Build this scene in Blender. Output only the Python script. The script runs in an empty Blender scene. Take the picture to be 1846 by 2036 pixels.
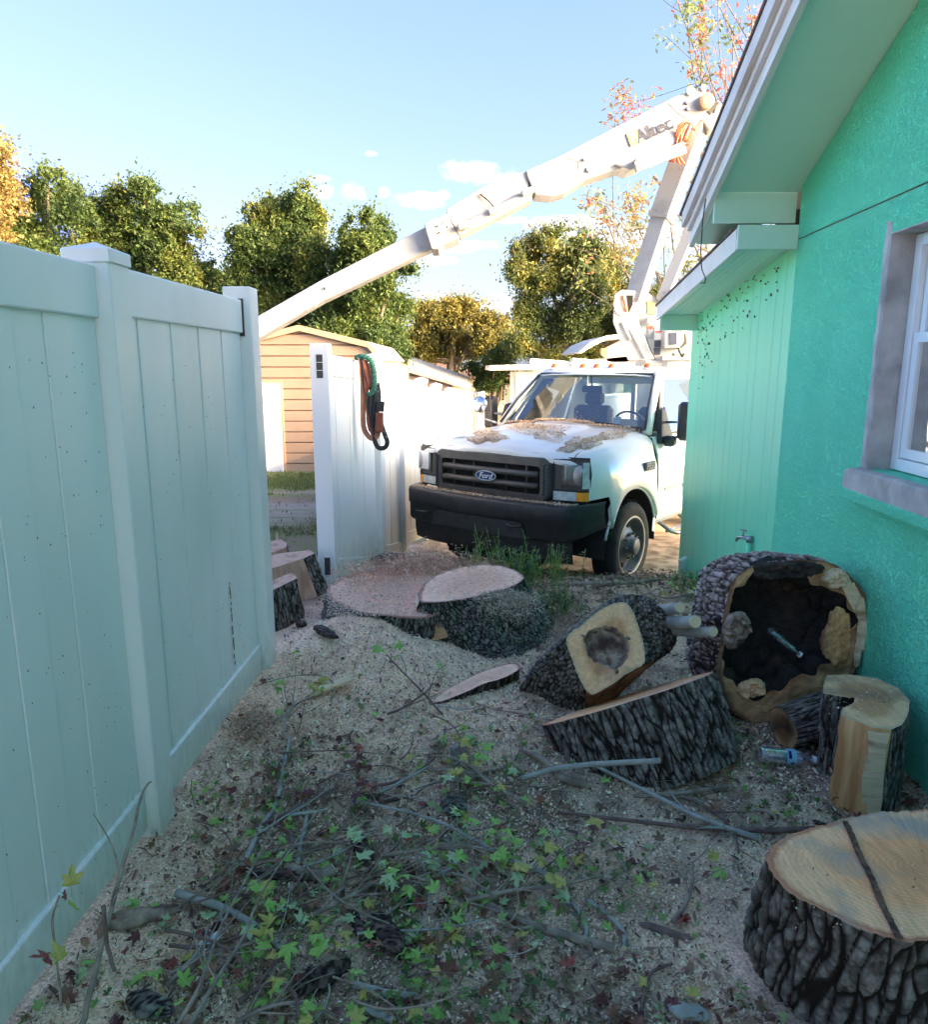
import bpy, math, random
import numpy as np
from mathutils import Vector, Matrix
random.seed(7); rng = np.random.default_rng(7)
SC = bpy.context.scene
PI = math.pi
# ------------------------------------------------------------------ camera, sky, sun, exposure
FPX = 1448.0; PITCH = math.radians(11.25); HC = 1.56
cp, sp = math.cos(PITCH), math.sin(PITCH)
cam = bpy.data.cameras.new('camera'); camo = bpy.data.objects.new('camera', cam)
SC.collection.objects.link(camo); SC.camera = camo
camo.location = (0, 0, HC); camo.rotation_euler = (PI/2-PITCH, 0, 0)
cam.sensor_fit = 'HORIZONTAL'; cam.sensor_width = 36; cam.lens = 36*FPX/1846
cam.clip_start = .05; cam.clip_end = 3000

def ray(x, y):
    u = (x-923)/FPX; v = (y-1018)/FPX
    return Vector((u, cp-v*sp, -sp-v*cp))
def P(x, y, Y):
    d = ray(x, y); return Vector((0, 0, HC))+d*(Y/d.y)
def PZ(x, y, Z=0.):
    d = ray(x, y); return Vector((0, 0, HC))+d*((Z-HC)/d.z)
def wallx(Y, off=0.): return 1.576+.06*Y-off
def PW(x, y, off=0.):                 # ray meets the long wall of the green house
    d = ray(x, y); t = (1.576-off)/(d.x-.06*d.y); return Vector((0, 0, HC))+d*t

SUN_EL, SUN_AZ = 20.0, 112.0          # azimuth clockwise from +Y
sd = Vector((math.sin(math.radians(SUN_AZ))*math.cos(math.radians(SUN_EL)),
             math.cos(math.radians(SUN_AZ))*math.cos(math.radians(SUN_EL)), math.sin(math.radians(SUN_EL))))
sun = bpy.data.lights.new('sun', 'SUN'); suno = bpy.data.objects.new('sun', sun)
SC.collection.objects.link(suno); sun.energy = .75; sun.angle = math.radians(.6); sun.color = (1, .60, .25)
suno.rotation_euler = (-sd).to_track_quat('-Z', 'Y').to_euler(); suno.location = (20, -8, 15)
SC.cycles.max_bounces = 12; SC.cycles.diffuse_bounces = 10; SC.cycles.transparent_max_bounces = 16
SC.view_settings.view_transform = 'Standard'; SC.view_settings.look = 'None'
SC.view_settings.exposure = 3.3; SC.view_settings.gamma = 1; SC.view_settings.use_curve_mapping = False

world = bpy.data.worlds.new('World'); SC.world = world; world.use_nodes = True
wn = world.node_tree; wn.nodes.clear()
def N(nt, t, **k):
    n = nt.nodes.new(t)
    for a, b in k.items():
        setattr(n, a, b)
    return n
def MATH(nt, op, a, b=None, c=None, clamp=False):
    n = nt.nodes.new('ShaderNodeMath'); n.operation = op; n.use_clamp = clamp
    for i, v in enumerate((a, b, c)):
        if v is None: continue
        if hasattr(v, 'links'): nt.links.new(v, n.inputs[i])
        else: n.inputs[i].default_value = v
    return n.outputs[0]
sky = N(wn, 'ShaderNodeTexSky', sky_type='NISHITA', sun_disc=False)
sky.sun_elevation = math.radians(SUN_EL); sky.sun_rotation = math.radians(SUN_AZ)
sky.air_density = 1.0; sky.dust_density = 1.6; sky.ozone_density = 1.0
tc = N(wn, 'ShaderNodeTexCoord'); sx = N(wn, 'ShaderNodeSeparateXYZ')
wn.links.new(tc.outputs['Generated'], sx.inputs[0])
dy = MATH(wn, 'MAXIMUM', sx.outputs[1], .02)
ca = MATH(wn, 'DIVIDE', sx.outputs[0], dy); cb = MATH(wn, 'DIVIDE', sx.outputs[2], dy)
cmb = N(wn, 'ShaderNodeCombineXYZ'); wn.links.new(ca, cmb.inputs[0]); wn.links.new(cb, cmb.inputs[1])
cn = N(wn, 'ShaderNodeTexNoise'); cn.inputs['Scale'].default_value = 26; cn.inputs['Detail'].default_value = 7; cn.inputs['Roughness'].default_value = .6
wn.links.new(cmb.outputs[0], cn.inputs['Vector'])
CL = [(950, 343, 52, 15), (1000, 352, 30, 9), (645, 382, 17, 10), (702, 384, 19, 15), (832, 400, 40, 13), (884, 388, 14, 8), (905, 489, 62, 10),
      (868, 519, 30, 8), (1008, 437, 32, 7), (866, 588, 28, 4), (1150, 446, 75, 14), (738, 306, 10, 4), (1225, 480, 90, 22), (985, 606, 45, 14), (640, 356, 14, 6), (762, 383, 9, 8),
      (1330, 470, 80, 20), (1420, 520, 70, 30)]
acc = None
for (x, y, rx, ry) in CL:
    d = ray(x, y); a0, b0 = d.x/d.y, d.z/d.y
    e1 = MATH(wn, 'MULTIPLY', MATH(wn, 'SUBTRACT', ca, a0), FPX/rx/1.35)
    e2 = MATH(wn, 'MULTIPLY', MATH(wn, 'SUBTRACT', cb, b0), FPX/ry/1.35)
    q = MATH(wn, 'SUBTRACT', 1.0, MATH(wn, 'ADD', MATH(wn, 'MULTIPLY', e1, e1), MATH(wn, 'MULTIPLY', e2, e2)))
    acc = q if acc is None else MATH(wn, 'MAXIMUM', acc, q)
acc = MATH(wn, 'MAXIMUM', acc, -3.0)
den = MATH(wn, 'ADD', acc, MATH(wn, 'MULTIPLY', MATH(wn, 'SUBTRACT', cn.outputs[0], .5), 4.2))
den = MATH(wn, 'MULTIPLY', MATH(wn, 'SUBTRACT', den, -.1), .55, clamp=True)
den = MATH(wn, 'MULTIPLY', den, MATH(wn, 'GREATER_THAN', sx.outputs[1], .1))
mx = N(wn, 'ShaderNodeMix', data_type='RGBA'); wn.links.new(MATH(wn, 'MULTIPLY', den, .75), mx.inputs[0])
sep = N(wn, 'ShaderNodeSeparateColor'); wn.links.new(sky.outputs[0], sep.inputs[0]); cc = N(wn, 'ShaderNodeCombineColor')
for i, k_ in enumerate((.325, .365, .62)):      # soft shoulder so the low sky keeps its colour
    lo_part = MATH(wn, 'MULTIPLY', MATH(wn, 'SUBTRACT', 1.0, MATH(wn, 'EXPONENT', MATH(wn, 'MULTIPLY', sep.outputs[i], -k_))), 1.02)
    wn.links.new(MATH(wn, 'ADD', lo_part, MATH(wn, 'MULTIPLY', MATH(wn, 'MAXIMUM', MATH(wn, 'SUBTRACT', sep.outputs[i], 4.8), 0.0), 2.7)), cc.inputs[i])  # extra gain on the sun-side sky glow, added to brighten the shaded foreground
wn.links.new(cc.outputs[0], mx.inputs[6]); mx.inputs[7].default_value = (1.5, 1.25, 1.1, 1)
CLOUD = mx
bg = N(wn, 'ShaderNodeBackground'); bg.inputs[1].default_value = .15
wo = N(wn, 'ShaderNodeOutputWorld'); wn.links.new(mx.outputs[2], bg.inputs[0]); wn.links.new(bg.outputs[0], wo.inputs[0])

# ------------------------------------------------------------------ numpy noise
def _h(ix, iy, iz, k=0):
    n = (ix.astype(np.int64)*73856093) ^ (iy.astype(np.int64)*19349663) ^ (iz.astype(np.int64)*83492791) ^ (k*2654435)
    n = (n ^ (n >> 13))*1274126177 & 0x7fffffff
    n = (n ^ (n >> 15))*461845907 & 0x7fffffff
    return ((n >> 7) & 0xffff)/65535.0
def vnoise(p):
    p = np.asarray(p, float); i = np.floor(p).astype(int); f = p-i; f = f*f*(3-2*f); r = 0
    for a in (0, 1):
        for b in (0, 1):
            for c in (0, 1):
                w = (f[:, 0] if a else 1-f[:, 0])*(f[:, 1] if b else 1-f[:, 1])*(f[:, 2] if c else 1-f[:, 2])
                r = r+w*_h(i[:, 0]+a, i[:, 1]+b, i[:, 2]+c)
    return r
def fbm(p, o=4):
    r = 0; a = .5; p = np.asarray(p, float)
    for k in range(o): r = r+a*vnoise(p*2**k+k*17.3); a *= .5
    return r
def worley(p):
    p = np.asarray(p, float); i = np.floor(p).astype(int); f1 = np.full(len(p), 9.); f2 = f1.copy(); idv = np.zeros(len(p))
    for a in (-1, 0, 1):
        for b in (-1, 0, 1):
            for c in (-1, 0, 1):
                x, y, z = i[:, 0]+a, i[:, 1]+b, i[:, 2]+c
                d = np.sqrt((x+_h(x, y, z, 1)-p[:, 0])**2+(y+_h(x, y, z, 2)-p[:, 1])**2+(z+_h(x, y, z, 3)-p[:, 2])**2)
                m = d < f1; f2 = np.where(m, f1, np.minimum(f2, d)); idv = np.where(m, _h(x, y, z, 4), idv); f1 = np.where(m, d, f1)
    return f1, f2, idv

# ------------------------------------------------------------------ ground height
GY = [-50, 5, 6.3, 7.0, 8.5, 9.9, 11.8, 13.6, 17, 30, 400]; GZ = [0, 0, -.27, -.42, -.5, -.58, -.68, -.77, -.84, -.95, -1.0]
def ghn(X, Y):
    X = np.asarray(X, float); Y = np.asarray(Y, float)
    z = np.interp(Y, GY, GZ)
    z = z+.195*np.exp(-((X+.52)/.46)**2-((Y-3.88)/.42)**2)+.05*np.exp(-((X+.35)/.6)**2-((Y-3.4)/.5)**2)          # sawdust heaped round the stump
    z = z+.05*np.exp(-((X+.1)/.7)**2-((Y-2.9)/.5)**2)
    near = np.clip(1-(Y-6)/4, 0, 1)
    q = np.stack([X*2.2, Y*2.2, X*0], -1).reshape(-1, 3)
    q2 = np.stack([X*14, Y*14, X*0+5], -1).reshape(-1, 3)
    z = z+(near*((fbm(q, 3).reshape(X.shape)-.45)*.06+(fbm(q2, 3).reshape(X.shape)-.45)*.022))
    return z
_gx, _gy = np.arange(-4, 4.01, .02), np.arange(0, 9.01, .02); _G = ghn(*np.meshgrid(_gx, _gy)); _Gl = _G.tolist()
def gh(x, y):
    if -4 < x < 3.97 and 0 < y < 8.97:
        fx_, fy_ = (x+4)/.02, y/.02; i, j = int(fx_), int(fy_); u, v = fx_-i, fy_-j
        a, b = _Gl[j], _Gl[j+1]; return (a[i]*(1-u)+a[i+1]*u)*(1-v)+(b[i]*(1-u)+b[i+1]*u)*v
    return float(np.interp(y, GY, GZ))
def PG(x, y, dz=0.):                  # ray meets the ground
    Z = 0.
    for _ in range(8):
        q = PZ(x, y, Z); Z = .4*Z+.6*(gh(q.x, q.y)+dz)
    return PZ(x, y, Z)

# ------------------------------------------------------------------ object helpers
W = {}
def link(o): SC.collection.objects.link(o)
def tag(o, label=None, cat=None, group=None, kind=None):
    if label: o['label'] = label
    if cat: o['category'] = cat
    if group: o['group'] = group
    if kind: o['kind'] = kind
    return o
def thing(name, label, cat, loc=(0, 0, 0), rz=0., group=None):
    o = bpy.data.objects.new(name, None); link(o); o.location = loc; o.rotation_euler = (0, 0, rz)
    o.empty_display_size = .1
    W[o.name] = Matrix.Translation(Vector(loc)) @ Matrix.Rotation(rz, 4, 'Z')
    return tag(o, label, cat, group)
def rootof(o):
    while o.parent: o = o.parent
    return o
def mesh_obj(name, verts, faces, mats, parent=None, midx=None, smooth=False, local=False, attrs=None):
    v = np.asarray(verts, float).reshape(-1, 3)
    if parent is not None and not local:
        R = W.get(rootof(parent).name)
        if R is not None:
            Mi = np.array(R.inverted()); v = v @ Mi[:3, :3].T+Mi[:3, 3]
    me = bpy.data.meshes.new(name)
    if isinstance(faces, np.ndarray):
        k = faces.shape[1]; nf = len(faces)
        me.vertices.add(len(v)); me.vertices.foreach_set('co', v.ravel())
        me.loops.add(nf*k); me.loops.foreach_set('vertex_index', faces.ravel().astype(np.int32))
        me.polygons.add(nf); me.polygons.foreach_set('loop_start', np.arange(0, nf*k, k, dtype=np.int32))
        me.polygons.foreach_set('loop_total', np.full(nf, k, dtype=np.int32))
        me.update(calc_edges=True)
    else:
        me.from_pydata([tuple(a) for a in v], [], faces)
    for m in (mats if isinstance(mats, (list, tuple)) else [mats]): me.materials.append(m)
    if midx is not None: me.polygons.foreach_set('material_index', np.asarray(midx, dtype=np.int32))
    if smooth: me.polygons.foreach_set('use_smooth', np.ones(len(me.polygons), dtype=bool))
    if attrs:
        for an, av in attrs.items():
            av = np.asarray(av, float)
            if av.ndim == 2:
                a = me.color_attributes.new(an, 'FLOAT_COLOR', 'POINT')
                c = np.ones((len(v), 4)); c[:, :3] = av[:, :3]; a.data.foreach_set('color', c.ravel())
            else:
                a = me.attributes.new(an, 'FLOAT', 'POINT'); a.data.foreach_set('value', av)
    me.update()
    o = bpy.data.objects.new(name, me); link(o)
    if parent is not None: o.parent = parent
    return o

class MB:
    def __init__(s): s.v = []; s.f = []; s.m = []; s.mi = 0
    def add(s, vs, fs):
        b = len(s.v); s.v += [tuple(x) for x in vs]; s.f += [tuple(i+b for i in f) for f in fs]; s.m += [s.mi]*len(fs); return s
    def box(s, a, b, M=None):
        x0, y0, z0 = a; x1, y1, z1 = b
        vs = [Vector(q) for q in ((x0, y0, z0), (x1, y0, z0), (x1, y1, z0), (x0, y1, z0), (x0, y0, z1), (x1, y0, z1), (x1, y1, z1), (x0, y1, z1))]
        if M is not None: vs = [M @ q for q in vs]
        return s.add(vs, [(0, 3, 2, 1), (4, 5, 6, 7), (0, 1, 5, 4), (1, 2, 6, 5), (2, 3, 7, 6), (3, 0, 4, 7)])
    def bevbox(s, a, b, c=.01, M=None):          # box with chamfered edges
        x0, y0, z0 = a; x1, y1, z1 = b; vs = []; idx = {}
        X = (x0, x1); Y = (y0, y1); Z = (z0, z1); sg = (1, -1)
        for i in (0, 1):
            for j in (0, 1):
                for k in (0, 1):
                    for ax in range(3):
                        q = [X[i]+sg[i]*c, Y[j]+sg[j]*c, Z[k]+sg[k]*c]; q[ax] = (X[i], Y[j], Z[k])[ax]
                        idx[(i, j, k, ax)] = len(vs); vs.append(Vector(q))
        F = []
        for ax in range(3):
            o1, o2 = [t for t in range(3) if t != ax]
            for sgn in (0, 1):
                ring = []
                for (p, q) in ((0, 0), (1, 0), (1, 1), (0, 1)):
                    t = [0, 0, 0]; t[ax] = sgn; t[o1] = p; t[o2] = q; ring.append(idx[(*t, ax)])
                F.append(ring)
        for ax in range(3):
            o1, o2 = [t for t in range(3) if t != ax]
            for (p, q) in ((0, 0), (1, 0), (1, 1), (0, 1)):
                t0 = [0, 0, 0]; t0[o1] = p; t0[o2] = q; t1 = list(t0); t1[ax] = 1
                F.append([idx[(*t0, o1)], idx[(*t1, o1)], idx[(*t1, o2)], idx[(*t0, o2)]])
        for i in (0, 1):
            for j in (0, 1):
                for k in (0, 1): F.append([idx[(i, j, k, 0)], idx[(i, j, k, 1)], idx[(i, j, k, 2)]])
        cen = Vector(((x0+x1)/2, (y0+y1)/2, (z0+z1)/2)); G = []
        for f in F:
            n = (vs[f[1]]-vs[f[0]]).cross(vs[f[2]]-vs[f[0]]); m = sum((vs[i] for i in f), Vector())/len(f)-cen
            G.append(tuple(f) if n.dot(m) > 0 else tuple(reversed(f)))
        if M is not None: vs = [M @ q for q in vs]
        return s.add(vs, G)
    def prism(s, poly, vec):
        n = len(poly); vec = Vector(vec); a = [Vector(q) for q in poly]; b = [q+vec for q in a]
        return s.add(a+b, [tuple(reversed(range(n))), tuple(range(n, 2*n))]+[(i, (i+1) % n, n+(i+1) % n, n+i) for i in range(n)])
    def tube(s, pts, r, n=8, caps=True):
        pts = [Vector(q) for q in pts]; R = r if isinstance(r, (list, tuple)) else [r]*len(pts); vs = []; fs = []
        t = (pts[1]-pts[0]).normalized(); u = t.orthogonal().normalized()
        for i, q in enumerate(pts):
            t = (pts[min(i+1, len(pts)-1)]-pts[max(i-1, 0)]).normalized()
            u = (u-t*u.dot(t)); u = u.normalized() if u.length > 1e-6 else t.orthogonal().normalized(); w = t.cross(u)
            for k in range(n): vs.append(q+(u*math.cos(2*PI*k/n)+w*math.sin(2*PI*k/n))*R[i])
        for i in range(len(pts)-1):
            for k in range(n): fs.append((i*n+k, i*n+(k+1) % n, (i+1)*n+(k+1) % n, (i+1)*n+k))
        if caps: fs += [tuple(reversed(range(n))), tuple(range((len(pts)-1)*n, len(pts)*n))]
        return s.add(vs, fs)
    def beam(s, p0, p1, w0, h0, w1=None, h1=None, roll=0.):
        p0, p1 = Vector(p0), Vector(p1); w1 = w1 or w0; h1 = h1 or h0
        t = (p1-p0).normalized(); u = t.cross(Vector((0, 0, 1))); u = u.normalized() if u.length > 1e-4 else Vector((1, 0, 0)); v = u.cross(t)
        c, d = math.cos(roll), math.sin(roll); u, v = u*c+v*d, v*c-u*d; vs = []
        for q, w, h in ((p0, w0, h0), (p1, w1, h1)):
            for a, b in ((-1, -1), (1, -1), (1, 1), (-1, 1)): vs.append(q+u*a*w/2+v*b*h/2)
        return s.add(vs, [(0, 3, 2, 1), (4, 5, 6, 7), (0, 1, 5, 4), (1, 2, 6, 5), (2, 3, 7, 6), (3, 0, 4, 7)])
    def lathe(s, prof, c=(0, 0, 0), ax='y', n=32):   # prof: (radius, along)
        c = Vector(c); vs = []; fs = []
        for r, a in prof:
            for k in range(n):
                p, q = r*math.cos(2*PI*k/n), r*math.sin(2*PI*k/n)
                vs.append(c+Vector({'y': (p, a, q), 'x': (a, p, q), 'z': (p, q, a)}[ax]))
        for i in range(len(prof)-1):
            for k in range(n): fs.append((i*n+k, i*n+(k+1) % n, (i+1)*n+(k+1) % n, (i+1)*n+k))
        return s.add(vs, fs)
    def grid(s, rows):
        n = len(rows[0]); vs = [q for r in rows for q in r]
        return s.add(vs, [(i*n+j, i*n+j+1, (i+1)*n+j+1, (i+1)*n+j) for i in range(len(rows)-1) for j in range(n-1)])
    def build(s, name, mats, parent=None, smooth=False, local=False, bevel=0, label=None):
        o = mesh_obj(name, s.v, s.f, mats, parent, s.m, smooth, local)
        if bevel:
            b = o.modifiers.new('bevel', 'BEVEL'); b.width = bevel; b.segments = 2; b.limit_method = 'ANGLE'; b.angle_limit = .6
        if label: o['label'] = label
        return o

# ------------------------------------------------------------------ materials
def newmat(name):
    m = bpy.data.materials.new(name); m.use_nodes = True; nt = m.node_tree
    return m, nt, nt.nodes['Principled BSDF']
def pm(name, c1, c2=None, scale=6., rough=.6, bump=0., bscale=40., metal=0., stretch=(1, 1, 1), detail=5., lo=.35, hi=.65, coat=0., spec=.5, c3=None, s3=2., rvar=0.):
    m, nt, b = newmat(name); b.inputs['Roughness'].default_value = rough; b.inputs['Metallic'].default_value = metal
    b.inputs['Specular IOR Level'].default_value = spec; b.inputs['Coat Weight'].default_value = coat; b.inputs['Coat Roughness'].default_value = .08
    tcn = N(nt, 'ShaderNodeTexCoord'); mp = N(nt, 'ShaderNodeMapping'); mp.inputs['Scale'].default_value = stretch
    nt.links.new(tcn.outputs['Object'], mp.inputs[0])
    if c2 is None: b.inputs['Base Color'].default_value = (*c1, 1)
    else:
        no = N(nt, 'ShaderNodeTexNoise'); no.inputs['Scale'].default_value = scale; no.inputs['Detail'].default_value = detail
        nt.links.new(mp.outputs[0], no.inputs[0])
        r = N(nt, 'ShaderNodeValToRGB'); r.color_ramp.elements[0].position = lo; r.color_ramp.elements[1].position = hi
        r.color_ramp.elements[0].color = (*c1, 1); r.color_ramp.elements[1].color = (*c2, 1)
        nt.links.new(no.outputs[0], r.inputs[0]); out = r.outputs[0]
        if c3:
            n3 = N(nt, 'ShaderNodeTexNoise'); n3.inputs['Scale'].default_value = s3; n3.inputs['Detail'].default_value = 6
            nt.links.new(mp.outputs[0], n3.inputs[0]); x = N(nt, 'ShaderNodeMix', data_type='RGBA')
            nt.links.new(MATH(nt, 'MULTIPLY', MATH(nt, 'SUBTRACT', n3.outputs[0], .52), 6, clamp=True), x.inputs[0])
            nt.links.new(out, x.inputs[6]); x.inputs[7].default_value = (*c3, 1); out = x.outputs[2]
        nt.links.new(out, b.inputs['Base Color'])
        if rvar:
            nt.links.new(MATH(nt, 'MULTIPLY_ADD', no.outputs[0], rvar, rough-rvar/2), b.inputs['Roughness'])
    if bump:
        nb = N(nt, 'ShaderNodeTexNoise'); nb.inputs['Scale'].default_value = bscale; nb.inputs['Detail'].default_value = 4
        nt.links.new(mp.outputs[0], nb.inputs[0]); bu = N(nt, 'ShaderNodeBump'); bu.inputs['Strength'].default_value = bump; bu.inputs['Distance'].default_value = .01
        nt.links.new(nb.outputs[0], bu.inputs['Height']); nt.links.new(bu.outputs[0], b.inputs['Normal'])
    return m
def attr_mat(name, attr='col', rough=.85, noise=.25, nscale=60., bump=0., bscale=80., transl=0.):
    m, nt, b = newmat(name); b.inputs['Roughness'].default_value = rough; b.inputs['Specular IOR Level'].default_value = .3
    a = N(nt, 'ShaderNodeAttribute', attribute_name=attr); tcn = N(nt, 'ShaderNodeTexCoord')
    no = N(nt, 'ShaderNodeTexNoise'); no.inputs['Scale'].default_value = nscale; no.inputs['Detail'].default_value = 6; nt.links.new(tcn.outputs['Object'], no.inputs[0])
    x = N(nt, 'ShaderNodeMix', data_type='RGBA', blend_type='MULTIPLY'); x.inputs[0].default_value = 1
    k = MATH(nt, 'MULTIPLY_ADD', no.outputs[0], 2*noise*2, 1-2*noise)
    cx = N(nt, 'ShaderNodeCombineColor')
    for i in range(3): nt.links.new(k, cx.inputs[i])
    nt.links.new(a.outputs['Color'], x.inputs[6]); nt.links.new(cx.outputs[0], x.inputs[7]); nt.links.new(x.outputs[2], b.inputs['Base Color'])
    if bump:
        nb = N(nt, 'ShaderNodeTexNoise'); nb.inputs['Scale'].default_value = bscale; nb.inputs['Detail'].default_value = 5
        nt.links.new(tcn.outputs['Object'], nb.inputs[0]); bu = N(nt, 'ShaderNodeBump'); bu.inputs['Strength'].default_value = bump; bu.inputs['Distance'].default_value = .01
        nt.links.new(nb.outputs[0], bu.inputs['Height']); nt.links.new(bu.outputs[0], b.inputs['Normal'])
    if transl:
        tr = N(nt, 'ShaderNodeBsdfTranslucent'); nt.links.new(x.outputs[2], tr.inputs[0]); ms = N(nt, 'ShaderNodeMixShader'); ms.inputs[0].default_value = transl
        nt.links.new(b.outputs[0], ms.inputs[1]); nt.links.new(tr.outputs[0], ms.inputs[2]); nt.links.new(ms.outputs[0], nt.nodes['Material Output'].inputs[0])
    return m
def bark_mat(name, ridge, ridge2, crack, moss=None, mossamt=.5):
    m, nt, b = newmat(name); b.inputs['Roughness'].default_value = .92; b.inputs['Specular IOR Level'].default_value = .2
    a = N(nt, 'ShaderNodeAttribute', attribute_name='bd'); tcn = N(nt, 'ShaderNodeTexCoord')
    n1 = N(nt, 'ShaderNodeTexNoise'); n1.inputs['Scale'].default_value = 30; n1.inputs['Detail'].default_value = 8; nt.links.new(tcn.outputs['Object'], n1.inputs[0])
    r = N(nt, 'ShaderNodeValToRGB'); r.color_ramp.elements[0].position = .4; r.color_ramp.elements[1].position = .62
    r.color_ramp.elements[0].color = (*ridge, 1); r.color_ramp.elements[1].color = (*ridge2, 1); nt.links.new(n1.outputs[0], r.inputs[0]); out = r.outputs[0]
    if moss:
        n2 = N(nt, 'ShaderNodeTexNoise'); n2.inputs['Scale'].default_value = 7; n2.inputs['Detail'].default_value = 9; nt.links.new(tcn.outputs['Object'], n2.inputs[0])
        x = N(nt, 'ShaderNodeMix', data_type='RGBA'); nt.links.new(MATH(nt, 'MULTIPLY', MATH(nt, 'SUBTRACT', n2.outputs[0], 1-mossamt), 5, clamp=True), x.inputs[0])
        nt.links.new(out, x.inputs[6]); x.inputs[7].default_value = (*moss, 1); out = x.outputs[2]
    x = N(nt, 'ShaderNodeMix', data_type='RGBA'); nt.links.new(MATH(nt, 'MULTIPLY_ADD', a.outputs['Fac'], 2.6, -.55, clamp=True), x.inputs[0])
    x.inputs[6].default_value = (*crack, 1); nt.links.new(out, x.inputs[7]); nt.links.new(x.outputs[2], b.inputs['Base Color'])
    bu = N(nt, 'ShaderNodeBump'); bu.inputs['Strength'].default_value = .8; bu.inputs['Distance'].default_value = .006
    n3 = N(nt, 'ShaderNodeTexNoise'); n3.inputs['Scale'].default_value = 130; n3.inputs['Detail'].default_value = 6; nt.links.new(tcn.outputs['Object'], n3.inputs[0])
    nt.links.new(n3.outputs[0], bu.inputs['Height']); nt.links.new(bu.outputs[0], b.inputs['Normal'])
    return m
def wood_mat(name, rim, sap, heart, stain=(.2, .15, .11), stainamt=.42, streak=(1, 9, 9), rings=26.):
    # cut wood: thin inner-bark rim, sapwood, heartwood, growth rings, saw streaks, stains
    m, nt, b = newmat(name); b.inputs['Roughness'].default_value = .8; b.inputs['Specular IOR Level'].default_value = .25
    a = N(nt, 'ShaderNodeAttribute', attribute_name='rr'); tcn = N(nt, 'ShaderNodeTexCoord'); mp = N(nt, 'ShaderNodeMapping'); mp.inputs['Scale'].default_value = streak
    nt.links.new(tcn.outputs['Object'], mp.inputs[0])
    w = N(nt, 'ShaderNodeTexNoise'); w.inputs['Scale'].default_value = 5; w.inputs['Detail'].default_value = 6; nt.links.new(tcn.outputs['Object'], w.inputs[0])
    s = N(nt, 'ShaderNodeTexNoise'); s.inputs['Scale'].default_value = 9; s.inputs['Detail'].default_value = 8; s.inputs['Roughness'].default_value = .7; nt.links.new(mp.outputs[0], s.inputs[0])
    rr = MATH(nt, 'ADD', a.outputs['Fac'], MATH(nt, 'MULTIPLY', MATH(nt, 'SUBTRACT', w.outputs[0], .5), .22))
    r = N(nt, 'ShaderNodeValToRGB'); cr = r.color_ramp
    cr.elements[0].position = .0; cr.elements[0].color = (*[c*.85 for c in heart], 1); cr.elements[1].position = .97; cr.elements[1].color = (*rim, 1)
    for p_, c_ in ((.55, heart), (.72, sap), (.93, sap)):
        e = cr.elements.new(p_); e.color = (*c_, 1)
    nt.links.new(rr, r.inputs[0])
    ring = MATH(nt, 'SINE', MATH(nt, 'MULTIPLY', MATH(nt, 'ADD', a.outputs['Fac'], MATH(nt, 'MULTIPLY', w.outputs[0], .12)), rings*6.28))
    k = MATH(nt, 'ADD', MATH(nt, 'MULTIPLY', ring, .065), MATH(nt, 'MULTIPLY_ADD', s.outputs[0], 1.1, .42))
    cx = N(nt, 'ShaderNodeCombineColor')
    for i in range(3): nt.links.new(k, cx.inputs[i])
    x = N(nt, 'ShaderNodeMix', data_type='RGBA', blend_type='MULTIPLY'); x.inputs[0].default_value = 1
    nt.links.new(r.outputs[0], x.inputs[6]); nt.links.new(cx.outputs[0], x.inputs[7])
    st = N(nt, 'ShaderNodeTexNoise'); st.inputs['Scale'].default_value = 4.2; st.inputs['Detail'].default_value = 8; mp2 = N(nt, 'ShaderNodeMapping'); mp2.inputs['Location'].default_value = (3, 7, 1)
    nt.links.new(tcn.outputs['Object'], mp2.inputs[0]); nt.links.new(mp2.outputs[0], st.inputs[0])
    y = N(nt, 'ShaderNodeMix', data_type='RGBA'); nt.links.new(MATH(nt, 'MULTIPLY', MATH(nt, 'SUBTRACT', st.outputs[0], 1-stainamt), 7, clamp=True), y.inputs[0])
    nt.links.new(x.outputs[2], y.inputs[6]); y.inputs[7].default_value = (*stain, 1); nt.links.new(y.outputs[2], b.inputs['Base Color'])
    bu = N(nt, 'ShaderNodeBump'); bu.inputs['Strength'].default_value = .5; bu.inputs['Distance'].default_value = .006
    nt.links.new(s.outputs[0], bu.inputs['Height']); nt.links.new(bu.outputs[0], b.inputs['Normal'])
    return m
def glass_mat(name, tint=(1, 1, 1), refl=.1):
    m, nt, b = newmat(name); nt.nodes.remove(b)
    t = N(nt, 'ShaderNodeBsdfTransparent'); t.inputs[0].default_value = (*tint, 1); g = N(nt, 'ShaderNodeBsdfGlossy'); g.inputs['Roughness'].default_value = .02
    fr = N(nt, 'ShaderNodeFresnel'); fr.inputs[0].default_value = 1.5; ms = N(nt, 'ShaderNodeMixShader')
    nt.links.new(MATH(nt, 'ADD', fr.outputs[0], refl, clamp=True), ms.inputs[0]); nt.links.new(t.outputs[0], ms.inputs[1]); nt.links.new(g.outputs[0], ms.inputs[2])
    nt.links.new(ms.outputs[0], nt.nodes['Material Output'].inputs[0]); return m

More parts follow.
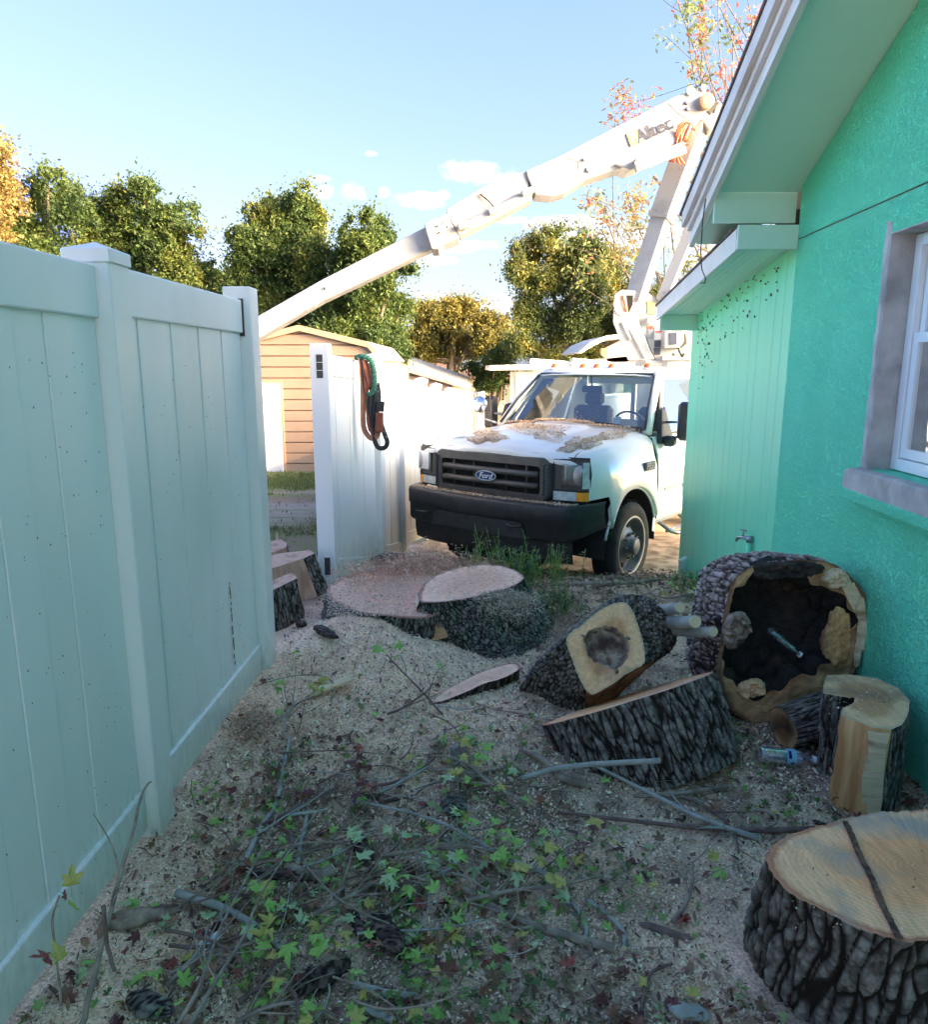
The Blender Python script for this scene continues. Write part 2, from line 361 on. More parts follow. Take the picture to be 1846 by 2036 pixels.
M = {}
M['vinyl'] = pm('vinyl', (.86, .86, .86), (.80, .815, .81), 3.5, .32, .06, 9, stretch=(1, 1, .25), c3=(.72, .77, .75), s3=1.3, rvar=.2)
def add_splash(m, top=.30, col=(.36, .40, .30)):
    nt = m.node_tree; b = nt.nodes['Principled BSDF']; src = b.inputs['Base Color'].links[0].from_socket
    tcn = N(nt, 'ShaderNodeTexCoord'); sx_ = N(nt, 'ShaderNodeSeparateXYZ'); nt.links.new(tcn.outputs['Object'], sx_.inputs[0])
    no = N(nt, 'ShaderNodeTexNoise'); no.inputs['Scale'].default_value = 34; no.inputs['Detail'].default_value = 9; no.inputs['Roughness'].default_value = .7
    mp = N(nt, 'ShaderNodeMapping'); mp.inputs['Scale'].default_value = (1, 1, .35); nt.links.new(tcn.outputs['Object'], mp.inputs[0]); nt.links.new(mp.outputs[0], no.inputs[0])
    h = MATH(nt, 'MULTIPLY', MATH(nt, 'SUBTRACT', top, sx_.outputs[2]), 1.6); f = MATH(nt, 'MULTIPLY', MATH(nt, 'ADD', h, MATH(nt, 'SUBTRACT', no.outputs[0], .62)), 2.4, clamp=True)
    x = N(nt, 'ShaderNodeMix', data_type='RGBA'); nt.links.new(MATH(nt, 'MULTIPLY', f, .55), x.inputs[0]); nt.links.new(src, x.inputs[6]); x.inputs[7].default_value = (*col, 1); nt.links.new(x.outputs[2], b.inputs['Base Color'])
add_splash(M['vinyl'])
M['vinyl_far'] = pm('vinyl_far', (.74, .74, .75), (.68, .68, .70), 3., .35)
M['slot'] = pm('slot', (.06, .055, .05), rough=.8)
M['stucco'] = None
M['mint_board'] = pm('mint_board', (.17, .70, .45), (.20, .74, .48), 2.5, .45, .10, 14, stretch=(3, 3, .4), rvar=.15)
M['mint_trim'] = pm('mint_trim', (.50, .74, .65), (.56, .78, .70), 4, .5, .08, 30)
M['soffit'] = pm('soffit', (.50, .78, .68), (.54, .81, .71), 2, .6, .05, 20)
M['white_trim'] = pm('white_trim', (.70, .68, .67), (.55, .50, .48), 7, .55, .15, 30, stretch=(1, .3, 1), lo=.5, hi=.75)
M['fascia'] = pm('fascia', (.74, .75, .74), (.66, .67, .66), 6, .5, .1, 30)
M['shingle'] = pm('shingle', (.09, .065, .06), (.16, .12, .11), 30, .95, .5, 60)
M['dark_gap'] = pm('dark_gap', (.012, .011, .010), rough=.95)
M['concrete'] = pm('concrete', (.38, .365, .36), (.52, .50, .49), 9, .9, .8, 26, c3=(.30, .285, .28), s3=5)
M['window_white'] = pm('window_white', (.80, .81, .83), rough=.35)
M['glass'] = glass_mat('glass', (.85, .92, .9), .10)
M['car_glass'] = glass_mat('car_glass', (.60, .78, .76), .20)
M['curtain'] = pm('curtain', (.38, .36, .38), (.48, .46, .48), 20, .9, stretch=(1, 6, .2))
M['interior'] = pm('interior', (.12, .11, .10), rough=.9)
M['paint'] = pm('paint', (.78, .78, .78), (.72, .715, .69), 2.2, .34, coat=.55, detail=8, lo=.5, hi=.8)
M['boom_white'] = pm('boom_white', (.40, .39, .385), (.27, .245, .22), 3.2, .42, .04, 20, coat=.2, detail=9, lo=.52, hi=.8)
M['black_plastic'] = pm('black_plastic', (.018, .019, .021), (.03, .03, .032), 12, .55, .12, 120)
M['grille'] = pm('grille', (.065, .06, .058), (.085, .08, .075), 9, .5, .1, 80)
M['tyre'] = pm('tyre', (.012, .012, .013), (.035, .032, .03), 9, .85, .3, 70)
M['rim'] = pm('rim', (.10, .115, .125), (.17, .17, .165), 9, .5, .15, 40, metal=.35)
M['chrome'] = pm('chrome', (.75, .77, .8), rough=.12, metal=1)
M['steel'] = pm('steel', (.42, .44, .46), (.32, .33, .34), 10, .4, metal=.8)
M['lens'] = pm('lens', (.62, .68, .68), (.45, .5, .5), 20, .12, coat=.8)
M['amber'] = pm('amber', (.95, .30, .02), (.9, .42, .04), 40, .2, coat=.7)
M['orange'] = pm('orange', (.85, .17, .03), (.70, .12, .02), 20, .25, coat=.5)
M['seat'] = pm('seat', (.07, .075, .085), (.10, .10, .11), 20, .85)
M['dash'] = pm('dash', (.055, .06, .065), rough=.7)
M['ford_blue'] = pm('ford_blue', (.01, .025, .12), rough=.25, coat=.6)
M['decal_dark'] = pm('decal_dark', (.05, .055, .09), rough=.5)
M['decal_grey'] = pm('decal_grey', (.22, .24, .26), rough=.5)
M['decal_tan'] = pm('decal_tan', (.58, .46, .36), rough=.5)
M['decal_yellow'] = pm('decal_yellow', (.72, .62, .18), rough=.5)
M['decal_white'] = pm('decal_white', (.75, .75, .75), rough=.5)
M['decal_red'] = pm('decal_red', (.6, .10, .06), rough=.5)
M['hose'] = pm('hose', (.70, .09, .03), (.6, .13, .05), 30, .45)
M['tan_siding'] = pm('tan_siding', (.28, .195, .145), (.31, .22, .165), 2.2, .45, .04, 6)
M['tan_trim'] = pm('tan_trim', (.38, .27, .18), rough=.5)
M['door_white'] = pm('door_white', (.56, .57, .62), (.52, .53, .58), 3, .5)
M['roof_metal'] = pm('roof_metal', (.42, .39, .34), (.36, .32, .27), 5, .4, metal=.1)
M['brown_roof'] = pm('brown_roof', (.13, .075, .06), (.18, .11, .09), 12, .9, .4, 25)
M['grey_house'] = pm('grey_house', (.26, .23, .21), (.30, .27, .25), 4, .8)
M['white_house'] = pm('white_house', (.48, .48, .49), (.42, .42, .44), 4, .7)
M['pink'] = pm('pink', (.66, .40, .42), (.70, .55, .55), 14, .7, stretch=(3, 3, .5))
M['fresh'] = wood_mat('fresh_wood', (.55, .23, .13), (.95, .53, .29), (.90, .42, .20), (.46, .35, .28), .47, streak=(8, 1.2, 8))
M['fresh_pale'] = wood_mat('pale_wood', (.60, .46, .28), (.82, .53, .29), (.62, .33, .16), (.30, .19, .12), .44, streak=(8, 1, 8))
M['fresh_pink'] = wood_mat('pink_wood', (.42, .20, .15), (.92, .58, .42), (.88, .51, .36), (.60, .38, .30), .35, streak=(3, 3, 14))
M['brown_wood'] = wood_mat('brown_wood', (.20, .11, .06), (.52, .31, .15), (.34, .16, .07), (.05, .03, .018), .50, streak=(2, 5, 5))
M['split_wood'] = pm('split_wood', (.46, .22, .08), (.74, .45, .21), 5, .8, .5, 18, stretch=(5, 5, .5), c3=(.10, .05, .025), s3=1.5)
M['sap_wood'] = pm('sap_wood', (.66, .52, .32), (.74, .60, .40), 9, .8, .3, 30, stretch=(1, 1, 6), c3=(.30, .18, .09), s3=4)
M['side_wood'] = pm('side_wood', (.58, .33, .23), (.66, .42, .31), 5, .8, .35, 20, stretch=(6, 6, .7), c3=(.42, .22, .15), s3=2)
M['char'] = pm('char', (.008, .007, .007), (.03, .024, .02), 14, .8, 1., 40, c3=(.07, .04, .022), s3=6)
M['rot'] = pm('rot', (.14, .085, .06), (.42, .33, .25), 22, .95, 1., 60, c3=(.06, .035, .03), s3=12)
M['bark'] = bark_mat('bark_grey', (.12, .10, .088), (.30, .27, .235), (.022, .016, .012), (.22, .24, .19), .42)
M['bark_brown'] = bark_mat('bark_brown', (.08, .06, .052), (.17, .13, .11), (.015, .010, .009))
M['bark_moss'] = bark_mat('bark_mossy', (.11, .10, .09), (.25, .24, .21), (.02, .016, .014), (.22, .27, .19), .50)
M['bark_scaly'] = bark_mat('bark_scaly', (.20, .145, .13), (.55, .42, .38), (.04, .024, .02))
M['stick'] = pm('stick', (.16, .125, .095), (.36, .30, .235), 20, .85, .4, 90)
M['stick_grey'] = pm('stick_grey', (.24, .25, .225), (.38, .39, .35), 16, .8, .3, 90)
M['stick_red'] = pm('stick_red', (.11, .07, .06), (.20, .13, .11), 20, .75, .3, 90)
M['stick_end'] = pm('stick_end', (.66, .58, .38), rough=.8)
M['leaf'] = attr_mat('leaf_col', rough=.5, noise=.22, nscale=90, transl=.18)
M['tree_leaf'] = attr_mat('tree_leaf', rough=.6, noise=.1, nscale=3, transl=.35)
M['chip'] = attr_mat('wood_chip', rough=.9, noise=.15, nscale=150)
M['ground'] = attr_mat('ground_cover', rough=.95, noise=.55, nscale=110, bump=1., bscale=130)
M['grass'] = attr_mat('grass_blade', rough=.7, noise=.1, nscale=20, transl=.2)
M['trunk'] = pm('trunk', (.10, .075, .055), (.19, .15, .12), 9, .95, .6, 20, stretch=(2, 2, .4))
M['rope'] = pm('rope', (.02, .11, .075), (.05, .20, .14), 60, .8, .7, 120)
M['leather'] = pm('leather', (.14, .035, .022), (.22, .07, .04), 14, .5, .2, 60)
M['tan_leather'] = pm('tan_leather', (.36, .16, .09), (.28, .11, .06), 14, .5, .2, 60)
M['black_strap'] = pm('black_strap', (.012, .014, .018), (.02, .02, .025), 30, .6, .2, 100)
M['paper'] = pm('paper', (.72, .76, .82), rough=.6)
def leafmat(n, a, b, c=None):
    m = pm(n, a, b, 30, .5, .15, 60, c3=c, s3=45); nt = m.node_tree; pb = nt.nodes['Principled BSDF']
    return m
M['lf_green'] = leafmat('leaf_green', (.20, .40, .07), (.32, .52, .12), (.13, .25, .06))
M['lf_pale'] = leafmat('leaf_pale', (.30, .42, .20), (.38, .50, .27))
M['lf_olive'] = leafmat('leaf_olive', (.38, .38, .08), (.50, .45, .11), (.20, .08, .04))
M['lf_red'] = leafmat('leaf_red', (.17, .035, .03), (.32, .07, .05))
M['lf_brown'] = leafmat('leaf_brown', (.20, .10, .06), (.34, .18, .10))
M['lf_purple'] = leafmat('leaf_purple', (.07, .025, .035), (.12, .045, .05))

def stucco_mat():
    m, nt, b = newmat('stucco'); b.inputs['Roughness'].default_value = .8; b.inputs['Specular IOR Level'].default_value = .3
    tcn = N(nt, 'ShaderNodeTexCoord'); n1 = N(nt, 'ShaderNodeTexNoise'); n1.inputs['Scale'].default_value = 3; n1.inputs['Detail'].default_value = 6
    nt.links.new(tcn.outputs['Object'], n1.inputs[0]); r = N(nt, 'ShaderNodeValToRGB')
    r.color_ramp.elements[0].position = .3; r.color_ramp.elements[1].position = .7
    r.color_ramp.elements[0].color = (.13, .74, .47, 1); r.color_ramp.elements[1].color = (.165, .79, .52, 1); nt.links.new(n1.outputs[0], r.inputs[0])
    nt.links.new(r.outputs[0], b.inputs['Base Color'])
    mp = N(nt, 'ShaderNodeMapping'); mp.inputs['Scale'].default_value = (1, 1, .8); nt.links.new(tcn.outputs['Object'], mp.inputs[0])
    n2 = N(nt, 'ShaderNodeTexNoise'); n2.inputs['Scale'].default_value = 52; n2.inputs['Detail'].default_value = 3; n2.inputs['Distortion'].default_value = 1.6; nt.links.new(mp.outputs[0], n2.inputs[0])
    n3 = N(nt, 'ShaderNodeTexVoronoi'); n3.inputs['Scale'].default_value = 75; nt.links.new(mp.outputs[0], n3.inputs[0])
    h = MATH(nt, 'ADD', MATH(nt, 'MULTIPLY', MATH(nt, 'SUBTRACT', n2.outputs[0], .42), 5, clamp=True), MATH(nt, 'MULTIPLY', n3.outputs[0], -.5))
    bu = N(nt, 'ShaderNodeBump'); bu.inputs['Strength'].default_value = .85; bu.inputs['Distance'].default_value = .010
    nt.links.new(h, bu.inputs['Height']); nt.links.new(bu.outputs[0], b.inputs['Normal']); return m
M['stucco'] = stucco_mat()

# ------------------------------------------------------------------ SETTING: ground
def sawmap(X, Y):                     # where sawdust lies thick, 0..1
    q = np.stack([X*3, Y*3, X*0+2], -1).reshape(-1, 3); n = fbm(q, 4).reshape(X.shape)-.47
    a = 1.25*np.exp(-((X+.40)/.72)**4-((Y-3.8)/.95)**4)+.75*np.exp(-((X+.93-.0*Y)/.22)**2-((Y-2.1)/1.2)**4)+.5*np.exp(-((X-.9)/.5)**2-((Y-1.9)/.5)**2)
    a = a+.45*np.exp(-((X-.15)/.45)**2-((Y-2.75)/.35)**2)
    return np.clip(a+n*1.7, 0, 1)
def axis(a, b, n, far0, far1, m=16, g=1.0):
    mid = np.linspace(a, b, n)
    l = a-np.geomspace(.05, a-far0, m)[::-1]; r = b+np.geomspace(.05, far1-b, m)
    return np.concatenate([l, mid, r])
xs = axis(-1.6, 2.4, 300, -400, 400, 18)
ym = np.concatenate([np.linspace(.7, 1.2, 20, endpoint=False), 1.2*np.exp(np.linspace(0, math.log(14/1.2), 380))])
ys = np.concatenate([np.array([-60, -20, -6, -2, -.5, .2, .5]), ym, 14+np.geomspace(.3, 900, 26)])
XX, YY = np.meshgrid(xs, ys)
ZZ = ghn(XX, YY)
nx, ny = len(xs), len(ys)
I = (np.arange(ny-1)[:, None]*nx+np.arange(nx-1)[None, :]).ravel()
GF = np.stack([I, I+1, I+nx+1, I+nx], -1)
S = sawmap(XX, YY); q = np.stack([XX, YY, XX*0], -1).reshape(-1, 3)
n1 = fbm(q*9, 4).reshape(XX.shape); n2 = fbm(q*1.1+9, 4).reshape(XX.shape)
saw = np.array([.92, .66, .47]); dirt = np.array([.26, .19, .13]); lit = np.array([.62, .46, .33])
base = dirt+(lit-dirt)*np.clip((n1-.3)*3, 0, 1)[..., None]
near = base+(saw*np.clip(.7+.6*n1, .6, 1.1)[..., None]-base)*(S**.8)[..., None]
sand = np.array([.33, .27, .21]); grs = np.array([.15, .20, .060]); soil = np.array([.22, .16, .10])
yard = soil+(sand-soil)*np.clip((n2-.42)*6, 0, 1)[..., None]
gm = np.clip((n1-.42)*5+np.exp(-((YY-15.2)/1.6)**2)*1.7-.55*np.exp(-((YY-12.2)/1.1)**2), 0, 1)[..., None]
yard = yard+(grs-yard)*gm
sandband = np.exp(-((YY-11.6)/1.0)**2)[..., None]; yard = yard+(np.array([.36, .30, .26])-yard)*sandband*.45
inyard = (np.clip((-.9-XX)*6, 0, 1)*np.clip((YY-4.6)*1.5, 0, 1))
inyard = np.maximum(inyard, np.clip((YY-11)*.6, 0, 1))[..., None]
GC = near+(yard-near)*inyard
ground = mesh_obj('ground', np.stack([XX, YY, ZZ], -1).reshape(-1, 3), GF, M['ground'], smooth=True, attrs={'col': GC.reshape(-1, 3)})
tag(ground, kind='structure', label='bare yard ground strewn with sawdust, dirt and thin grass')

# ------------------------------------------------------------------ GREEN HOUSE
house = thing('green_house', 'mint green stucco house with low soffit and grey framed window on the right', 'house', (wallx(3), 3, 0))
def HP(Y, Z, off=0.): return Vector((wallx(Y, off), Y, Z))
def wallprism(mb, poly, off0, off1):      # poly in (Y,Z); off = distance out from the wall plane (towards -X)
    a = [HP(y, z, off0) for y, z in poly]; n = len(poly); b = [HP(y, z, off1) for y, z in poly]
    mb.add(a+b, [tuple(range(n)), tuple(reversed(range(n, 2*n)))]+[(i, n+i, n+(i+1) % n, (i+1) % n) for i in range(n)])
YC, YE = 4.2, 6.27                      # stucco corner, house end
WY0, WY1, WZ0, WZ1 = 2.05, 3.17, 1.12, 2.10
rake = lambda Y: 2.50+.41*(4.26-Y)
mb = MB()
for y0, y1, z0, z1 in ((-4, WY0, -.15, 2.2405), (WY0, WY1, -.15, WZ0), (WY0, WY1, WZ1, 2.2405), (WY1, YC, -.15, 2.2405)):
    wallprism(mb, [(y0, z0), (y1, z0), (y1, z1), (y0, z1)], 0, -.2)
mb.build('wall', M['stucco'], house)
mb = MB(); wallprism(mb, [(-4, 2.2485), (YC, 2.2485), (YC, 2.52), (-4, rake(-4))], 0, -.2); mb.build('gable_wall', M['stucco'], house)
mb = MB(); wallprism(mb, [(-4, 2.234), (YC, 2.234), (YC, 2.256), (-4, 2.256)], -.006, -.19); mb.build('joint', M['trunk'], house)
# lower addition: vertical boards
lowz = lambda Y: 1.99+.113*(6.27-Y)
nb_ = 15; bw = (YE-YC)/nb_
for i in range(nb_):
    mb = MB(); y0 = YC+i*bw+.0009; y1 = YC+(i+1)*bw-.0009; zb = gh(1.9, (y0+y1)/2)-.12
    o_ = .0006*((i*7) % 3)
    wallprism(mb, [(y0, zb), (y1, zb), (y1, lowz(y1)+.02), (y0, lowz(y0)+.02)], -.004+o_, -.03)
    mb.build('siding_board', M['mint_board'], house)
mb = MB(); wallprism(mb, [(YC, -.4), (YE, -.4), (YE, lowz(YE)), (YC, lowz(YC))], -.031, -.2); mb.build('inner_wall', M['mint_board'], house)
mb = MB(); mb.box((wallx(YE)+.005, YE, -.45), (9, YE+.15, 2.0)); mb.build('end_wall', M['mint_board'], house)
mb = MB(); mb.box((9, -4, -.2), (9.2, YE, 3.2)); mb.box((1.6, -4.2, -.2), (9, -4.0, 4.5)); mb.build('rear_wall', M['mint_board'], house)
# upper roof and soffit
OH = .48
def sloped(mb, ya, yb, zf, off0, off1, dz0, dz1):
    wallprism(mb, [(ya, zf(ya)+dz0), (yb, zf(yb)+dz0), (yb, zf(yb)+dz1), (ya, zf(ya)+dz1)], off0, off1)
mb = MB(); sloped(mb, -4, 4.26, rake, OH-.02, -.05, 0, .018); mb.build('soffit', M['soffit'], house)
mb = MB(); sloped(mb, -4, 4.69, rake, OH, OH-.03, -.045, .10); mb.build('fascia', M['fascia'], house)
mb = MB(); sloped(mb, -4, 4.66, rake, OH+.022, OH+.001, .03, .125); mb.build('fascia', M['white_trim'], house)
mb = MB(); sloped(mb, -4, 4.70, rake, OH+.05, OH+.024, .075, .16); mb.build('drip_edge', M['white_trim'], house)
mb = MB(); sloped(mb, -4, 4.74, rake, OH+.058, -7.5, .163, .182); mb.build('roof', M['shingle'], house)
mb = MB(); sloped(mb, -4, 4.66, rake, OH-.031, -7.4, .10, .16); mb.build('roof_deck', M['white_trim'], house)
mb = MB(); wallprism(mb, [(4.26, 2.34), (4.285, 2.34), (4.285, 2.50), (4.26, 2.50)], OH-.03, .0); mb.build('soffit_return', M['mint_trim'], house)
mb = MB(); sloped(mb, 4.286, 4.64, rake, OH-.031, .12, -.055, -.04); mb.build('eave_soffit', M['mint_trim'], house)
mb = MB(); wallprism(mb, [(4.30, 2.22), (4.66, 2.20), (4.66, 2.27), (4.30, 2.42)], .05, -.5); mb.build('eave_gap', M['dark_gap'], house)
# lower roof
OL = .33
mb = MB(); sloped(mb, YC+.03, YE+.06, lowz, OL-.02, -.04, 0, .015); sf = mb.build('lower_soffit', M['soffit'], house)
for k in range(1, 8):                  # grooves between the soffit boards
    a = .01+(OL-.03)*k/8; m2 = MB(); sloped(m2, YC+.035, YE+.055, lowz, a+.0025, a-.0025, -.0035, -.0005); m2.build('soffit_groove', M['mint_trim'], house)
mb = MB(); sloped(mb, YC+.03, YE+.10, lowz, OL, OL-.02, -.03, .085); mb.build('lower_fascia', M['fascia'], house)
mb = MB(); sloped(mb, YC+.1, YE+.14, lowz, OL+.008, -7.3, .088, .102); mb.build('lower_roof', M['shingle'], house)
mb = MB(); sloped(mb, YC+.1, YE+.05, lowz, OL-.021, -7.2, .03, .087); mb.build('lower_roof_deck', M['white_trim'], house)
mb = MB(); wallprism(mb, [(YC-.01, lowz(YC)-.03), (YC+.015, lowz(YC)-.03), (YC+.015, lowz(YC)+.095), (YC-.01, lowz(YC)+.095)], OL, .002); mb.build('lower_return', M['mint_trim'], house)
mb = MB(); wallprism(mb, [(YE+.02, 1.86), (YE+.045, 1.86), (YE+.045, 1.985), (YE+.02, 1.985)], OL-.02, -.3); mb.build('end_return', M['mint_trim'], house)
# dark speckles along the junctions (mud, dirt, insects)
mb = MB()
for k in range(92):
    if k < 60: Y = random.uniform(4.4, 6.2); Z = lowz(Y)-abs(random.gauss(0, .16))-.01; o_ = .003
    elif k < 92: Y = random.gauss(6.05, .09); Z = random.gauss(1.75, .14); o_ = .003
    else: Y = random.uniform(3.2, 4.1); Z = rake(Y)-abs(random.gauss(0, .05))-.005; o_ = .006
    if Y > 6.24 or (Y < 4.2 and Z < 2.27): continue
    s = random.uniform(.004, .009); a = random.uniform(0, PI); d1 = (math.cos(a)*s, math.sin(a)*s*1.4)
    c = [(Y+d1[0]*u-d1[1]*v*.4, Z+d1[1]*u+d1[0]*v*.4) for u, v in ((-1, 0), (0, -1), (1, 0), (0, 1))]
    wallprism(mb, c, o_+.004, o_-.004)
o = mb.build('mud_speckle', M['trunk'], house); o['kind'] = 'stuff'
# window
win = MB(); rc = -.10
def frame_rect(mb, y0, y1, z0, z1, w, o0, o1):
    for a, b, c, d in ((y0, y0+w, z0, z1), (y1-w, y1, z0, z1), (y0+w, y1-w, z0, z0+w), (y0+w, y1-w, z1-w, z1)):
        wallprism(mb, [(a, c), (b, c), (b, d), (a, d)], o0, o1)
frame_rect(win, WY0, WY1-.003, WZ0+.005, WZ1-.005, .05, rc, rc-.06); wf = win.build('window', M['window_white'], house, bevel=.003)
m2 = MB(); frame_rect(m2, WY0+.055, WY1-.058, 1.665, WZ1-.06, .035, rc-.03, rc-.055); m2.build('upper_sash', M['window_white'], wf)
m2 = MB(); frame_rect(m2, WY0+.055, WY1-.058, WZ0+.06, 1.70, .04, rc-.008, rc-.029); m2.build('lower_sash', M['window_white'], wf)
m2 = MB(); wallprism(m2, [(WY0+.09, 1.71), (WY1-.09, 1.71), (WY1-.09, WZ1-.09), (WY0+.09, WZ1-.09)], rc-.041, rc-.045); m2.build('glass_pane', M['glass'], wf)
m2 = MB(); wallprism(m2, [(WY0+.09, WZ0+.1), (WY1-.09, WZ0+.1), (WY1-.09, 1.66), (WY0+.09, 1.66)], rc-.018, rc-.022); m2.build('glass_pane', M['glass'], wf)
rows = []
for z in (1.15, 2.07):
    rows.append([HP(WY0+.05+(WY1-WY0-.1)*k/60., z, -.25+.012*math.sin(k*.9)) for k in range(61)])
m2 = MB(); m2.grid(rows); m2.build('curtain', M['curtain'], wf, smooth=True)
mb = MB(); mb.box((1.95, -1, .2), (2.0, WY0, 2.2)); mb.box((3.6, 0, .1), (3.7, 4, 2.4)); mb.build('room_wall', M['interior'], house)
# rough cement reveal round the window
def rough_slab(name, y0, y1, z0, z1, o0, amp, mat, ny_=16, nz_=40, seed=0):
    mb = MB(); rows = []
    for j in range(nz_+1):
        r = []
        for i in range(ny_+1):
            y = y0+(y1-y0)*i/ny_; z = z0+(z1-z0)*j/nz_; n = float(fbm(np.array([[y*22+seed, z*22, seed]]), 3)[0])-.45
            e = min(i, ny_-i)/ny_*2
            yy = y+(n*.03 if i == ny_ or i == 0 else 0); r.append(HP(yy, z, o0+n*amp if e > 0 else -.002))
        rows.append(r)
    mb.grid(rows); return mb.build(name, mat, house, smooth=True)
rough_slab('cement_patch', WY1+.002, WY1+.045, WZ0-.0, WZ1+.05, .007, .012, M['concrete'], 8, 50, 3)
mb = MB(); wallprism(mb, [(WY1-.001, WZ0), (WY1+.004, WZ0), (WY1+.004, WZ1), (WY1-.001, WZ1)], .001, -.16); wallprism(mb, [(WY0, WZ1-.002), (WY1, WZ1-.002), (WY1, WZ1+.003), (WY0, WZ1+.003)], .001, -.16); mb.build('reveal', M['concrete'], house)
mb = MB(); wallprism(mb, [(1.5, 1.0), (3.28, 1.0), (3.27, 1.11), (3.2, 1.125), (1.5, 1.125)], .055, -.005); mb.build('sill', M['concrete'], house, bevel=.012)
mb = MB(); wallprism(mb, [(1.5, .975), (3.27, .975), (3.275, 1.03), (1.5, 1.02)], .06, .0); mb.build('sill_drip', M['stucco'], house, bevel=.01)
# outdoor tap and its pipe
tp = PW(1488, 1072, .03); mb = MB()
mb.tube([HP(tp.y, -.15, .022), HP(tp.y, tp.z+.0, .022)], .016, 10); mb.build('tap_pipe', M['mint_board'], house, smooth=True)
mb = MB(); c = HP(tp.y, tp.z, .022); d = Vector((-.35, .9, 0)).normalized()
mb.tube([c-Vector((0, 0, .02)), c+Vector((0, 0, .02))], .02, 10); mb.tube([c, c+d*.07, c+d*.10+Vector((0, 0, -.012)), c+d*.115+Vector((0, 0, -.035))], [.010, .012, .011, .010], 10)
mb.tube([c+d*.055, c+d*.055+Vector((0, 0, .045))], .005, 6); mb.tube([c+d*.03+Vector((0, 0, .048)), c+d*.08+Vector((0, 0, .048))], .007, 6); mb.build('tap', M['steel'], house, smooth=True)
# kick-out piece at the wall foot
c = P(1372, 1120, 6.2); mb = MB(); mb.beam(c+Vector((-.02, .0, -.1)), c+Vector((-.08, -.05, .06)), .05, .10, .04, .08, .4); mb.build('foot_flashing', M['mint_trim'], house, bevel=.01)
# hanging cable
pts = [PW(1404, 395, OH+.03)+Vector((0, 0, 0)), PW(1398, 440, OH+.03), PW(1394, 500, OH+.02), PW(1396, 535, OH), PW(1404, 555, OH), PW(1402, 563, OH), PW(1394, 563, OH)]
mb = MB(); mb.tube(pts, .0035, 5); mb.build('cable', M['black_strap'], house, smooth=True)
pts = [PW(1583, 0, OH-.04)+Vector((0, 0, -.01)), PW(1540, 90, OH-.06)+Vector((0, 0, -.02)), PW(1510, 165, OH-.02)+Vector((0, 0, -.01))]
mb = MB(); mb.tube(pts, .003, 5); mb.build('cable', M['fascia'], house, smooth=True)

# ------------------------------------------------------------------ VINYL FENCES
def fx(Y): return -1.16+.03*Y
def post(th, x, y, zb, zt, cap=True, w=.127, ang=0., mat=None):
    Mx = Matrix.Translation((x, y, 0)) @ Matrix.Rotation(ang, 4, 'Z'); mb = MB(); mb.bevbox((-w/2, -w/2, zb), (w/2, w/2, zt), .004, Mx)
    o = mb.build('post', mat or M['vinyl'], th)
    if cap:
        m2 = MB(); c = w/2+.007
        m2.bevbox((-c, -c, zt-.028), (c, c, zt+.012), .003, Mx)
        m2.add([Mx @ Vector(q) for q in ((-c+.003, -c+.003, zt+.0118), (c-.003, -c+.003, zt+.0118), (c-.003, c-.003, zt+.0118), (-c+.003, c-.003, zt+.0118), (0, 0, zt+.038))], [(0, 1, 4), (1, 2, 4), (2, 3, 4), (3, 0, 4)])
        m2.build('cap', mat or M['vinyl'], o)
    return o
def panel(th, a, b, zta, ztb, zba, zbb, bw=.15, mat=None, rails=True, vary=0.):
    mat = mat or M['vinyl']
    a = Vector((a[0], a[1], 0)); b = Vector((b[0], b[1], 0)); t = (b-a); L = t.length; t.normalize(); n = Vector((t.y, -t.x, 0))
    zt = lambda s: zta+(ztb-zta)*s/L
    zb = lambda s: zba+(zbb-zba)*s/L
    def slab(mb, s0, s1, z00, z01, z10, z11, w, off=0.):
        vs = []
        for s, zl, zh in ((s0, z00, z01), (s1, z10, z11)):
            for o_ in (off-w/2, off+w/2):
                for z in (zl, zh): q = a+t*s+n*o_; vs.append((q.x, q.y, z))
        mb.add(vs, [(0, 1, 3, 2), (4, 6, 7, 5), (0, 4, 5, 1), (2, 3, 7, 6), (1, 5, 7, 3), (0, 2, 6, 4)])
    if rails:
        mb = MB(); slab(mb, 0, L, zt(0)-.15, zt(0), zt(L)-.15, zt(L), .050); mb.build('rail', mat, th, bevel=.006)
        mb = MB(); slab(mb, 0, L, zb(0), zb(0)+.14, zb(L), zb(L)+.14, .050); mb.build('rail', mat, th, bevel=.006)
    k = max(1, round(L/bw)); w = L/k
    for i in range(k):
        s0, s1 = i*w+.0012, (i+1)*w-.0012; mb = MB(); off = .0035*((i % 2)*2-1)*.5+random.uniform(-1, 1)*vary
        slab(mb, s0, s1, zb(s0)+.12, zt(s0)-.13, zb(s1)+.12, zt(s1)-.13, .024, off); mb.build('board', mat, th, bevel=.0025)
nf = thing('vinyl_fence', 'tall white vinyl privacy fence section closest on the left, ending at an open post', 'fence', (fx(2.3), 2.3, 0))
post(nf, fx(.45), .45, -.2, 1.885); post(nf, fx(2.27), 2.27, -.2, 1.885); eo = post(nf, fx(3.56), 3.56, -.2, 1.925, cap=False)
panel(nf, (fx(.515), .515), (fx(2.205), 2.205), 1.85, 1.85, .03, .03, .13)
panel(nf, (fx(2.335), 2.335), (fx(3.495), 3.495), 1.865, 1.865, .04, .04, .13)
c = Vector((fx(3.49)+.02, 3.494, 1.70)); mb = MB(); mb.box((c.x-.012, c.y-.004, c.z), (c.x+.012, c.y+.003, c.z+.17)); mb.build('slot', M['slot'], eo)
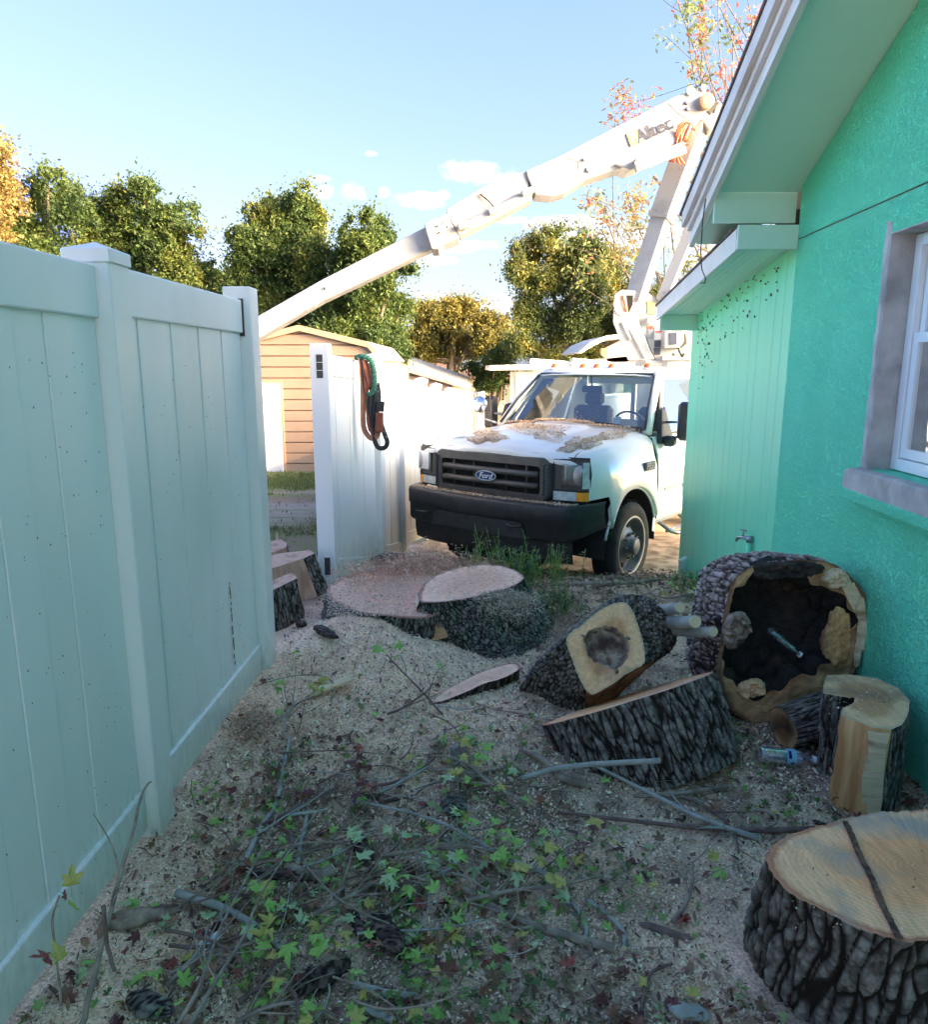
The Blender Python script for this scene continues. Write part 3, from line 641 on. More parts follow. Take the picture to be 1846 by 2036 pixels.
# green / dark specks and a rust streak on the fence face
mb = MB()
for k in range(170):
    Y = random.uniform(1.2, 3.4) if k % 3 else random.gauss(2.0, .2); Z = random.uniform(.1, 1.6); s = random.uniform(.0012, .0035)
    if abs(Y-2.27) < .09: continue
    x = fx(Y)+.0142+(.012 if Z < .17 else 0); mb.add([(x, Y-s*.7, Z), (x, Y, Z-s), (x, Y+s*.7, Z), (x, Y, Z+s*1.3), (x+.002, Y, Z)], [(0, 1, 4), (1, 2, 4), (2, 3, 4), (3, 0, 4)])
o = mb.build('speck', M['slot'], nf); o['kind'] = 'stuff'
mb = MB(); zz = .22
while zz < .62:
    s = .004*(1-abs(zz-.35)/.5); Y = 3.14+random.uniform(-.003, .003); x = fx(Y)+.0146; mb.box((x-.001, Y-s, zz), (x+.0012, Y+s, zz+random.uniform(.01, .04))); zz += random.uniform(.015, .045)
o = mb.build('rust_streak', M['leather'], nf); o['kind'] = 'stuff'

ff = thing('vinyl_fence', 'white vinyl fence running back beside the truck with a harness hung over it', 'fence', (-1.0, 5.2, 0))
FPX_ = [(655, 5.2, 1.72), (752, 6.3, 1.64), (797, 7.3, 1.535), (840, 8.6, 1.41), (869, 9.9, 1.32), (894, 11.8, 1.21), (912, 13.6, 1.12), (925, 15.6, 1.03), (934, 17.5, .95), (941, 19.5, .88), (947, 21.5, .81), (952, 23.5, .75), (957, 26, .68), (961, 28.5, .62)]
FP = [((x-923)/FPX*(Y*cp+.3), Y, z) for x, Y, z in FPX_]
for i, (x, y, z) in enumerate(FP):
    j = min(i+1, len(FP)-1); k = max(i-1, 0); d = Vector((FP[j][0]-FP[k][0], FP[j][1]-FP[k][1])); ang = math.atan2(d.y, d.x)-PI/2
    if i == 0: ang = -.02
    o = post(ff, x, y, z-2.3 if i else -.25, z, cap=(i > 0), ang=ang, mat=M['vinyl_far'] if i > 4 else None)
    if i == 0:
        for (z0, z1) in ((1.595, 1.645), (1.54, 1.59), (1.485, 1.535)):
            m2 = MB(); m2.box((x-.022, y-.0655, z0), (x+.022, y-.060, z1)); m2.build('slot', M['slot'], o)
        m2 = MB(); m2.box((x-.018, y-.0655, .07), (x+.024, y-.060, .20)); m2.build('slot', M['slot'], o)
    if i < len(FP)-1:
        x2, y2, z2 = FP[i+1]; dd = Vector((x2-x, y2-y)); dn = dd.normalized()*.06
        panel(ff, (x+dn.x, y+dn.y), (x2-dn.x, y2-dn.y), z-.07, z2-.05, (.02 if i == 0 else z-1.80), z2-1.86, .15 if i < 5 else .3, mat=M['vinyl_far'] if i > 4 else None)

# ------------------------------------------------------------------ SHEDS AND HOUSES BEYOND
shed = thing('metal_shed', 'tan metal shed with horizontal ribbed siding and white door behind the gap in the fence', 'shed', (-4, 17, -.84))
SY = 17.0
pk = P(597, 653, SY); er = P(733, 686, SY); el = Vector((2*pk.x-er.x, SY, er.z)); wr = P(750, 712, SY); wl = Vector((2*pk.x-wr.x, SY, wr.z)); zb = -.9
dl, dr, dt = P(480, 762, SY).x, P(558, 762, SY).x, P(540, 763, SY).z
nrib = 17; topz = pk.z; zz = np.linspace(zb, topz, nrib+1)
def width_at(z):
    if z <= wr.z: return wl.x, wr.x
    if z <= er.z:
        t = (z-wr.z)/(er.z-wr.z); return wl.x+(el.x-wl.x)*t, wr.x+(er.x-wr.x)*t
    t = (z-er.z)/(pk.z-er.z); return el.x+(pk.x-el.x)*t, er.x+(pk.x-er.x)*t
hgt = (er.z-zb)/12
z = zb
while z < topz-.02:
    z1 = min(z+hgt, topz-.01); a0, a1 = width_at(z); b0, b1 = width_at(z1)
    segs = [(a0, a1, b0, b1)]
    if z1 <= dt+.02: segs = [(dr+.05, a1, dr+.05, b1), (a0, dl-.05, b0, dl-.05)]
    for (p, q_, r_, s_) in segs:
        mb = MB(); g = hgt*.12   # each course leans out slightly at its foot
        mb.add([(p, SY, z+.012), (q_, SY, z+.012), (s_, SY+.0, z1), (r_, SY+.0, z1), (p, SY-.05, z+.012), (q_, SY-.05, z+.012), (s_+(q_-s_)*.25, SY-.05, z1-g), (r_+(p-r_)*.25, SY-.05, z1-g)],
               [(4, 5, 6, 7), (7, 6, 2, 3), (0, 1, 5, 4), (1, 2, 6, 5), (0, 4, 7, 3), (0, 3, 2, 1)])
        mb.build('siding_panel', M['tan_siding'], shed)
    z = z1
LSH = 9.0
mb = MB(); mb.add([(wl.x, SY+.04, zb), (wr.x, SY+.04, zb), (wr.x, SY+.04, wr.z), (er.x, SY+.04, er.z), (pk.x, SY+.04, pk.z), (el.x, SY+.04, el.z), (wl.x, SY+.04, wl.z)], [tuple(range(7))])
mb.build('wall', M['tan_siding'], shed)
for k in range(9):
    z0 = zb+k*(wr.z-zb)/9; z1 = zb+(k+1)*(wr.z-zb)/9; mb = MB(); mb.add([(wr.x, SY+.02, z0+.01), (wr.x, SY+LSH, z0+.01), (wr.x, SY+LSH, z1), (wr.x, SY+.02, z1), (wr.x+.05, SY+.02, z0+.01), (wr.x+.05, SY+LSH, z0+.01), (wr.x+.05, SY+LSH, z1-.06), (wr.x+.05, SY+.02, z1-.06)],
        [(4, 5, 6, 7), (7, 6, 2, 3), (0, 4, 5, 1), (0, 3, 7, 4), (1, 5, 6, 2)]); mb.build('siding_panel', M['tan_siding'], shed)
oh = .10
for A, B in (((pk.x, pk.z+.07), (er.x, er.z+.07)), ((er.x, er.z+.07), (wr.x+.12, wr.z-.02)), ((pk.x, pk.z+.07), (el.x, el.z+.07)), ((el.x, el.z+.07), (wl.x-.12, wl.z-.02))):
    mb = MB(); mb.add([(A[0], SY-.14, A[1]), (B[0], SY-.14, B[1]), (B[0], SY-.14, B[1]-.13), (A[0], SY-.14, A[1]-.13), (A[0], SY-.04, A[1]), (B[0], SY-.04, B[1]), (B[0], SY-.04, B[1]-.13), (A[0], SY-.04, A[1]-.13)],
        [(0, 3, 2, 1), (4, 5, 6, 7), (0, 1, 5, 4), (3, 7, 6, 2), (1, 2, 6, 5), (0, 4, 7, 3)]); mb.build('gable_trim', M['tan_trim'], shed)
    mb = MB(); mb.add([(A[0], SY-.04, A[1]), (B[0], SY-.04, B[1]), (B[0], SY+LSH, B[1]), (A[0], SY+LSH, A[1]), (A[0], SY-.04, A[1]-.03), (B[0], SY-.04, B[1]-.03), (B[0], SY+LSH, B[1]-.03), (A[0], SY+LSH, A[1]-.03)],
        [(0, 1, 2, 3), (4, 7, 6, 5), (1, 5, 6, 2), (0, 3, 7, 4), (0, 4, 5, 1), (3, 2, 6, 7)]); mb.build('roof', M['roof_metal'], shed)
mb = MB(); mb.box((dl, SY-.10, zb+.04), (dr, SY-.02, dt)); mb.build('door', M['door_white'], shed, bevel=.01)
mb = MB(); mb.box((dr, SY-.09, zb), (dr+.05, SY-.0, dt+.05)); mb.box((dl-.05, SY-.09, dt), (dr, SY-.0, dt+.05)); mb.build('door_frame', M['tan_trim'], shed)
mb = MB(); mb.box((dl-.2, SY-.5, zb), (dr+.3, SY-.12, zb+.06)); mb.build('door_step', M['concrete'], shed)

s2 = thing('lean_to_shed', 'low tan shed with pale sloping roof, just past the ribbed shed', 'shed', (-1, 27, -.9))
a = P(800, 729, 27); b = P(902, 764, 27); SX = P(899, 764, 27).x
n_ = 7
for k in range(n_):
    z0 = -.9+k*.33; z1 = min(z0+.33, 1.6)
    # each course runs until it meets the sloping roof line
    xl = a.x-.2
    def xr(z): return min(SX, a.x+(a.z-z)/(a.z-b.z)*(b.x-a.x))
    if xr(z0) <= xl+.05: continue
    mb = MB(); mb.add([(xl, 27, z0+.01), (xr(z0), 27, z0+.01), (max(xr(z1), xl+.02), 27, z1), (xl, 27, z1), (xl, 26.93, z0+.01), (xr(z0), 26.93, z0+.01), (max(xr(z1), xl+.02), 26.99, z1), (xl, 26.99, z1)], [(4, 5, 6, 7), (0, 1, 5, 4), (1, 2, 6, 5), (3, 7, 6, 2), (0, 3, 2, 1), (0, 4, 7, 3)])
    mb.build('siding_panel', M['tan_siding'], s2)
mb = MB(); mb.box((SX-.03, 27.01, -.9), (SX+.05, 31, b.z-.02)); mb.build('wall', M['tan_siding'], s2)
c = P(936, 776, 27); mb = MB(); mb.add([(SX, 26.98, -.9), (c.x, 28.6, -.9), (c.x, 28.6, c.z), (SX, 26.98, b.z), (SX, 27.2, -.9), (c.x, 28.8, -.9), (c.x, 28.8, c.z), (SX, 27.2, b.z)], [(0, 1, 2, 3), (4, 7, 6, 5), (3, 2, 6, 7), (1, 5, 6, 2)]); mb.build('wall', M['tan_siding'], s2)
mb = MB(); mb.add([(a.x-.4, 26.8, a.z+.08), (SX+.05, 26.8, b.z+.05), (c.x+.06, 28.7, c.z+.03), (c.x, 33, c.z+.4), (a.x-.4, 33, a.z+.55), (a.x-.4, 26.8, a.z-.02), (SX+.05, 26.8, b.z-.04), (c.x+.06, 28.7, c.z-.05)],
    [(0, 1, 2, 3, 4), (0, 5, 6, 1), (1, 6, 7, 2)]); mb.build('roof', M['roof_metal'], s2)

bh = thing('brown_roofed_house', 'distant house with dark reddish brown gable roof beyond the tan sheds', 'house', (-4, 46, -1))
a = P(815, 720, 46); b = P(905, 705, 46); mb = MB(); zr = P(860, 708, 46).z
mb.box((a.x, 46.3, -1), (b.x, 52, 1.3)); mb.build('wall', M['grey_house'], bh)
mb = MB(); mb.prism([(a.x-.5, 46, 1.1), (a.x-.3, 49, zr+.5), (b.x-.6, 49, zr+.5), (b.x+.5, 46, .9)], (0, 0, -.15)); mb.prism([(a.x-.3, 49.01, zr+.5), (b.x-.6, 49.01, zr+.5), (b.x, 52.5, 1.1), (a.x-.5, 52.5, 1.1)], (0, 0, -.15)); mb.build('roof', M['brown_roof'], bh)
g2 = thing('grey_house', 'distant low grey house with dark window between the sheds and the truck', 'house', (1, 42, -1))
a = P(915, 752, 42); b = P(1002, 752, 42); mb = MB(); mb.box((a.x, 42, -1), (b.x, 48, a.z)); mb.build('wall', M['grey_house'], g2)
mb = MB(); mb.prism([(a.x-.4, 41.5, a.z), (b.x+.4, 41.5, a.z), (b.x+.2, 45, a.z+.55), (a.x-.2, 45, a.z+.55)], (0, 0, .12)); mb.build('roof', M['brown_roof'], g2)
mb = MB(); q = P(992, 775, 42); mb.box((q.x-.3, 41.94, -.3), (q.x+.3, 42.02, q.z+.25)); mb.build('window', M['dark_gap'], g2)
wh = thing('white_house', 'white house with flat carport roof and pinkish stained wall behind the truck', 'house', (3, 19, -.9))
a = P(975, 735, 18); b = P(1200, 735, 18)
mb = MB(); mb.box((P(1018, 740, 18).x, 18.4, -.9), (8, 18.6, a.z-.05)); mb.build('wall', M['white_house'], wh)
mb = MB(); mb.box((P(1029, 740, 18).x, 18.34, -.9), (P(1050, 740, 18).x, 18.39, a.z-.06)); mb.build('stained_panel', M['pink'], wh)
mb = MB(); mb.prism([(a.x, 18, a.z-.02), (8, 18, a.z+.12), (8, 18, a.z+.28), (a.x, 18, a.z+.10)], (0, 4, 0)); mb.build('carport_roof', M['white_trim'], wh)
mb = MB(); mb.beam(P(1055, 722, 16.5), P(1135, 728, 16.5), .3, .20); mb.beam(P(1137, 722, 16.4), P(1290, 738, 16.4), .3, .22); mb.build('fallen_trim', M['fascia'], wh)
q = P(1205, 780, 18); mb = MB(); mb.box((q.x, 18.33, q.z-.2), (q.x+.9, 18.38, q.z+.45)); mb.build('window', M['glass'], wh)
g3 = thing('gabled_house', 'pale house with curved overhanging eave seen left of the crane pedestal', 'house', (5, 23, -1))
Yg = 23; mb = MB()
mb.prism([P(1208, 728, Yg), P(1208, 690, Yg), P(1245, 672, Yg), P(1330, 672, Yg), P(1330, 728, Yg)], (0, .3, 0)); mb.build('wall', M['white_house'], g3)
mb = MB(); mb.prism([P(1152, 700, Yg-1), P(1175, 680, Yg-1), P(1205, 668, Yg-1), P(1330, 652, Yg-1), P(1330, 660, Yg-1), P(1206, 676, Yg-1), P(1180, 688, Yg-1), P(1156, 703, Yg-1)], (0, 4, 0)); mb.build('roof', M['white_trim'], g3)
mb = MB(); mb.prism([P(1196, 706, Yg), P(1196, 694, Yg), P(1208, 690, Yg), P(1208, 716, Yg)], (0, .3, 0)); mb.build('brick_side', M['tan_trim'], g3)
mb = MB(); mb.prism([P(1060, 745, Yg), P(1060, 728, Yg), P(1330, 700, Yg), P(1330, 745, Yg)], (0, 4, 0)); mb.build('lower_roof', M['roof_metal'], g3)

def smoothp(pts, n=6):
    out = []
    for i in range(len(pts)-1):
        p0, p1, p2, p3 = pts[max(i-1, 0)], pts[i], pts[i+1], pts[min(i+2, len(pts)-1)]
        for k in range(n):
            t = k/n; out.append(.5*((2*p1)+(p2-p0)*t+(2*p0-5*p1+4*p2-p3)*t*t+(3*p1-p0-3*p2+p3)*t**3))
    return out+[pts[-1]]
# ------------------------------------------------------------------ small-piece builders
def scatter(name, pos, size, cols, mat, parent=None, thick=.25, flat=.35, asp=(.25, .7), seed=1, kind='stuff', nrm=None):
    r = np.random.default_rng(seed); n = len(pos); pos = np.asarray(pos, float)
    a = r.uniform(0, 2*PI, n); tl = r.normal(0, flat, (n, 2)); sz = np.asarray(size).reshape(-1); w = sz*r.uniform(asp[0], asp[1], n)
    t = np.stack([np.cos(a), np.sin(a), tl[:, 0]], -1); b = np.stack([-np.sin(a), np.cos(a), tl[:, 1]], -1)
    up = np.array([0, 0, 1.])*(sz*thick)[:, None]*r.uniform(-.4, 1, n)[:, None]
    v = np.empty((n, 4, 3)); sh = r.uniform(-.3, .3, (n, 4, 1))
    v[:, 0] = pos-t*sz[:, None]*.5-b*w[:, None]*.5; v[:, 1] = pos+t*sz[:, None]*.5*(1+sh[:, 1])-b*w[:, None]*.5
    v[:, 2] = pos+t*sz[:, None]*.5+b*w[:, None]*.5+up; v[:, 3] = pos-t*sz[:, None]*.5*(1+sh[:, 3])+b*w[:, None]*.5*(1+sh[:, 2])
    f = np.arange(4*n).reshape(n, 4); c = np.repeat(np.asarray(cols), 4, axis=0)
    o = mesh_obj(name, v.reshape(-1, 3), f, mat, parent, attrs={'col': c})
    if kind: o['kind'] = kind
    return o
def chipcols(n, seed=3, dark=.12, base=(.64, .46, .33)):
    r = np.random.default_rng(seed); c = np.array(base)*r.uniform(.55, 1.25, (n, 1))*r.uniform(.93, 1.07, (n, 3))
    pale = r.random(n) < .18; c[pale] = np.array([.72, .60, .44])*r.uniform(.8, 1.05, (pale.sum(), 1))
    d = r.random(n) < dark; c[d] = np.array([.11, .07, .05])*r.uniform(.5, 1.6, (d.sum(), 1)); return np.clip(c, 0, .85)
def text_obj(name, s, size, mat, parent, origin, ax, ay, depth=.004, shear=0., bold=0., sx=1.):
    cu = bpy.data.curves.new(name, 'FONT'); cu.body = s; cu.size = size; cu.extrude = depth; cu.shear = shear; cu.align_x = 'CENTER'; cu.align_y = 'CENTER'; cu.offset = bold; cu.resolution_u = 3
    t = bpy.data.objects.new('tmp', cu); link(t); dg = bpy.context.evaluated_depsgraph_get(); me = bpy.data.meshes.new_from_object(t.evaluated_get(dg))
    co = np.empty(len(me.vertices)*3); me.vertices.foreach_get('co', co); co = co.reshape(-1, 3); co[:, 0] *= sx; fs = [tuple(p.vertices) for p in me.polygons]
    bpy.data.objects.remove(t); ax = Vector(ax).normalized(); ay = Vector(ay).normalized(); az = ax.cross(ay)
    A = np.array([ax, ay, az]); v = co @ A+np.array(origin)
    return v, fs

# ------------------------------------------------------------------ BUCKET TRUCK
TH = .6695; TX, TY, TZ = .779, 7.156, -.465
rz = math.atan2(-math.cos(TH), -math.sin(TH))
truck = thing('bucket_truck', 'white bucket truck with raised boom parked nose towards us between fence and green house', 'truck', (TX, TY, TZ), rz)
TM = W[truck.name]; TI = TM.inverted()
def hoodh(x): return float(np.interp(x, [-.5, -.2, .3, .7, .82, .88], [1.435, 1.42, 1.38, 1.345, 1.325, 1.295]))
def hoodz(x, y):
    h = hoodh(x); a = abs(y); return float(np.interp(a, [0, .12, .25, .31, .35, .40, .56, .685, .785, .855, .915, .955], [h+.046, h+.045, h+.042, h+.034, h+.018, h+.014, h+.010, h-.004, h-.022, h-.055, h-.11, h-.2]))
R_ = .53
def xcurve(x, y): return x-.13*(abs(y)/.98)**3*max(0, min(1, (x-.2)/.6))
def side_w(x): return float(np.interp(x, [-.5, .5, .75, .88], [.985, .985, .965, .94]))
st = sorted(set([-.5, -.47]+[R_*math.cos(a) for a in np.linspace(0, PI, 21)]+[.56, .6, .66, .72, .78, .83, .865, .88]))
st = [x for x in st if x >= -.5]
rows = []
for x in st:
    dx = x; zb_ = .58
    if abs(dx) < R_: zb_ = max(.58, .42+math.sqrt(max(0, R_*R_-dx*dx)))
    if x > .5: zb_ = min(.93, .60+(x-.5)*9)
    h = hoodh(x); w = side_w(x); half = []
    zz_ = [zb_+(1.02-zb_)*t for t in (0, .04, .15, .3, .5, .75, 1)]
    for z in zz_:
        d = math.hypot(x, z-.42); fl = .028*math.exp(-((d-.58)/.07)**2) if z > .5 else 0
        if z == zz_[0] and abs(x) < R_: fl -= .03
        half.append((w+fl, z))
    half += [(w-.004, 1.09), (w-.03, 1.17), (w-.07, h-.11), (w-.13, h-.055), (w-.20, h-.022), (w-.30, h-.004), (.56, h+.010), (.48, h+.015), (.40, h+.014), (.35, h+.018), (.31, h+.034), (.25, h+.042), (.12, h+.045)]
    r = [Vector((xcurve(x, y), y, z)) for y, z in half]+[Vector((xcurve(x, 0), 0, h+.046))]+[Vector((xcurve(x, y), -y, z)) for y, z in reversed(half)]
    rows.append(r)
mb = MB(); mb.grid(rows); mb.build('hood', M['paint'], truck, smooth=True, local=True)
from mathutils.bvhtree import BVHTree
HBVH = BVHTree.FromPolygons([TM @ Vector(v) for v in mb.v], mb.f)
mb = MB(); ys_ = np.linspace(-.90, .90, 31)
mb.grid([[Vector((xcurve(.88, y)+o_, y*k_, hoodz(.88, y)-dz)) for y in ys_] for o_, dz, k_ in ((-.002, 0, 1), (.022, .014, .995), (.030, .035, .99), (.026, .062, .985))]); mb.build('hood_lip', M['paint'], truck, smooth=True, local=True)
# hood shut lines
for s in (1, -1):
    mb = MB(); mb.tube([Vector((xcurve(x, .80)-.003, s*(.80-.02*(x < .8)), hoodz(x, .80)+.0005)) for x in np.linspace(.875, -.48, 14)], .0035, 5); mb.build('shut_line', M['dark_gap'], truck, local=True)
    mb = MB(); mb.tube([Vector((-.505, s*.988, z)) for z in (.58, .8, 1.0)]+[Vector((-.505, s*.983, 1.09)), Vector((-.505, s*.955, 1.2)), Vector((-.505, s*.9, 1.36))], .006, 5); mb.build('shut_line', M['dark_gap'], truck, local=True)
    # wheel-arch lip and liner
    mb = MB(); mb.tube([Vector((R_*.99*math.cos(a), s*.975, .42+R_*.99*math.sin(a))) for a in np.linspace(.25, PI-.25, 20)], .012, 6); mb.build('arch_lip', M['paint'], truck, smooth=True, local=True)
    mb = MB(); rr_ = []
    for a in np.linspace(-.1, PI+.1, 18): rr_.append([Vector((.52*math.cos(a), s*y, .42+.52*math.sin(a))) for y in (.975, .5)])
    mb.grid(rr_); mb.build('wheel_liner', M['black_plastic'], truck, smooth=True, local=True)
    # fender rear skirt
    mb = MB(); mb.add([Vector((-.5, s*.985, .58)), Vector((-.50, s*.985, .45)), Vector((-.44, s*.985, .47)), Vector((-.45, s*.985, .60))], [(0, 1, 2, 3)]); mb.build('skirt', M['paint'], truck, local=True)
mb = MB(); mb.box((-.5, -.9, .5), (.55, -.52, 1.25)); mb.box((-.5, -.5, .3), (.86, .5, 1.25)); mb.box((-.5, .5, .98), (.5, .9, 1.2)); mb.build('engine_bay', M['dark_gap'], truck, local=True)
# nose panel between hood lip and bumper, painted, behind lamps
mb = MB(); rows = []
for z in (.90, 1.0, 1.1, 1.2, 1.285):
    rows.append([Vector((xcurve(.875, y)-.02, y, z)) for y in np.linspace(-.93, .93, 21)])
mb.grid(rows); mb.build('nose_panel', M['black_plastic'], truck, smooth=True, local=True)
# grille
gx = .90; gr = MB(); outer = []; inner = []
def rr_pts(hw, z0, z1, r, n=5, crown=0.):
    pts = []
    for (cy, cz, a0) in ((hw-r, z1-r, 0), (-hw+r, z1-r, PI/2), (-hw+r, z0+r, PI), (hw-r, z0+r, 3*PI/2)):
        for k in range(n+1):
            a = a0+PI/2*k/n; y = cy+r*math.cos(a); z = cz+r*math.sin(a)
            pts.append((y, z+(crown*(1-(y/hw)**2) if z > (z0+z1)/2 else -crown*.3*(1-(y/hw)**2))))
    return pts
po = rr_pts(.635, .905, 1.275, .07, 5, .025); pi_ = rr_pts(.54, .955, 1.195, .025, 5, .012); n = len(po)
gxo = lambda y: xcurve(.88, y)
vs = [Vector((gxo(y)+.005, y, z)) for y, z in po]+[Vector((gxo(y)+.05, y*.97, .905+(z-.905)*.97+.004)) for y, z in po]+[Vector((gxo(y)+.05, y, z)) for y, z in pi_]+[Vector((gxo(y)-.01, y, z)) for y, z in pi_]
fs = [(a*n+i, a*n+(i+1) % n, (a+1)*n+(i+1) % n, (a+1)*n+i) for a in range(3) for i in range(n)]
gr.add(vs, fs); g0 = gr.build('grille', M['grille'], truck, smooth=False, local=True, bevel=.006)
for zc in (1.128, 1.028):
    mb = MB(); mb.tube([Vector((gxo(y)+.035, y, zc)) for y in np.linspace(-.52, .52, 11)], .027, 8); mb.build('grille_bar', M['grille'], g0, smooth=True, local=True)
for yy in (-.40, .40):
    mb = MB(); mb.tube([Vector((gxo(yy)+.02, yy, .955)), Vector((gxo(yy)+.02, yy, 1.21))], .011, 6); mb.build('grille_post', M['grille'], g0, smooth=True, local=True)
for yy in (-.18, .18):
    mb = MB(); mb.tube([Vector((gxo(yy)+.0, yy, .955)), Vector((gxo(yy)+.0, yy, 1.21))], .009, 6); mb.build('grille_post', M['grille'], g0, smooth=True, local=True)
for s in (1, -1):          # honeycomb side vents
    mb = MB(); mb.beam((gxo(.585)+.052, s*.588, .96), (gxo(.585)+.052, s*.588, 1.22), .05, .006); v_ = mb.build('side_vent', M['slot'], g0, local=True)
    mb = MB()
    for k in range(14):
        for j in (-1, 0, 1): q = (gxo(.585)+.057, s*.588+j*.014+(k % 2)*.007, .975+k*.0175); mb.box((q[0]-.002, q[1]-.0055, q[2]-.0035), (q[0]+.002, q[1]+.0055, q[2]+.0035))
    o = mb.build('mesh_insert', M['decal_grey'], v_, local=True); o['kind'] = 'stuff'
bx_ = gxo(0)+.068; mb = MB(); mb.prism([(bx_-.02, .115*math.cos(a), 1.08+.046*math.sin(a)) for a in np.linspace(0, 2*PI, 25)[:-1]], (.02, 0, 0)); bd = mb.build('badge', M['chrome'], g0, local=True)
mb = MB(); mb.prism([(bx_, .103*math.cos(a), 1.08+.037*math.sin(a)) for a in np.linspace(0, 2*PI, 25)[:-1]], (.003, 0, 0)); mb.build('badge_face', M['ford_blue'], bd, local=True)
v_, f_ = text_obj('t', 'Ford', .075, None, None, (bx_+.005, 0, 1.078), (0, 1, 0), (0, 0, 1), .002, .35)
mesh_obj('lettering', v_, f_, M['decal_white'], bd, local=True)
# headlamps
for s in (1, -1):
    hx = lambda y: xcurve(.88, y)
    def hp(y, z, o=0): return Vector((hx(y)+o-(.07 if y > .9 else 0)*(y-.9)*12, s*y, z))
    mb = MB(); ys_ = np.linspace(.655, .935, 7)
    mb.grid([[hp(y, z, .012) for y in ys_] for z in (1.015, 1.262)]); hl = mb.build('headlight', M['grille'], truck, smooth=True, local=True)
    fr = [hp(.65, 1.008, .02), hp(.80, 1.006, .02), hp(.935, 1.01, .012), hp(.94, 1.15, .01), hp(.93, 1.262, .01), hp(.80, 1.27, .02), hp(.655, 1.268, .02), hp(.65, 1.008, .02)]
    mb = MB(); mb.tube(fr, .008, 6); mb.build('housing', M['black_plastic'], hl, local=True)
    mb = MB(); c = hp(.81, 1.145, .02); rr_ = []
    for t in (0, .35, .7, 1.0):
        k = 1-.5*t*t; rr_.append([c+Vector((t*.022-(.0 if t else 0), s*(.09*k if t < 1 else .0)*sgn_y, .085*k*sgn_z if t < 1 else 0)) for sgn_y, sgn_z in ((-1, -1), (1, -1), (1, 1), (-1, 1), (-1, -1))])
    mb.grid(rr_); mb.build('lens', M['steel'], hl, smooth=True, local=True)
    mb = MB(); mb.grid([[hp(y, z, .046) for y in np.linspace(.735, .885, 5)] for z in np.linspace(1.06, 1.235, 5)]); mb.build('lens_cover', M['car_glass'], hl, smooth=True, local=True)
    mb = MB(); mb.beam(hp(.725, 1.03, .02), hp(.725, 1.25, .02), .008, .01); mb.build('lens_rib', M['black_plastic'], hl, local=True)
    mb = MB(); mb.grid([[hp(y, z, .022) for y in (.895, .915, .935)] for z in (1.03, 1.25)]); mb.build('side_lens', M['lens'], hl, smooth=True, local=True)
    mb = MB(); mb.grid([[hp(y, z, .024) for y in np.linspace(.655, .85, 5)] for z in (.925, 1.0)]); mb.build('lower_lens', M['lens'], hl, smooth=True, local=True)
    mb = MB(); mb.grid([[hp(y, z, .026) for y in np.linspace(.852, .94, 5)] for z in (.925, 1.0)]); mb.build('turn_lamp', M['amber'], hl, smooth=True, local=True)
# bumper
mb = MB(); rows = []
prof = [(-.16, .90), (-.03, .905), (0, .90), (.012, .88), (.012, .77), (-.005, .755), (-.005, .62), (-.03, .59), (-.10, .58)]
for y in np.linspace(-1.0, 1.0, 41):
    a = abs(y); xf = 1.09-.06*(a/.8)**2-(.42*max(0, (a-.84)/.16)**2.2); up = .10*max(0, (a-.82)/.18)**1.5
    sc_ = 1-.0*a
    rows.append([Vector((xf+px_, y, pz_+(up if pz_ < .7 else 0))) for px_, pz_ in prof])
mb.grid(rows); bmp = mb.build('bumper', M['black_plastic'], truck, smooth=True, local=True)
mb = MB(); mb.prism([(1.00, -.52, .60), (1.00, .52, .60), (1.00, .48, .735), (1.00, -.48, .735)], (.088, 0, 0)); mb.build('plate_recess', M['black_plastic'], bmp, local=True)
for y in (-.62, .42):
    mb = MB(); mb.tube([(1.08, y-.07, .70), (1.12, y-.06, .71), (1.13, y, .705), (1.12, y+.06, .71), (1.08, y+.07, .70)], .011, 7); mb.build('tow_hook', M['black_plastic'], bmp, smooth=True, local=True)
mb = MB(); rows = []
for y in np.linspace(-.88, .88, 21): rows.append([Vector((1.0-.10*(y/.9)**4+o_, y, z)) for o_, z in ((0, .60), (.0, .50), (-.02, .40), (-.12, .37))])
mb.grid(rows); mb.build('valance', M['black_plastic'], truck, smooth=True, local=True)
mb = MB(); mb.box((-6, -.45, .42), (.85, -.3, .62)); mb.box((-6, .3, .42), (.85, .45, .62)); mb.tube([(0, -.8, .40), (0, .8, .40)], .06, 10); mb.build('chassis', M['black_plastic'], truck, local=True)
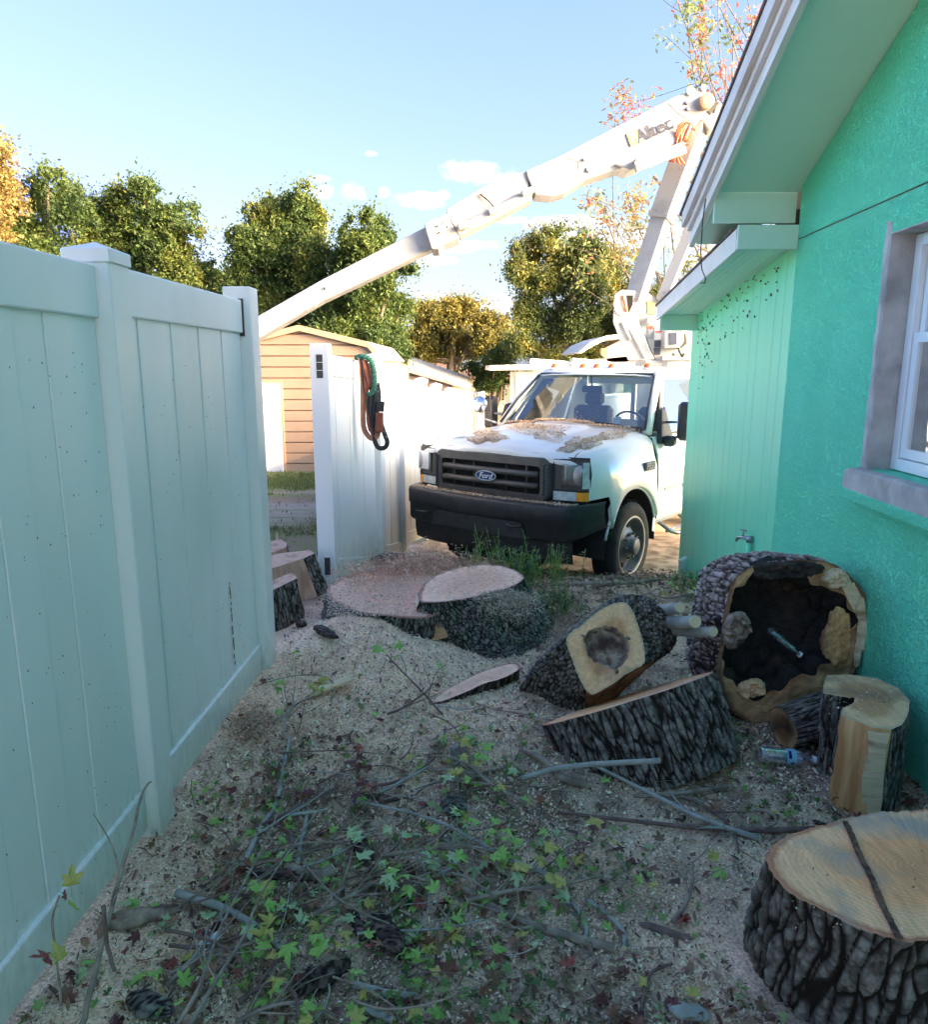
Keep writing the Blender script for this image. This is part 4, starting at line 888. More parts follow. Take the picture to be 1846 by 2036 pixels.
# wheels
def wheel(x, s, yo):
    c = (x, s*yo, .405); mb = MB()
    prof = [(.26, -.10), (.30, -.115), (.355, -.118), (.385, -.10), (.402, -.075), (.405, 0), (.402, .075), (.385, .10), (.355, .118), (.30, .115), (.262, .10)]
    mb.lathe([(r, a*s) for r, a in prof], c, 'y', 40); w = mb.build('wheel', M['tyre'], truck, smooth=True, local=True)
    mb = MB()
    for k in range(44):
        a = 2*PI*k/44
        for dy_ in (-.05, 0, .05):
            q = Vector((c[0]+.405*math.cos(a+dy_*.6), c[1]+dy_, c[2]+.405*math.sin(a+dy_*.6))); mb.beam(q-Vector((0, .022, 0)), q+Vector((0, .022, 0)), .035, .008, roll=-a)
    o = mb.build('tread_block', M['tyre'], w, local=True); o['kind'] = 'stuff'
    mb = MB(); mb.lathe([(.268, .10*s), (.275, .112*s), (.262, .116*s), (.250, .10*s), (.240, .03*s), (.22, .0), (.19, .03*s), (.14, .075*s), (.115, .08*s), (.112, .095*s), (.085, .10*s), (.078, .155*s), (.06, .165*s), (.0, .168*s)], c, 'y', 40); rm = mb.build('rim', M['rim'], w, smooth=True, local=True)
    mb = MB(); mb.lathe([(.262, .113*s), (.272, .119*s), (.280, .112*s)], c, 'y', 40); mb.build('rim_edge', M['decal_tan'], w, smooth=True, local=True)
    for k in range(8):
        a = 2*PI*k/8+.2; q = Vector((c[0]+.185*math.cos(a), c[1]+s*.041, c[2]+.185*math.sin(a)))
        if k % 2 == 0:
            mb = MB(); mb.prism([q+Vector((.030*math.cos(t)*math.cos(a)-.022*math.sin(t)*math.sin(a), 0, .030*math.cos(t)*math.sin(a)+.022*math.sin(t)*math.cos(a))) for t in np.linspace(0, 2*PI, 13)[:-1]], (0, s*.012, 0)); mb.build('hand_hole', M['dark_gap'], rm, local=True)
    for k in range(10):
        a = 2*PI*k/10; q = Vector((c[0]+.113*math.cos(a), c[1]+s*.075, c[2]+.113*math.sin(a))); mb = MB(); mb.tube([q, q+Vector((0, s*.045, 0))], .011, 6); mb.build('lug_nut', M['rim'], rm, local=True)
wheel(0, 1, .875); wheel(0, -1, .875); wheel(-4.1, 1, .92); wheel(-4.1, -1, .92)
# cab lower: doors
for s in (1, -1):
    mb = MB(); rows = []
    for x in (-.515, -.52, -1.2, -1.93, -1.94):
        i = .0 if -1.93 < x < -.52 or x in (-.52, -1.93) else -.02
        rows.append([Vector((x, s*(y+i), z)) for y, z in ((.93, .50), (.965, .55), (.985, .66), (.985, .80), (.972, .83), (.985, .86), (.985, 1.08), (.975, 1.2), (.94, 1.30), (.90, 1.37))])
    mb.grid(rows); d = mb.build('door', M['paint'], truck, smooth=False, local=True)
    mb = MB(); mb.bevbox((-1.88, s*.985-.012, 1.10), (-1.66, s*.985+.016, 1.17), .01); mb.build('handle', M['black_plastic'], d, local=True)
    mb = MB(); mb.box((-.98, s*.981-.006, .835), (-.70, s*.981+.006, .862)); mb.build('side_trim', M['decal_tan'], d, local=True)
    mb = MB(); mb.box((-1.55, s*.987-.003, .72), (-1.15, s*.987+.003, 1.02)); mb.build('door_sticker', M['decal_grey'] if s < 0 else M['mint_trim'], d, local=True)
    mb = MB(); rows = [[Vector((-.80, s*.905, 1.385)), Vector((-1.11, s*.735, 1.90))], [Vector((-1.90, s*.905, 1.385)), Vector((-1.88, s*.735, 1.90))]]
    mb.grid(rows); mb.build('side_window', M['car_glass'], d, local=True)
    mb = MB(); fr = [(-.70, .905, 1.38), (-1.10, .72, 1.915), (-1.92, .72, 1.915), (-1.95, .905, 1.38), (-.70, .905, 1.38)]; mb.tube([Vector((a, s*b, c)) for a, b, c in fr], .022, 6); mb.build('window_frame', M['paint'], d, smooth=True, local=True)
    mb = MB(); mb.tube([Vector((a, s*(b+.012), c)) for a, b, c in fr[:1]+fr[3:4]], .014, 6); mb.build('window_seal', M['black_plastic'], d, local=True)
    mb = MB(); mb.tube([Vector((-.50, s*.86, 1.40)), Vector((-.72, s*.80, 1.66)), Vector((-1.02, s*.705, 1.93)), Vector((-1.12, s*.66, 1.97))], [.045, .042, .045, .05], 8); mb.build('pillar', M['paint'], truck, smooth=True, local=True)
    mb = MB(); mb.tube([Vector((-.46, s*.845, 1.435)), Vector((-.68, s*.78, 1.67)), Vector((-.985, s*.69, 1.935))], .016, 6); mb.build('windshield_seal', M['black_plastic'], truck, smooth=True, local=True)
    # mirrors
    mm = MB(); mm.prism([(-.56, s*.93, 1.30), (-.86, s*.925, 1.34), (-.78, s*.86, 1.64), (-.66, s*.88, 1.62)], (0, s*.05, 0)); mi = mm.build('mirror', M['black_plastic'], truck, local=True, bevel=.008)
    mm = MB(); mm.tube([Vector((-.70, s*.95, 1.50)), Vector((-.68, s*1.30, 1.52))], .014, 8); mm.tube([Vector((-.72, s*.95, 1.36)), Vector((-.69, s*1.22, 1.36))], .012, 8); mm.build('arm', M['steel'], mi, smooth=True, local=True)
    mm = MB(); mm.bevbox((-.76, s*1.16-.085, 1.33), (-.66, s*1.16+.085, 1.70), .035); mm.build('head', M['black_plastic'], mi, smooth=False, local=True)
    mm = MB(); mm.bevbox((-.75, s*1.01-.06, 1.27), (-.62, s*1.01+.06, 1.37), .03); mm.build('lower_bracket', M['black_plastic'], mi, local=True)
    # step
    mb = MB(); mb.tube([Vector((-.72, s*.90, .52)), Vector((-.74, s*1.05, .42)), Vector((-.80, s*1.10, .40)), Vector((-1.15, s*1.10, .40)), Vector((-1.22, s*1.05, .42)), Vector((-1.24, s*.90, .52))], .020, 8); mb.tube([Vector((-.78, s*.99, .405)), Vector((-1.18, s*.99, .405))], .016, 8); mb.build('step', M['steel'], truck, smooth=True, local=True)
    v_, f_ = text_obj('t', 'F550', .085, None, None, (-.31, s*1.000, 1.115), (-s, 0, 0), (0, 0, 1), .003, 0, .003, 1.15)
    mb = MB(); mb.box((-.42, s*.978-.004, 1.075), (-.20, s*.978+.016, 1.155)); bg_ = mb.build('model_plate', M['decal_dark'], truck, local=True)
    mesh_obj('lettering', v_, f_, M['decal_grey'], bg_, local=True)
# windshield, roof
def ws(u, t, o=0.): # u -1..1, t 0..1
    return Vector((-.50-.50*t+.10*(1-u*u)*(1-.3*t)+o*.6, u*(.83-.155*t), 1.425+.525*t+o*.5))
mb = MB(); mb.grid([[ws(u, t) for u in np.linspace(-1, 1, 13)] for t in np.linspace(0, 1, 6)]); mb.build('windshield', M['car_glass'], truck, smooth=True, local=True)
mb = MB(); mb.tube([ws(u, 1., .01) for u in np.linspace(-1, 1, 11)], .013, 6); mb.build('windshield_seal', M['black_plastic'], truck, local=True)
mb = MB(); mb.grid([[ws(u, t, .004) for u in np.linspace(-.97, .97, 13)] for t in (-.06, .06)]); mb.build('cowl', M['black_plastic'], truck, local=True)
mb = MB(); rows = []
for x in (-.985, -1.01, -1.06, -1.15, -1.4, -1.8, -1.97, -2.0):
    zt_ = float(np.interp(-x, [.985, 1.01, 1.06, 1.15, 1.5, 1.97, 2.0], [1.945, 1.975, 2.0, 2.022, 2.04, 2.02, 1.96]))
    xx = lambda y: x+.09*(1-(y/.7)**2)*(1 if x > -1.2 else 0)
    rows.append([Vector((xx(y), y, zt_-dz)) for y, dz in ((-.73, .10), (-.715, .05), (-.68, .02), (-.5, .004), (-.2, 0), (0, 0), (.2, 0), (.5, .004), (.68, .02), (.715, .05), (.73, .10))])
mb.grid(rows); mb.build('roof', M['paint'], truck, smooth=True, local=True)
for y in (-.56, -.17, 0.0, .17, .56):
    mb = MB(); c = Vector((-1.12+.07*(1-(y/.7)**2), y, 2.012)); mb.lathe([(.042, 0), (.040, .02), (.030, .042), (.014, .052), (0, .054)], c, 'z', 12); mk = mb.build('marker_light', M['orange'], truck, smooth=True, local=True)
    mb = MB(); mb.lathe([(.05, -.012), (.05, .003), (.042, .006)], c, 'z', 12); mb.build('marker_base', M['paint'], mk, local=True)
# cab interior
mb = MB(); mb.box((-1.99, -.93, .55), (-1.96, .93, 1.42)); mb.box((-1.99, -.93, 1.42), (-1.96, -.62, 1.95)); mb.box((-1.99, .62, 1.42), (-1.96, .93, 1.95)); mb.box((-1.99, -.6, 1.83), (-1.96, .6, 1.95)); mb.box((-1.99, -.03, 1.42), (-1.96, .03, 1.83)); mb.build('cab_back', M['paint'], truck, local=True)
mb = MB(); mb.bevbox((-.90, -.84, 1.20), (-.52, .84, 1.39), .04); mb.build('dashboard', M['dash'], truck, local=True)
for yc in (.42, -.42):
    mb = MB(); mb.bevbox((-1.85, yc-.26, .95), (-1.72, yc+.26, 1.58), .05); mb.bevbox((-1.84, yc-.13, 1.58), (-1.76, yc+.13, 1.74), .035); mb.bevbox((-1.80, yc-.26, .85), (-1.25, yc+.26, 1.0), .04); mb.build('seat', M['seat'], truck, local=True, bevel=.02)
mb = MB(); mb.tube([Vector((-1.05+.07*math.sin(a), .42+.19*math.cos(a), 1.40+.17*math.sin(a))) for a in np.linspace(0, 2*PI, 22)], .013, 6); mb.tube([(-.9, .42, 1.34), (-1.05, .42, 1.40)], .03, 6); mb.build('steering_wheel', M['dash'], truck, smooth=True, local=True)
mb = MB(); mb.bevbox((-.97, -.12, 1.76), (-.94, .12, 1.83), .012); mb.tube([(-.95, 0, 1.83), (-.93, 0, 1.93)], .01, 6); mb.build('rearview_mirror', M['dash'], truck, local=True)
q0, q1, q2, q3 = ws(.60, .10, -.02), ws(.68, .10, -.02), ws(.68, .24, -.02), ws(.60, .24, -.02); mb = MB(); mb.prism([q0, q1, q2, q3], (-.004, 0, 0)); mb.build('inspection_card', M['paper'], truck, local=True)
for (a, b, c) in ((-.80, -.28, .11), (-.10, .72, .10)):
    mb = MB(); mb.tube([ws(a+(b-a)*t, .02+c*math.sin(t*PI)*.5+.03*t, .028) for t in np.linspace(0, 1, 7)], .009, 6); mb.tube([ws(a+(b-a)*.5, -.05, .02), ws(a+(b-a)*.45, .06, .034)], .012, 6); mb.build('wiper', M['black_plastic'], truck, smooth=True, local=True)
# round convex mirror and antenna on the far fender
c = Vector((-.42, -1.10, 1.62)); mb = MB(); mb.lathe([(.0, .03), (.09, .02), (.095, 0), (.088, -.02), (.0, -.035)], c, 'x', 20); mr = mb.build('round_mirror', M['chrome'], truck, smooth=True, local=True)
mb = MB(); mb.tube([c, c+Vector((-.02, .03, -.16)), Vector((-.47, -.90, 1.42))], .012, 6); mb.build('arm', M['steel'], mr, smooth=True, local=True)
mb = MB(); mb.tube([(-.42, -.93, 1.36), (-.46, -1.0, 1.75)], .005, 5); mb.build('antenna', M['black_plastic'], truck, local=True)
# hood sticker, service body behind the cab
mb = MB(); mb.add([Vector((x, y, hoodz(x, y)+.003)) for x, y in ((.68, -.62), (.68, -.44), (.56, -.44), (.56, -.62))], [(0, 1, 2, 3)]); mb.build('hood_sticker', M['decal_grey'], truck, local=True)
mb = MB(); mb.bevbox((-6.2, -1.1, .75), (-2.15, -.65, 1.65), .02); mb.bevbox((-6.2, .65, .75), (-2.15, 1.1, 1.65), .02); mb.box((-6.2, -.65, .75), (-2.15, .65, 1.0)); mb.build('service_body', M['paint'], truck, local=True)
# pedestal, turret, booms (placed from their sight lines at the truck's own distance)
YB = 8.95
def fp(poly, Y): return [P(x, y, Y) for x, y in poly]
def part(name, mat, f, parent=None, **k):
    mb = MB(); f(mb); return mb.build(name, mat, parent or truck, **k)
part('pedestal', M['boom_white'], lambda m: (m.lathe([(.42, -.55), (.42, .25), (.30, .26)], P(1330, 752, YB+.35)+Vector((0, 0, 0)), 'z', 20)))
ta = fp([(1222, 585), (1236, 576), (1264, 578), (1270, 602), (1272, 645), (1302, 716), (1250, 718), (1234, 680), (1219, 640)], YB)
tur = part('turret', M['boom_white'], lambda m: m.prism(ta, (0.05, .16, 0)), bevel=.012)
part('side_plate', M['boom_white'], lambda m: m.prism(fp([(1268, 578), (1292, 584), (1326, 612), (1340, 650), (1388, 664), (1388, 716), (1304, 716), (1274, 648)], YB+.04), (0, .30, 0)), tur, bevel=.008)
hc = P(1239, 605, YB-.012); hole = [hc+Vector((.115*math.cos(a)*(1 if math.cos(a) > 0 else .9), 0, .135*math.sin(a))) for a in np.linspace(PI, 2*PI, 14)]+[hc+Vector((.115, 0, .10)), hc+Vector((-.10, 0, .10))]
part('opening', M['decal_tan'], lambda m: m.prism(hole, (0, .03, 0)), tur)
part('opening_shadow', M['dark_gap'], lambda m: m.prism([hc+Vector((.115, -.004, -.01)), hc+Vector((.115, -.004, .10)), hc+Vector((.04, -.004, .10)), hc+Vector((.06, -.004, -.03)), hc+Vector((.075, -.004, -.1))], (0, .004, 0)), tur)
part('hose', M['hose'], lambda m: m.tube([hc+Vector((-.01, -.01, .10)), hc+Vector((.02, -.015, 0)), hc+Vector((.045, -.01, -.09))], .01, 6), tur)
for (x0, y0, x1, y1) in ((1237, 640, 1254, 676), (1254, 656, 1284, 712)):
    part('rib', M['boom_white'], lambda m: m.beam(P(x0, y0, YB-.01), P(x1, y1, YB-.01), .03, .03), tur, bevel=.006)
part('control_box', M['boom_white'], lambda m: m.prism(fp([(1322, 655), (1360, 652), (1360, 680), (1352, 692), (1322, 692)], YB-.12), (0, .30, 0)), tur, bevel=.01)
part('valve_bank', M['slot'], lambda m: m.prism(fp([(1358, 664), (1364, 664), (1366, 684), (1356, 692), (1348, 694)], YB-.02), (0, .2, 0)), tur)
part('base_plate', M['boom_white'], lambda m: m.prism(fp([(1284, 716), (1390, 716), (1390, 728), (1284, 728)], YB-.02), (0, .6, 0)), tur, bevel=.01)
part('base_plate', M['boom_white'], lambda m: m.prism(fp([(1318, 708), (1392, 708), (1392, 716), (1318, 716)], YB-.08), (0, .5, 0)), tur)
def decal(poly, mat, Y, name='decal', off=0): return part(name, mat, lambda m: m.prism(fp(poly, Y), (0, .01, 0)), tur)
decal([(1269, 596), (1284, 597), (1285, 627), (1270, 626)], M['decal_tan'], YB+.028)
decal([(1288, 600), (1304, 603), (1305, 626), (1289, 624)], M['decal_yellow'], YB+.028)
decal([(1289, 648), (1299, 648), (1299, 654), (1289, 654)], M['decal_red'], YB+.028)
decal([(1289, 655), (1299, 655), (1299, 675), (1288, 674)], M['decal_grey'], YB+.028)
decal([(1302, 650), (1316, 650), (1315, 676), (1302, 676)], M['decal_white'], YB+.024)
decal([(1304, 658), (1315, 658), (1315, 661), (1304, 661)], M['decal_red'], YB+.012)
decal([(1302, 677), (1314, 677), (1314, 690), (1302, 690)], M['decal_dark'], YB+.026)
decal([(1301, 692), (1314, 692), (1313, 706), (1301, 706)], M['decal_dark'], YB+.026)
decal([(1332, 662), (1346, 661), (1346, 685), (1332, 686)], M['decal_dark'], YB-.132)
for i_, (xx, yy) in enumerate(((1339, 705), (1359, 705))): part('bolt', M['slot'], lambda m: m.lathe([(.018, 0), (.018, -.02), (0, -.02)], P(xx, yy, YB-.085), 'y', 8), tur)
part('pin', M['decal_tan'], lambda m: m.lathe([(.05, 0), (.05, -.05), (0, -.05)], P(1294, 637, YB+.02), 'y', 10), tur)
# lower boom
A0, A1, A2 = P(1262, 600, YB+.1), P(1316, 436, YB+.12), P(1399, 214, YB+.15)
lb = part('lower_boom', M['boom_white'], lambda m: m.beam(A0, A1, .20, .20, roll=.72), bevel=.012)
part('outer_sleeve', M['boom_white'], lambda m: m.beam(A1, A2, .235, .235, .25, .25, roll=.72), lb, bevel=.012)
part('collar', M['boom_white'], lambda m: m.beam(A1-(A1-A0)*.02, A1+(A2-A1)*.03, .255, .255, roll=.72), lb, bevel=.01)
part('end_cap', M['slot'], lambda m: m.prism(fp([(1402, 214), (1420, 200), (1432, 204), (1414, 228)], YB-.05), (0, .05, 0)), lb)
part('head', M['boom_white'], lambda m: m.prism(fp([(1390, 232), (1404, 214), (1420, 226), (1428, 198), (1440, 212), (1432, 250), (1416, 262)], YB-.03), (0, .30, 0)), lb, bevel=.01)
dA = (A2-A1).normalized(); sideN = Vector((-.55, -.80, 0)); sideN = (sideN-dA*sideN.dot(dA)).normalized(); sr = Vector((.75, -.60, 0)); sr = (sr-dA*sr.dot(dA)).normalized()
for t in (.04, .42, .66, .86):
    for o_ in (-.05, .04):
        for nrm, lat in ((sideN, sideN.cross(dA)), (sr, sr.cross(dA))):
            q = A1+(A2-A1)*t+nrm*.118+lat*o_; part('bolt', M['steel'], lambda m: m.tube([q, q+nrm*.016], .011, 6), lb)
B0, B1 = P(1316, 600, YB+.05), P(1382, 440, YB+.05)
part('link', M['boom_white'], lambda m: m.beam(B0, B1+(B1-B0)*.9, .13, .13, roll=.5), bevel=.01)
for t in (.03, .10, .12): q = B0+(B1-B0)*t+Vector((-.03+.05*(t == .12), -.09, 0)); part('bolt', M['steel'], lambda m: m.tube([q, q+Vector((-.01, -.03, 0))], .022, 8), lb)
# upper boom
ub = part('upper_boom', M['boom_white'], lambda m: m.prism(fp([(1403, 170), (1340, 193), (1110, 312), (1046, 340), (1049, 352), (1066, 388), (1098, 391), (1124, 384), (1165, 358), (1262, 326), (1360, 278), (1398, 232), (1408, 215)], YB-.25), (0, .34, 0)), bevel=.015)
part('lower_bracket', M['boom_white'], lambda m: m.prism(fp([(1222, 326), (1262, 318), (1286, 305), (1284, 326), (1254, 338)], YB-.30), (0, .40, 0)), ub, bevel=.01)
part('cylinder_link', M['boom_white'], lambda m: m.beam(P(1262, 332, YB-.32), P(1362, 294, YB-.32), .07, .125), ub, bevel=.01)
part('sleeve', M['boom_white'], lambda m: m.prism(fp([(1046, 340), (960, 372), (888, 416), (889, 424), (914, 470), (1060, 396), (1056, 386)], YB-.22), (0, .32, 0)), ub, bevel=.012)
part('sleeve_rail', M['boom_white'], lambda m: m.beam(P(920, 452, YB-.25), P(1056, 384, YB-.25), .06, .07), ub, bevel=.01)
for (x, y) in ((925, 450), (986, 420), (1052, 383)): part('roller', M['boom_white'], lambda m: m.beam(P(x-14, y+3, YB-.29), P(x+8, y-5, YB-.29), .08, .07), ub, bevel=.012)
part('collar', M['boom_white'], lambda m: m.prism(fp([(862, 440), (888, 424), (914, 474), (876, 490), (871, 486)], YB-.27), (0, .44, 0)), ub, bevel=.012)
part('collar_band', M['boom_white'], lambda m: m.prism(fp([(843, 446), (868, 432), (892, 476), (872, 496), (858, 496)], YB-.31), (0, .50, 0)), ub, bevel=.014)
for (x, y) in ((870, 450), (882, 444), (889, 452), (874, 463)): part('bolt', M['slot'], lambda m: m.lathe([(.010, 0), (.010, -.015), (0, -.015)], P(x, y, YB-.315), 'y', 6), ub)
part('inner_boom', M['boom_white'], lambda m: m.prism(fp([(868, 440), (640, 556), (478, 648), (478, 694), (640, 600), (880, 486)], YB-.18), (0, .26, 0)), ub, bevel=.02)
part('rust_scuff', M['decal_tan'], lambda m: (m.prism(fp([(566, 606), (577, 600), (576, 604), (568, 609)], YB-.183), (0, .002, 0))), ub)
part('round_label', M['decal_grey'], lambda m: m.lathe([(.022, 0), (.022, -.006), (.017, -.006)], P(645, 574, YB-.183), 'y', 16), ub)
part('round_label', M['decal_dark'], lambda m: m.lathe([(.008, 0), (.008, -.006), (0, -.006)], P(645, 574, YB-.183), 'y', 10), ub)
part('tip_bracket', M['boom_white'], lambda m: m.prism(fp([(486, 690), (493, 700), (500, 716), (498, 745), (497, 762), (514, 770), (516, 826), (488, 832), (470, 800), (470, 690)], YB-.2), (0, .12, 0)), ub, bevel=.01)
for (x, y, r) in ((503, 797, .035), (500, 828, .02), (511, 825, .02), (497, 772, .02)): part('hole', M['decal_grey'], lambda m: m.lathe([(r, 0), (r, -.02), (r*.7, -.02), (r*.7, -.005), (0, -.005)], P(x, y, YB-.2), 'y', 14), ub)
part('pin', M['tan_trim'], lambda m: m.prism(fp([(517, 792), (525, 800), (517, 808)], YB-.2), (0, .05, 0)), ub)
random.seed(23)
for k in range(26):
    t = random.random(); x = 500+t*360; y = 668-t*205+random.uniform(-12, 14); part('scuff', M['decal_tan'] if k % 3 else M['decal_grey'], lambda m: m.prism(fp([(x, y), (x+random.uniform(3, 12), y-random.uniform(1, 6)), (x+random.uniform(2, 8), y+random.uniform(0, 2))], YB-.1822), (0, .0015, 0)), ub)
for k in range(22):
    t = random.random(); x = 1110+t*250; y = 345-t*115+random.uniform(-22, 22); part('scuff', M['decal_grey'], lambda m: m.prism(fp([(x, y), (x+random.uniform(2, 7), y-random.uniform(0, 3)), (x+random.uniform(1, 5), y+1.2)], YB-.2523), (0, .0015, 0)), ub)
for xa, ya, xb, yb in ((1130, 314, 1152, 322), (1152, 322, 1150, 340), (1150, 340, 1143, 356), (1330, 205, 1350, 226), (1350, 226, 1368, 236)):
    part('seam', M['decal_grey'], lambda m: m.beam(P(xa, ya, YB-.251), P(xb, yb, YB-.251), .006, .012), ub)
part('hydraulic_hose', M['black_strap'], lambda m: m.tube(smoothp([P(955, 386, YB-.235), P(972, 400, YB-.25), P(985, 414, YB-.26), P(996, 414, YB-.27)], 5), .009, 6), ub, smooth=True)
part('hydraulic_hose', M['black_strap'], lambda m: m.tube(smoothp([P(1322, 640, YB-.02), P(1338, 655, YB-.1), P(1352, 700, YB-.1), P(1362, 712, YB-.05)], 5), .012, 6), tur, smooth=True)
# lettering on the boom
du = (P(1310, 262, YB)-P(1262, 284, YB)).normalized(); dv = Vector((-du.z, 0, du.x))
v_, f_ = text_obj('t', 'Altec', .20, None, None, P(1301, 259, YB-.262), du, dv, .0015, 0, .0025)
mesh_obj('lettering', v_, f_, M['decal_dark'], ub)
e0 = P(1261, 275, YB-.262)
part('emblem', M['decal_yellow'], lambda m: m.prism([e0+du*a*.058+dv*b*.072 for a, b in ((-1, -1), (1, -1), (1, 1), (-1, 1))], (0, .008, 0)), ub)
part('emblem_mark', M['decal_white'], lambda m: (m.prism([e0+du*a*.05+dv*b*.06+Vector((0, -.006, 0)) for a, b in ((-.7, -.8), (-.4, -.8), (-.4, .3), (.3, .3), (.3, -.8), (.6, -.8), (.6, .7), (-.7, .7))], (0, .005, 0))), ub)
part('emblem_shadow', M['decal_dark'], lambda m: m.prism([e0+du*a*.058+dv*b*.072 for a, b in ((-1.18, -.9), (-1.03, -.9), (-1.03, 1.03), (-1.18, 1.03))], (0, .008, 0)), ub)
for (x, y, r) in ((1372, 182, .05), (1398, 176, .035), (1366, 205, .02), (1368, 218, .02), (1171, 338, .03), (1266, 318, .022), (1266, 325, .03), (1162, 318, .02)):
    part('pin', M['boom_white'] if r > .025 else M['steel'], lambda m: m.lathe([(r, 0), (r, -.02), (r*.8, -.025), (0, -.025)], P(x, y, YB-.25 if y < 318 or x < 1200 else YB-.36), 'y', 12), ub)
part('joint_pin', M['tan_trim'], lambda m: m.lathe([(.08, 0), (.08, -.12), (.05, -.13), (0, -.13)], P(1400, 208, YB-.2), 'y', 14), ub)
random.seed(5)
for k in range(6):
    a0 = P(1368+random.uniform(-6, 10), 232+random.uniform(-8, 10), YB-.22); a1 = P(1345+random.uniform(-6, 30), 265+random.uniform(-8, 14), YB-.30); a2 = P(1345+random.uniform(-14, 20), 300+random.uniform(-6, 12), YB-.25); a3 = P(1340+random.uniform(-10, 22), 322+random.uniform(-6, 6), YB-.2)
    part('hose', M['hose'], lambda m: m.tube([a0*(1-t)**3+a1*3*t*(1-t)**2+a2*3*t*t*(1-t)+a3*t**3 for t in np.linspace(0, 1, 9)], .012, 6), ub, smooth=True)
for r_, yy in ((.11, 266), (.09, 262)):
    c = P(1365, yy, YB-.27); part('hose', M['hose'], lambda m: m.tube([c+Vector((r_*math.cos(a), .03*math.sin(2*a), r_*1.1*math.sin(a))) for a in np.linspace(.3, 5.2, 16)], .011, 6), ub, smooth=True)
part('hose_bracket', M['hose'], lambda m: m.prism(fp([(1356, 262), (1372, 248), (1376, 275), (1358, 288)], YB-.2), (0, .1, 0)), ub)

# wood chips that fell on the truck
def on_hood(x, y, z=1.42):
    Z = TZ+z; q = PZ(x, y, Z); return TI @ q
def chip_patch(name, label, polys, n, seed, size=(.006, .013), lift=.01, cowl=False):
    r = random.Random(seed); pts = []
    while len(pts) < n:
        cx, cy, rx, ry, ang = r.choice(polys); a = r.uniform(0, 2*PI); q = r.random()**.5; ex, ey = q*math.cos(a), q*math.sin(a)
        wob = 1+.25*math.sin(3*a+cx)+.15*math.sin(7*a)
        px_, py_ = cx+(ex*rx*math.cos(ang)-ey*ry*math.sin(ang))*wob, cy+(ex*rx*math.sin(ang)+ey*ry*math.cos(ang))*wob
        d = ray(px_, py_).normalized(); hit, hn, _, _ = HBVH.ray_cast(Vector((0, 0, HC)), d)
        if hit is None: pts.append((0, 0, -3)); continue
        pts.append(hit+Vector((0, 0, .003+lift*1.6*(1-q*q)*r.random())))
    o = scatter(name, [tuple(p) for p in pts], np.array([r.uniform(*size) for _ in pts]), chipcols(n, seed, .05, (.80, .58, .38)), M['chip'], seed=seed)
    tag(o, label, 'wood chips', 'wood chips lying on the truck'); return o
chip_patch('wood_chips', 'patch of pale wood chips on the truck hood, leftmost, beside the grey sticker', [(968, 868, 34, 15, -.05)], 4200, 11)
chip_patch('wood_chips', 'patch of pale wood chips in the middle of the truck hood', [(1085, 860, 48, 16, .05), (1050, 848, 40, 7, 0)], 5200, 12)
chip_patch('wood_chips', 'long patch of pale wood chips on the driver side of the truck hood', [(1150, 885, 38, 13, -.15), (1205, 868, 52, 9, -.22)], 4600, 13)
r = random.Random(21); pts = []
for k in range(9000):
    u = max(-.93, min(.95, r.gauss(.15, .48))); t = abs(r.gauss(0, 1))*.11*(1-.6*abs(u-.1)); p = ws(u, -.10+t, .012+.03*r.random()*(1-min(1, t/.25)))
    if r.random() < .4: p = Vector((-.42+.06*(1-u*u)+r.uniform(-.04, .05), u*.80, hoodz(-.45, u*.8)+.012+.02*r.random()))
    pts.append(tuple(TM @ p))
o = scatter('wood_chips', pts, rng.uniform(.006, .014, len(pts)), chipcols(len(pts), 5, .07, (.78, .56, .37)), M['chip'], seed=5); tag(o, 'drift of wood chips piled at the foot of the windshield around the wipers', 'wood chips', 'wood chips lying on the truck')
pts = []
for k in range(2600):
    y = r.uniform(-.86, .90); a = abs(y); xf = 1.09-.06*(a/.8)**2-(.42*max(0, (a-.84)/.16)**2.2)
    pts.append(tuple(TM @ Vector((xf-.035-r.random()*.10, y, .906+.012*r.random()))))
o = scatter('wood_chips', pts, rng.uniform(.006, .014, len(pts)), chipcols(len(pts), 6, .05, (.80, .58, .40)), M['chip'], seed=6); tag(o, 'row of wood chips along the top of the black bumper', 'wood chips', 'wood chips lying on the truck')

# ------------------------------------------------------------------ climbing harness over the fence rail
hx_, hy_ = -.955, 5.72
def hq(x, y, o=.0): return P(x, y, hy_)+Vector((o, -o*.0, 0))
har = thing('climbing_harness', 'tree climber harness of green rope and leather belts slung over the white fence rail', 'harness', tuple(hq(735, 800)))
def hp_(name, mat, pts, w, h=.014, tube=False):
    w = w*1.45
    mb = MB(); pts = [Vector(q) for q in pts]
    if tube: mb.tube(pts, w, 8); return mb.build(name, mat, har, smooth=True)
    rows = []
    for i, q in enumerate(pts):
        t = (pts[min(i+1, len(pts)-1)]-pts[max(0, i-1)]).normalized(); n_ = Vector((.35, -1, 0)).normalized(); s_ = t.cross(n_).normalized()
        rows.append([q-s_*w/2-n_*h/2, q+s_*w/2-n_*h/2, q+s_*w/2+n_*h/2, q-s_*w/2+n_*h/2, q-s_*w/2-n_*h/2])
    mb.grid(rows); return mb.build(name, mat, har)
rope = [hq(712, 712, .0)+Vector((-.02, .05, 0)), hq(718, 709, .02), hq(726, 716, .04), hq(731, 732, .045), hq(733, 750, .045), hq(734, 765, .045), hq(731, 778, .045), hq(724, 785, .045), hq(722, 780, .04)]
rs = smoothp(rope, 8); mb = MB(); mb.tube(rs, [.021+.0045*math.sin(i*2.1) for i in range(len(rs))], 9); mb.build('rope', M['rope'], har, smooth=True)
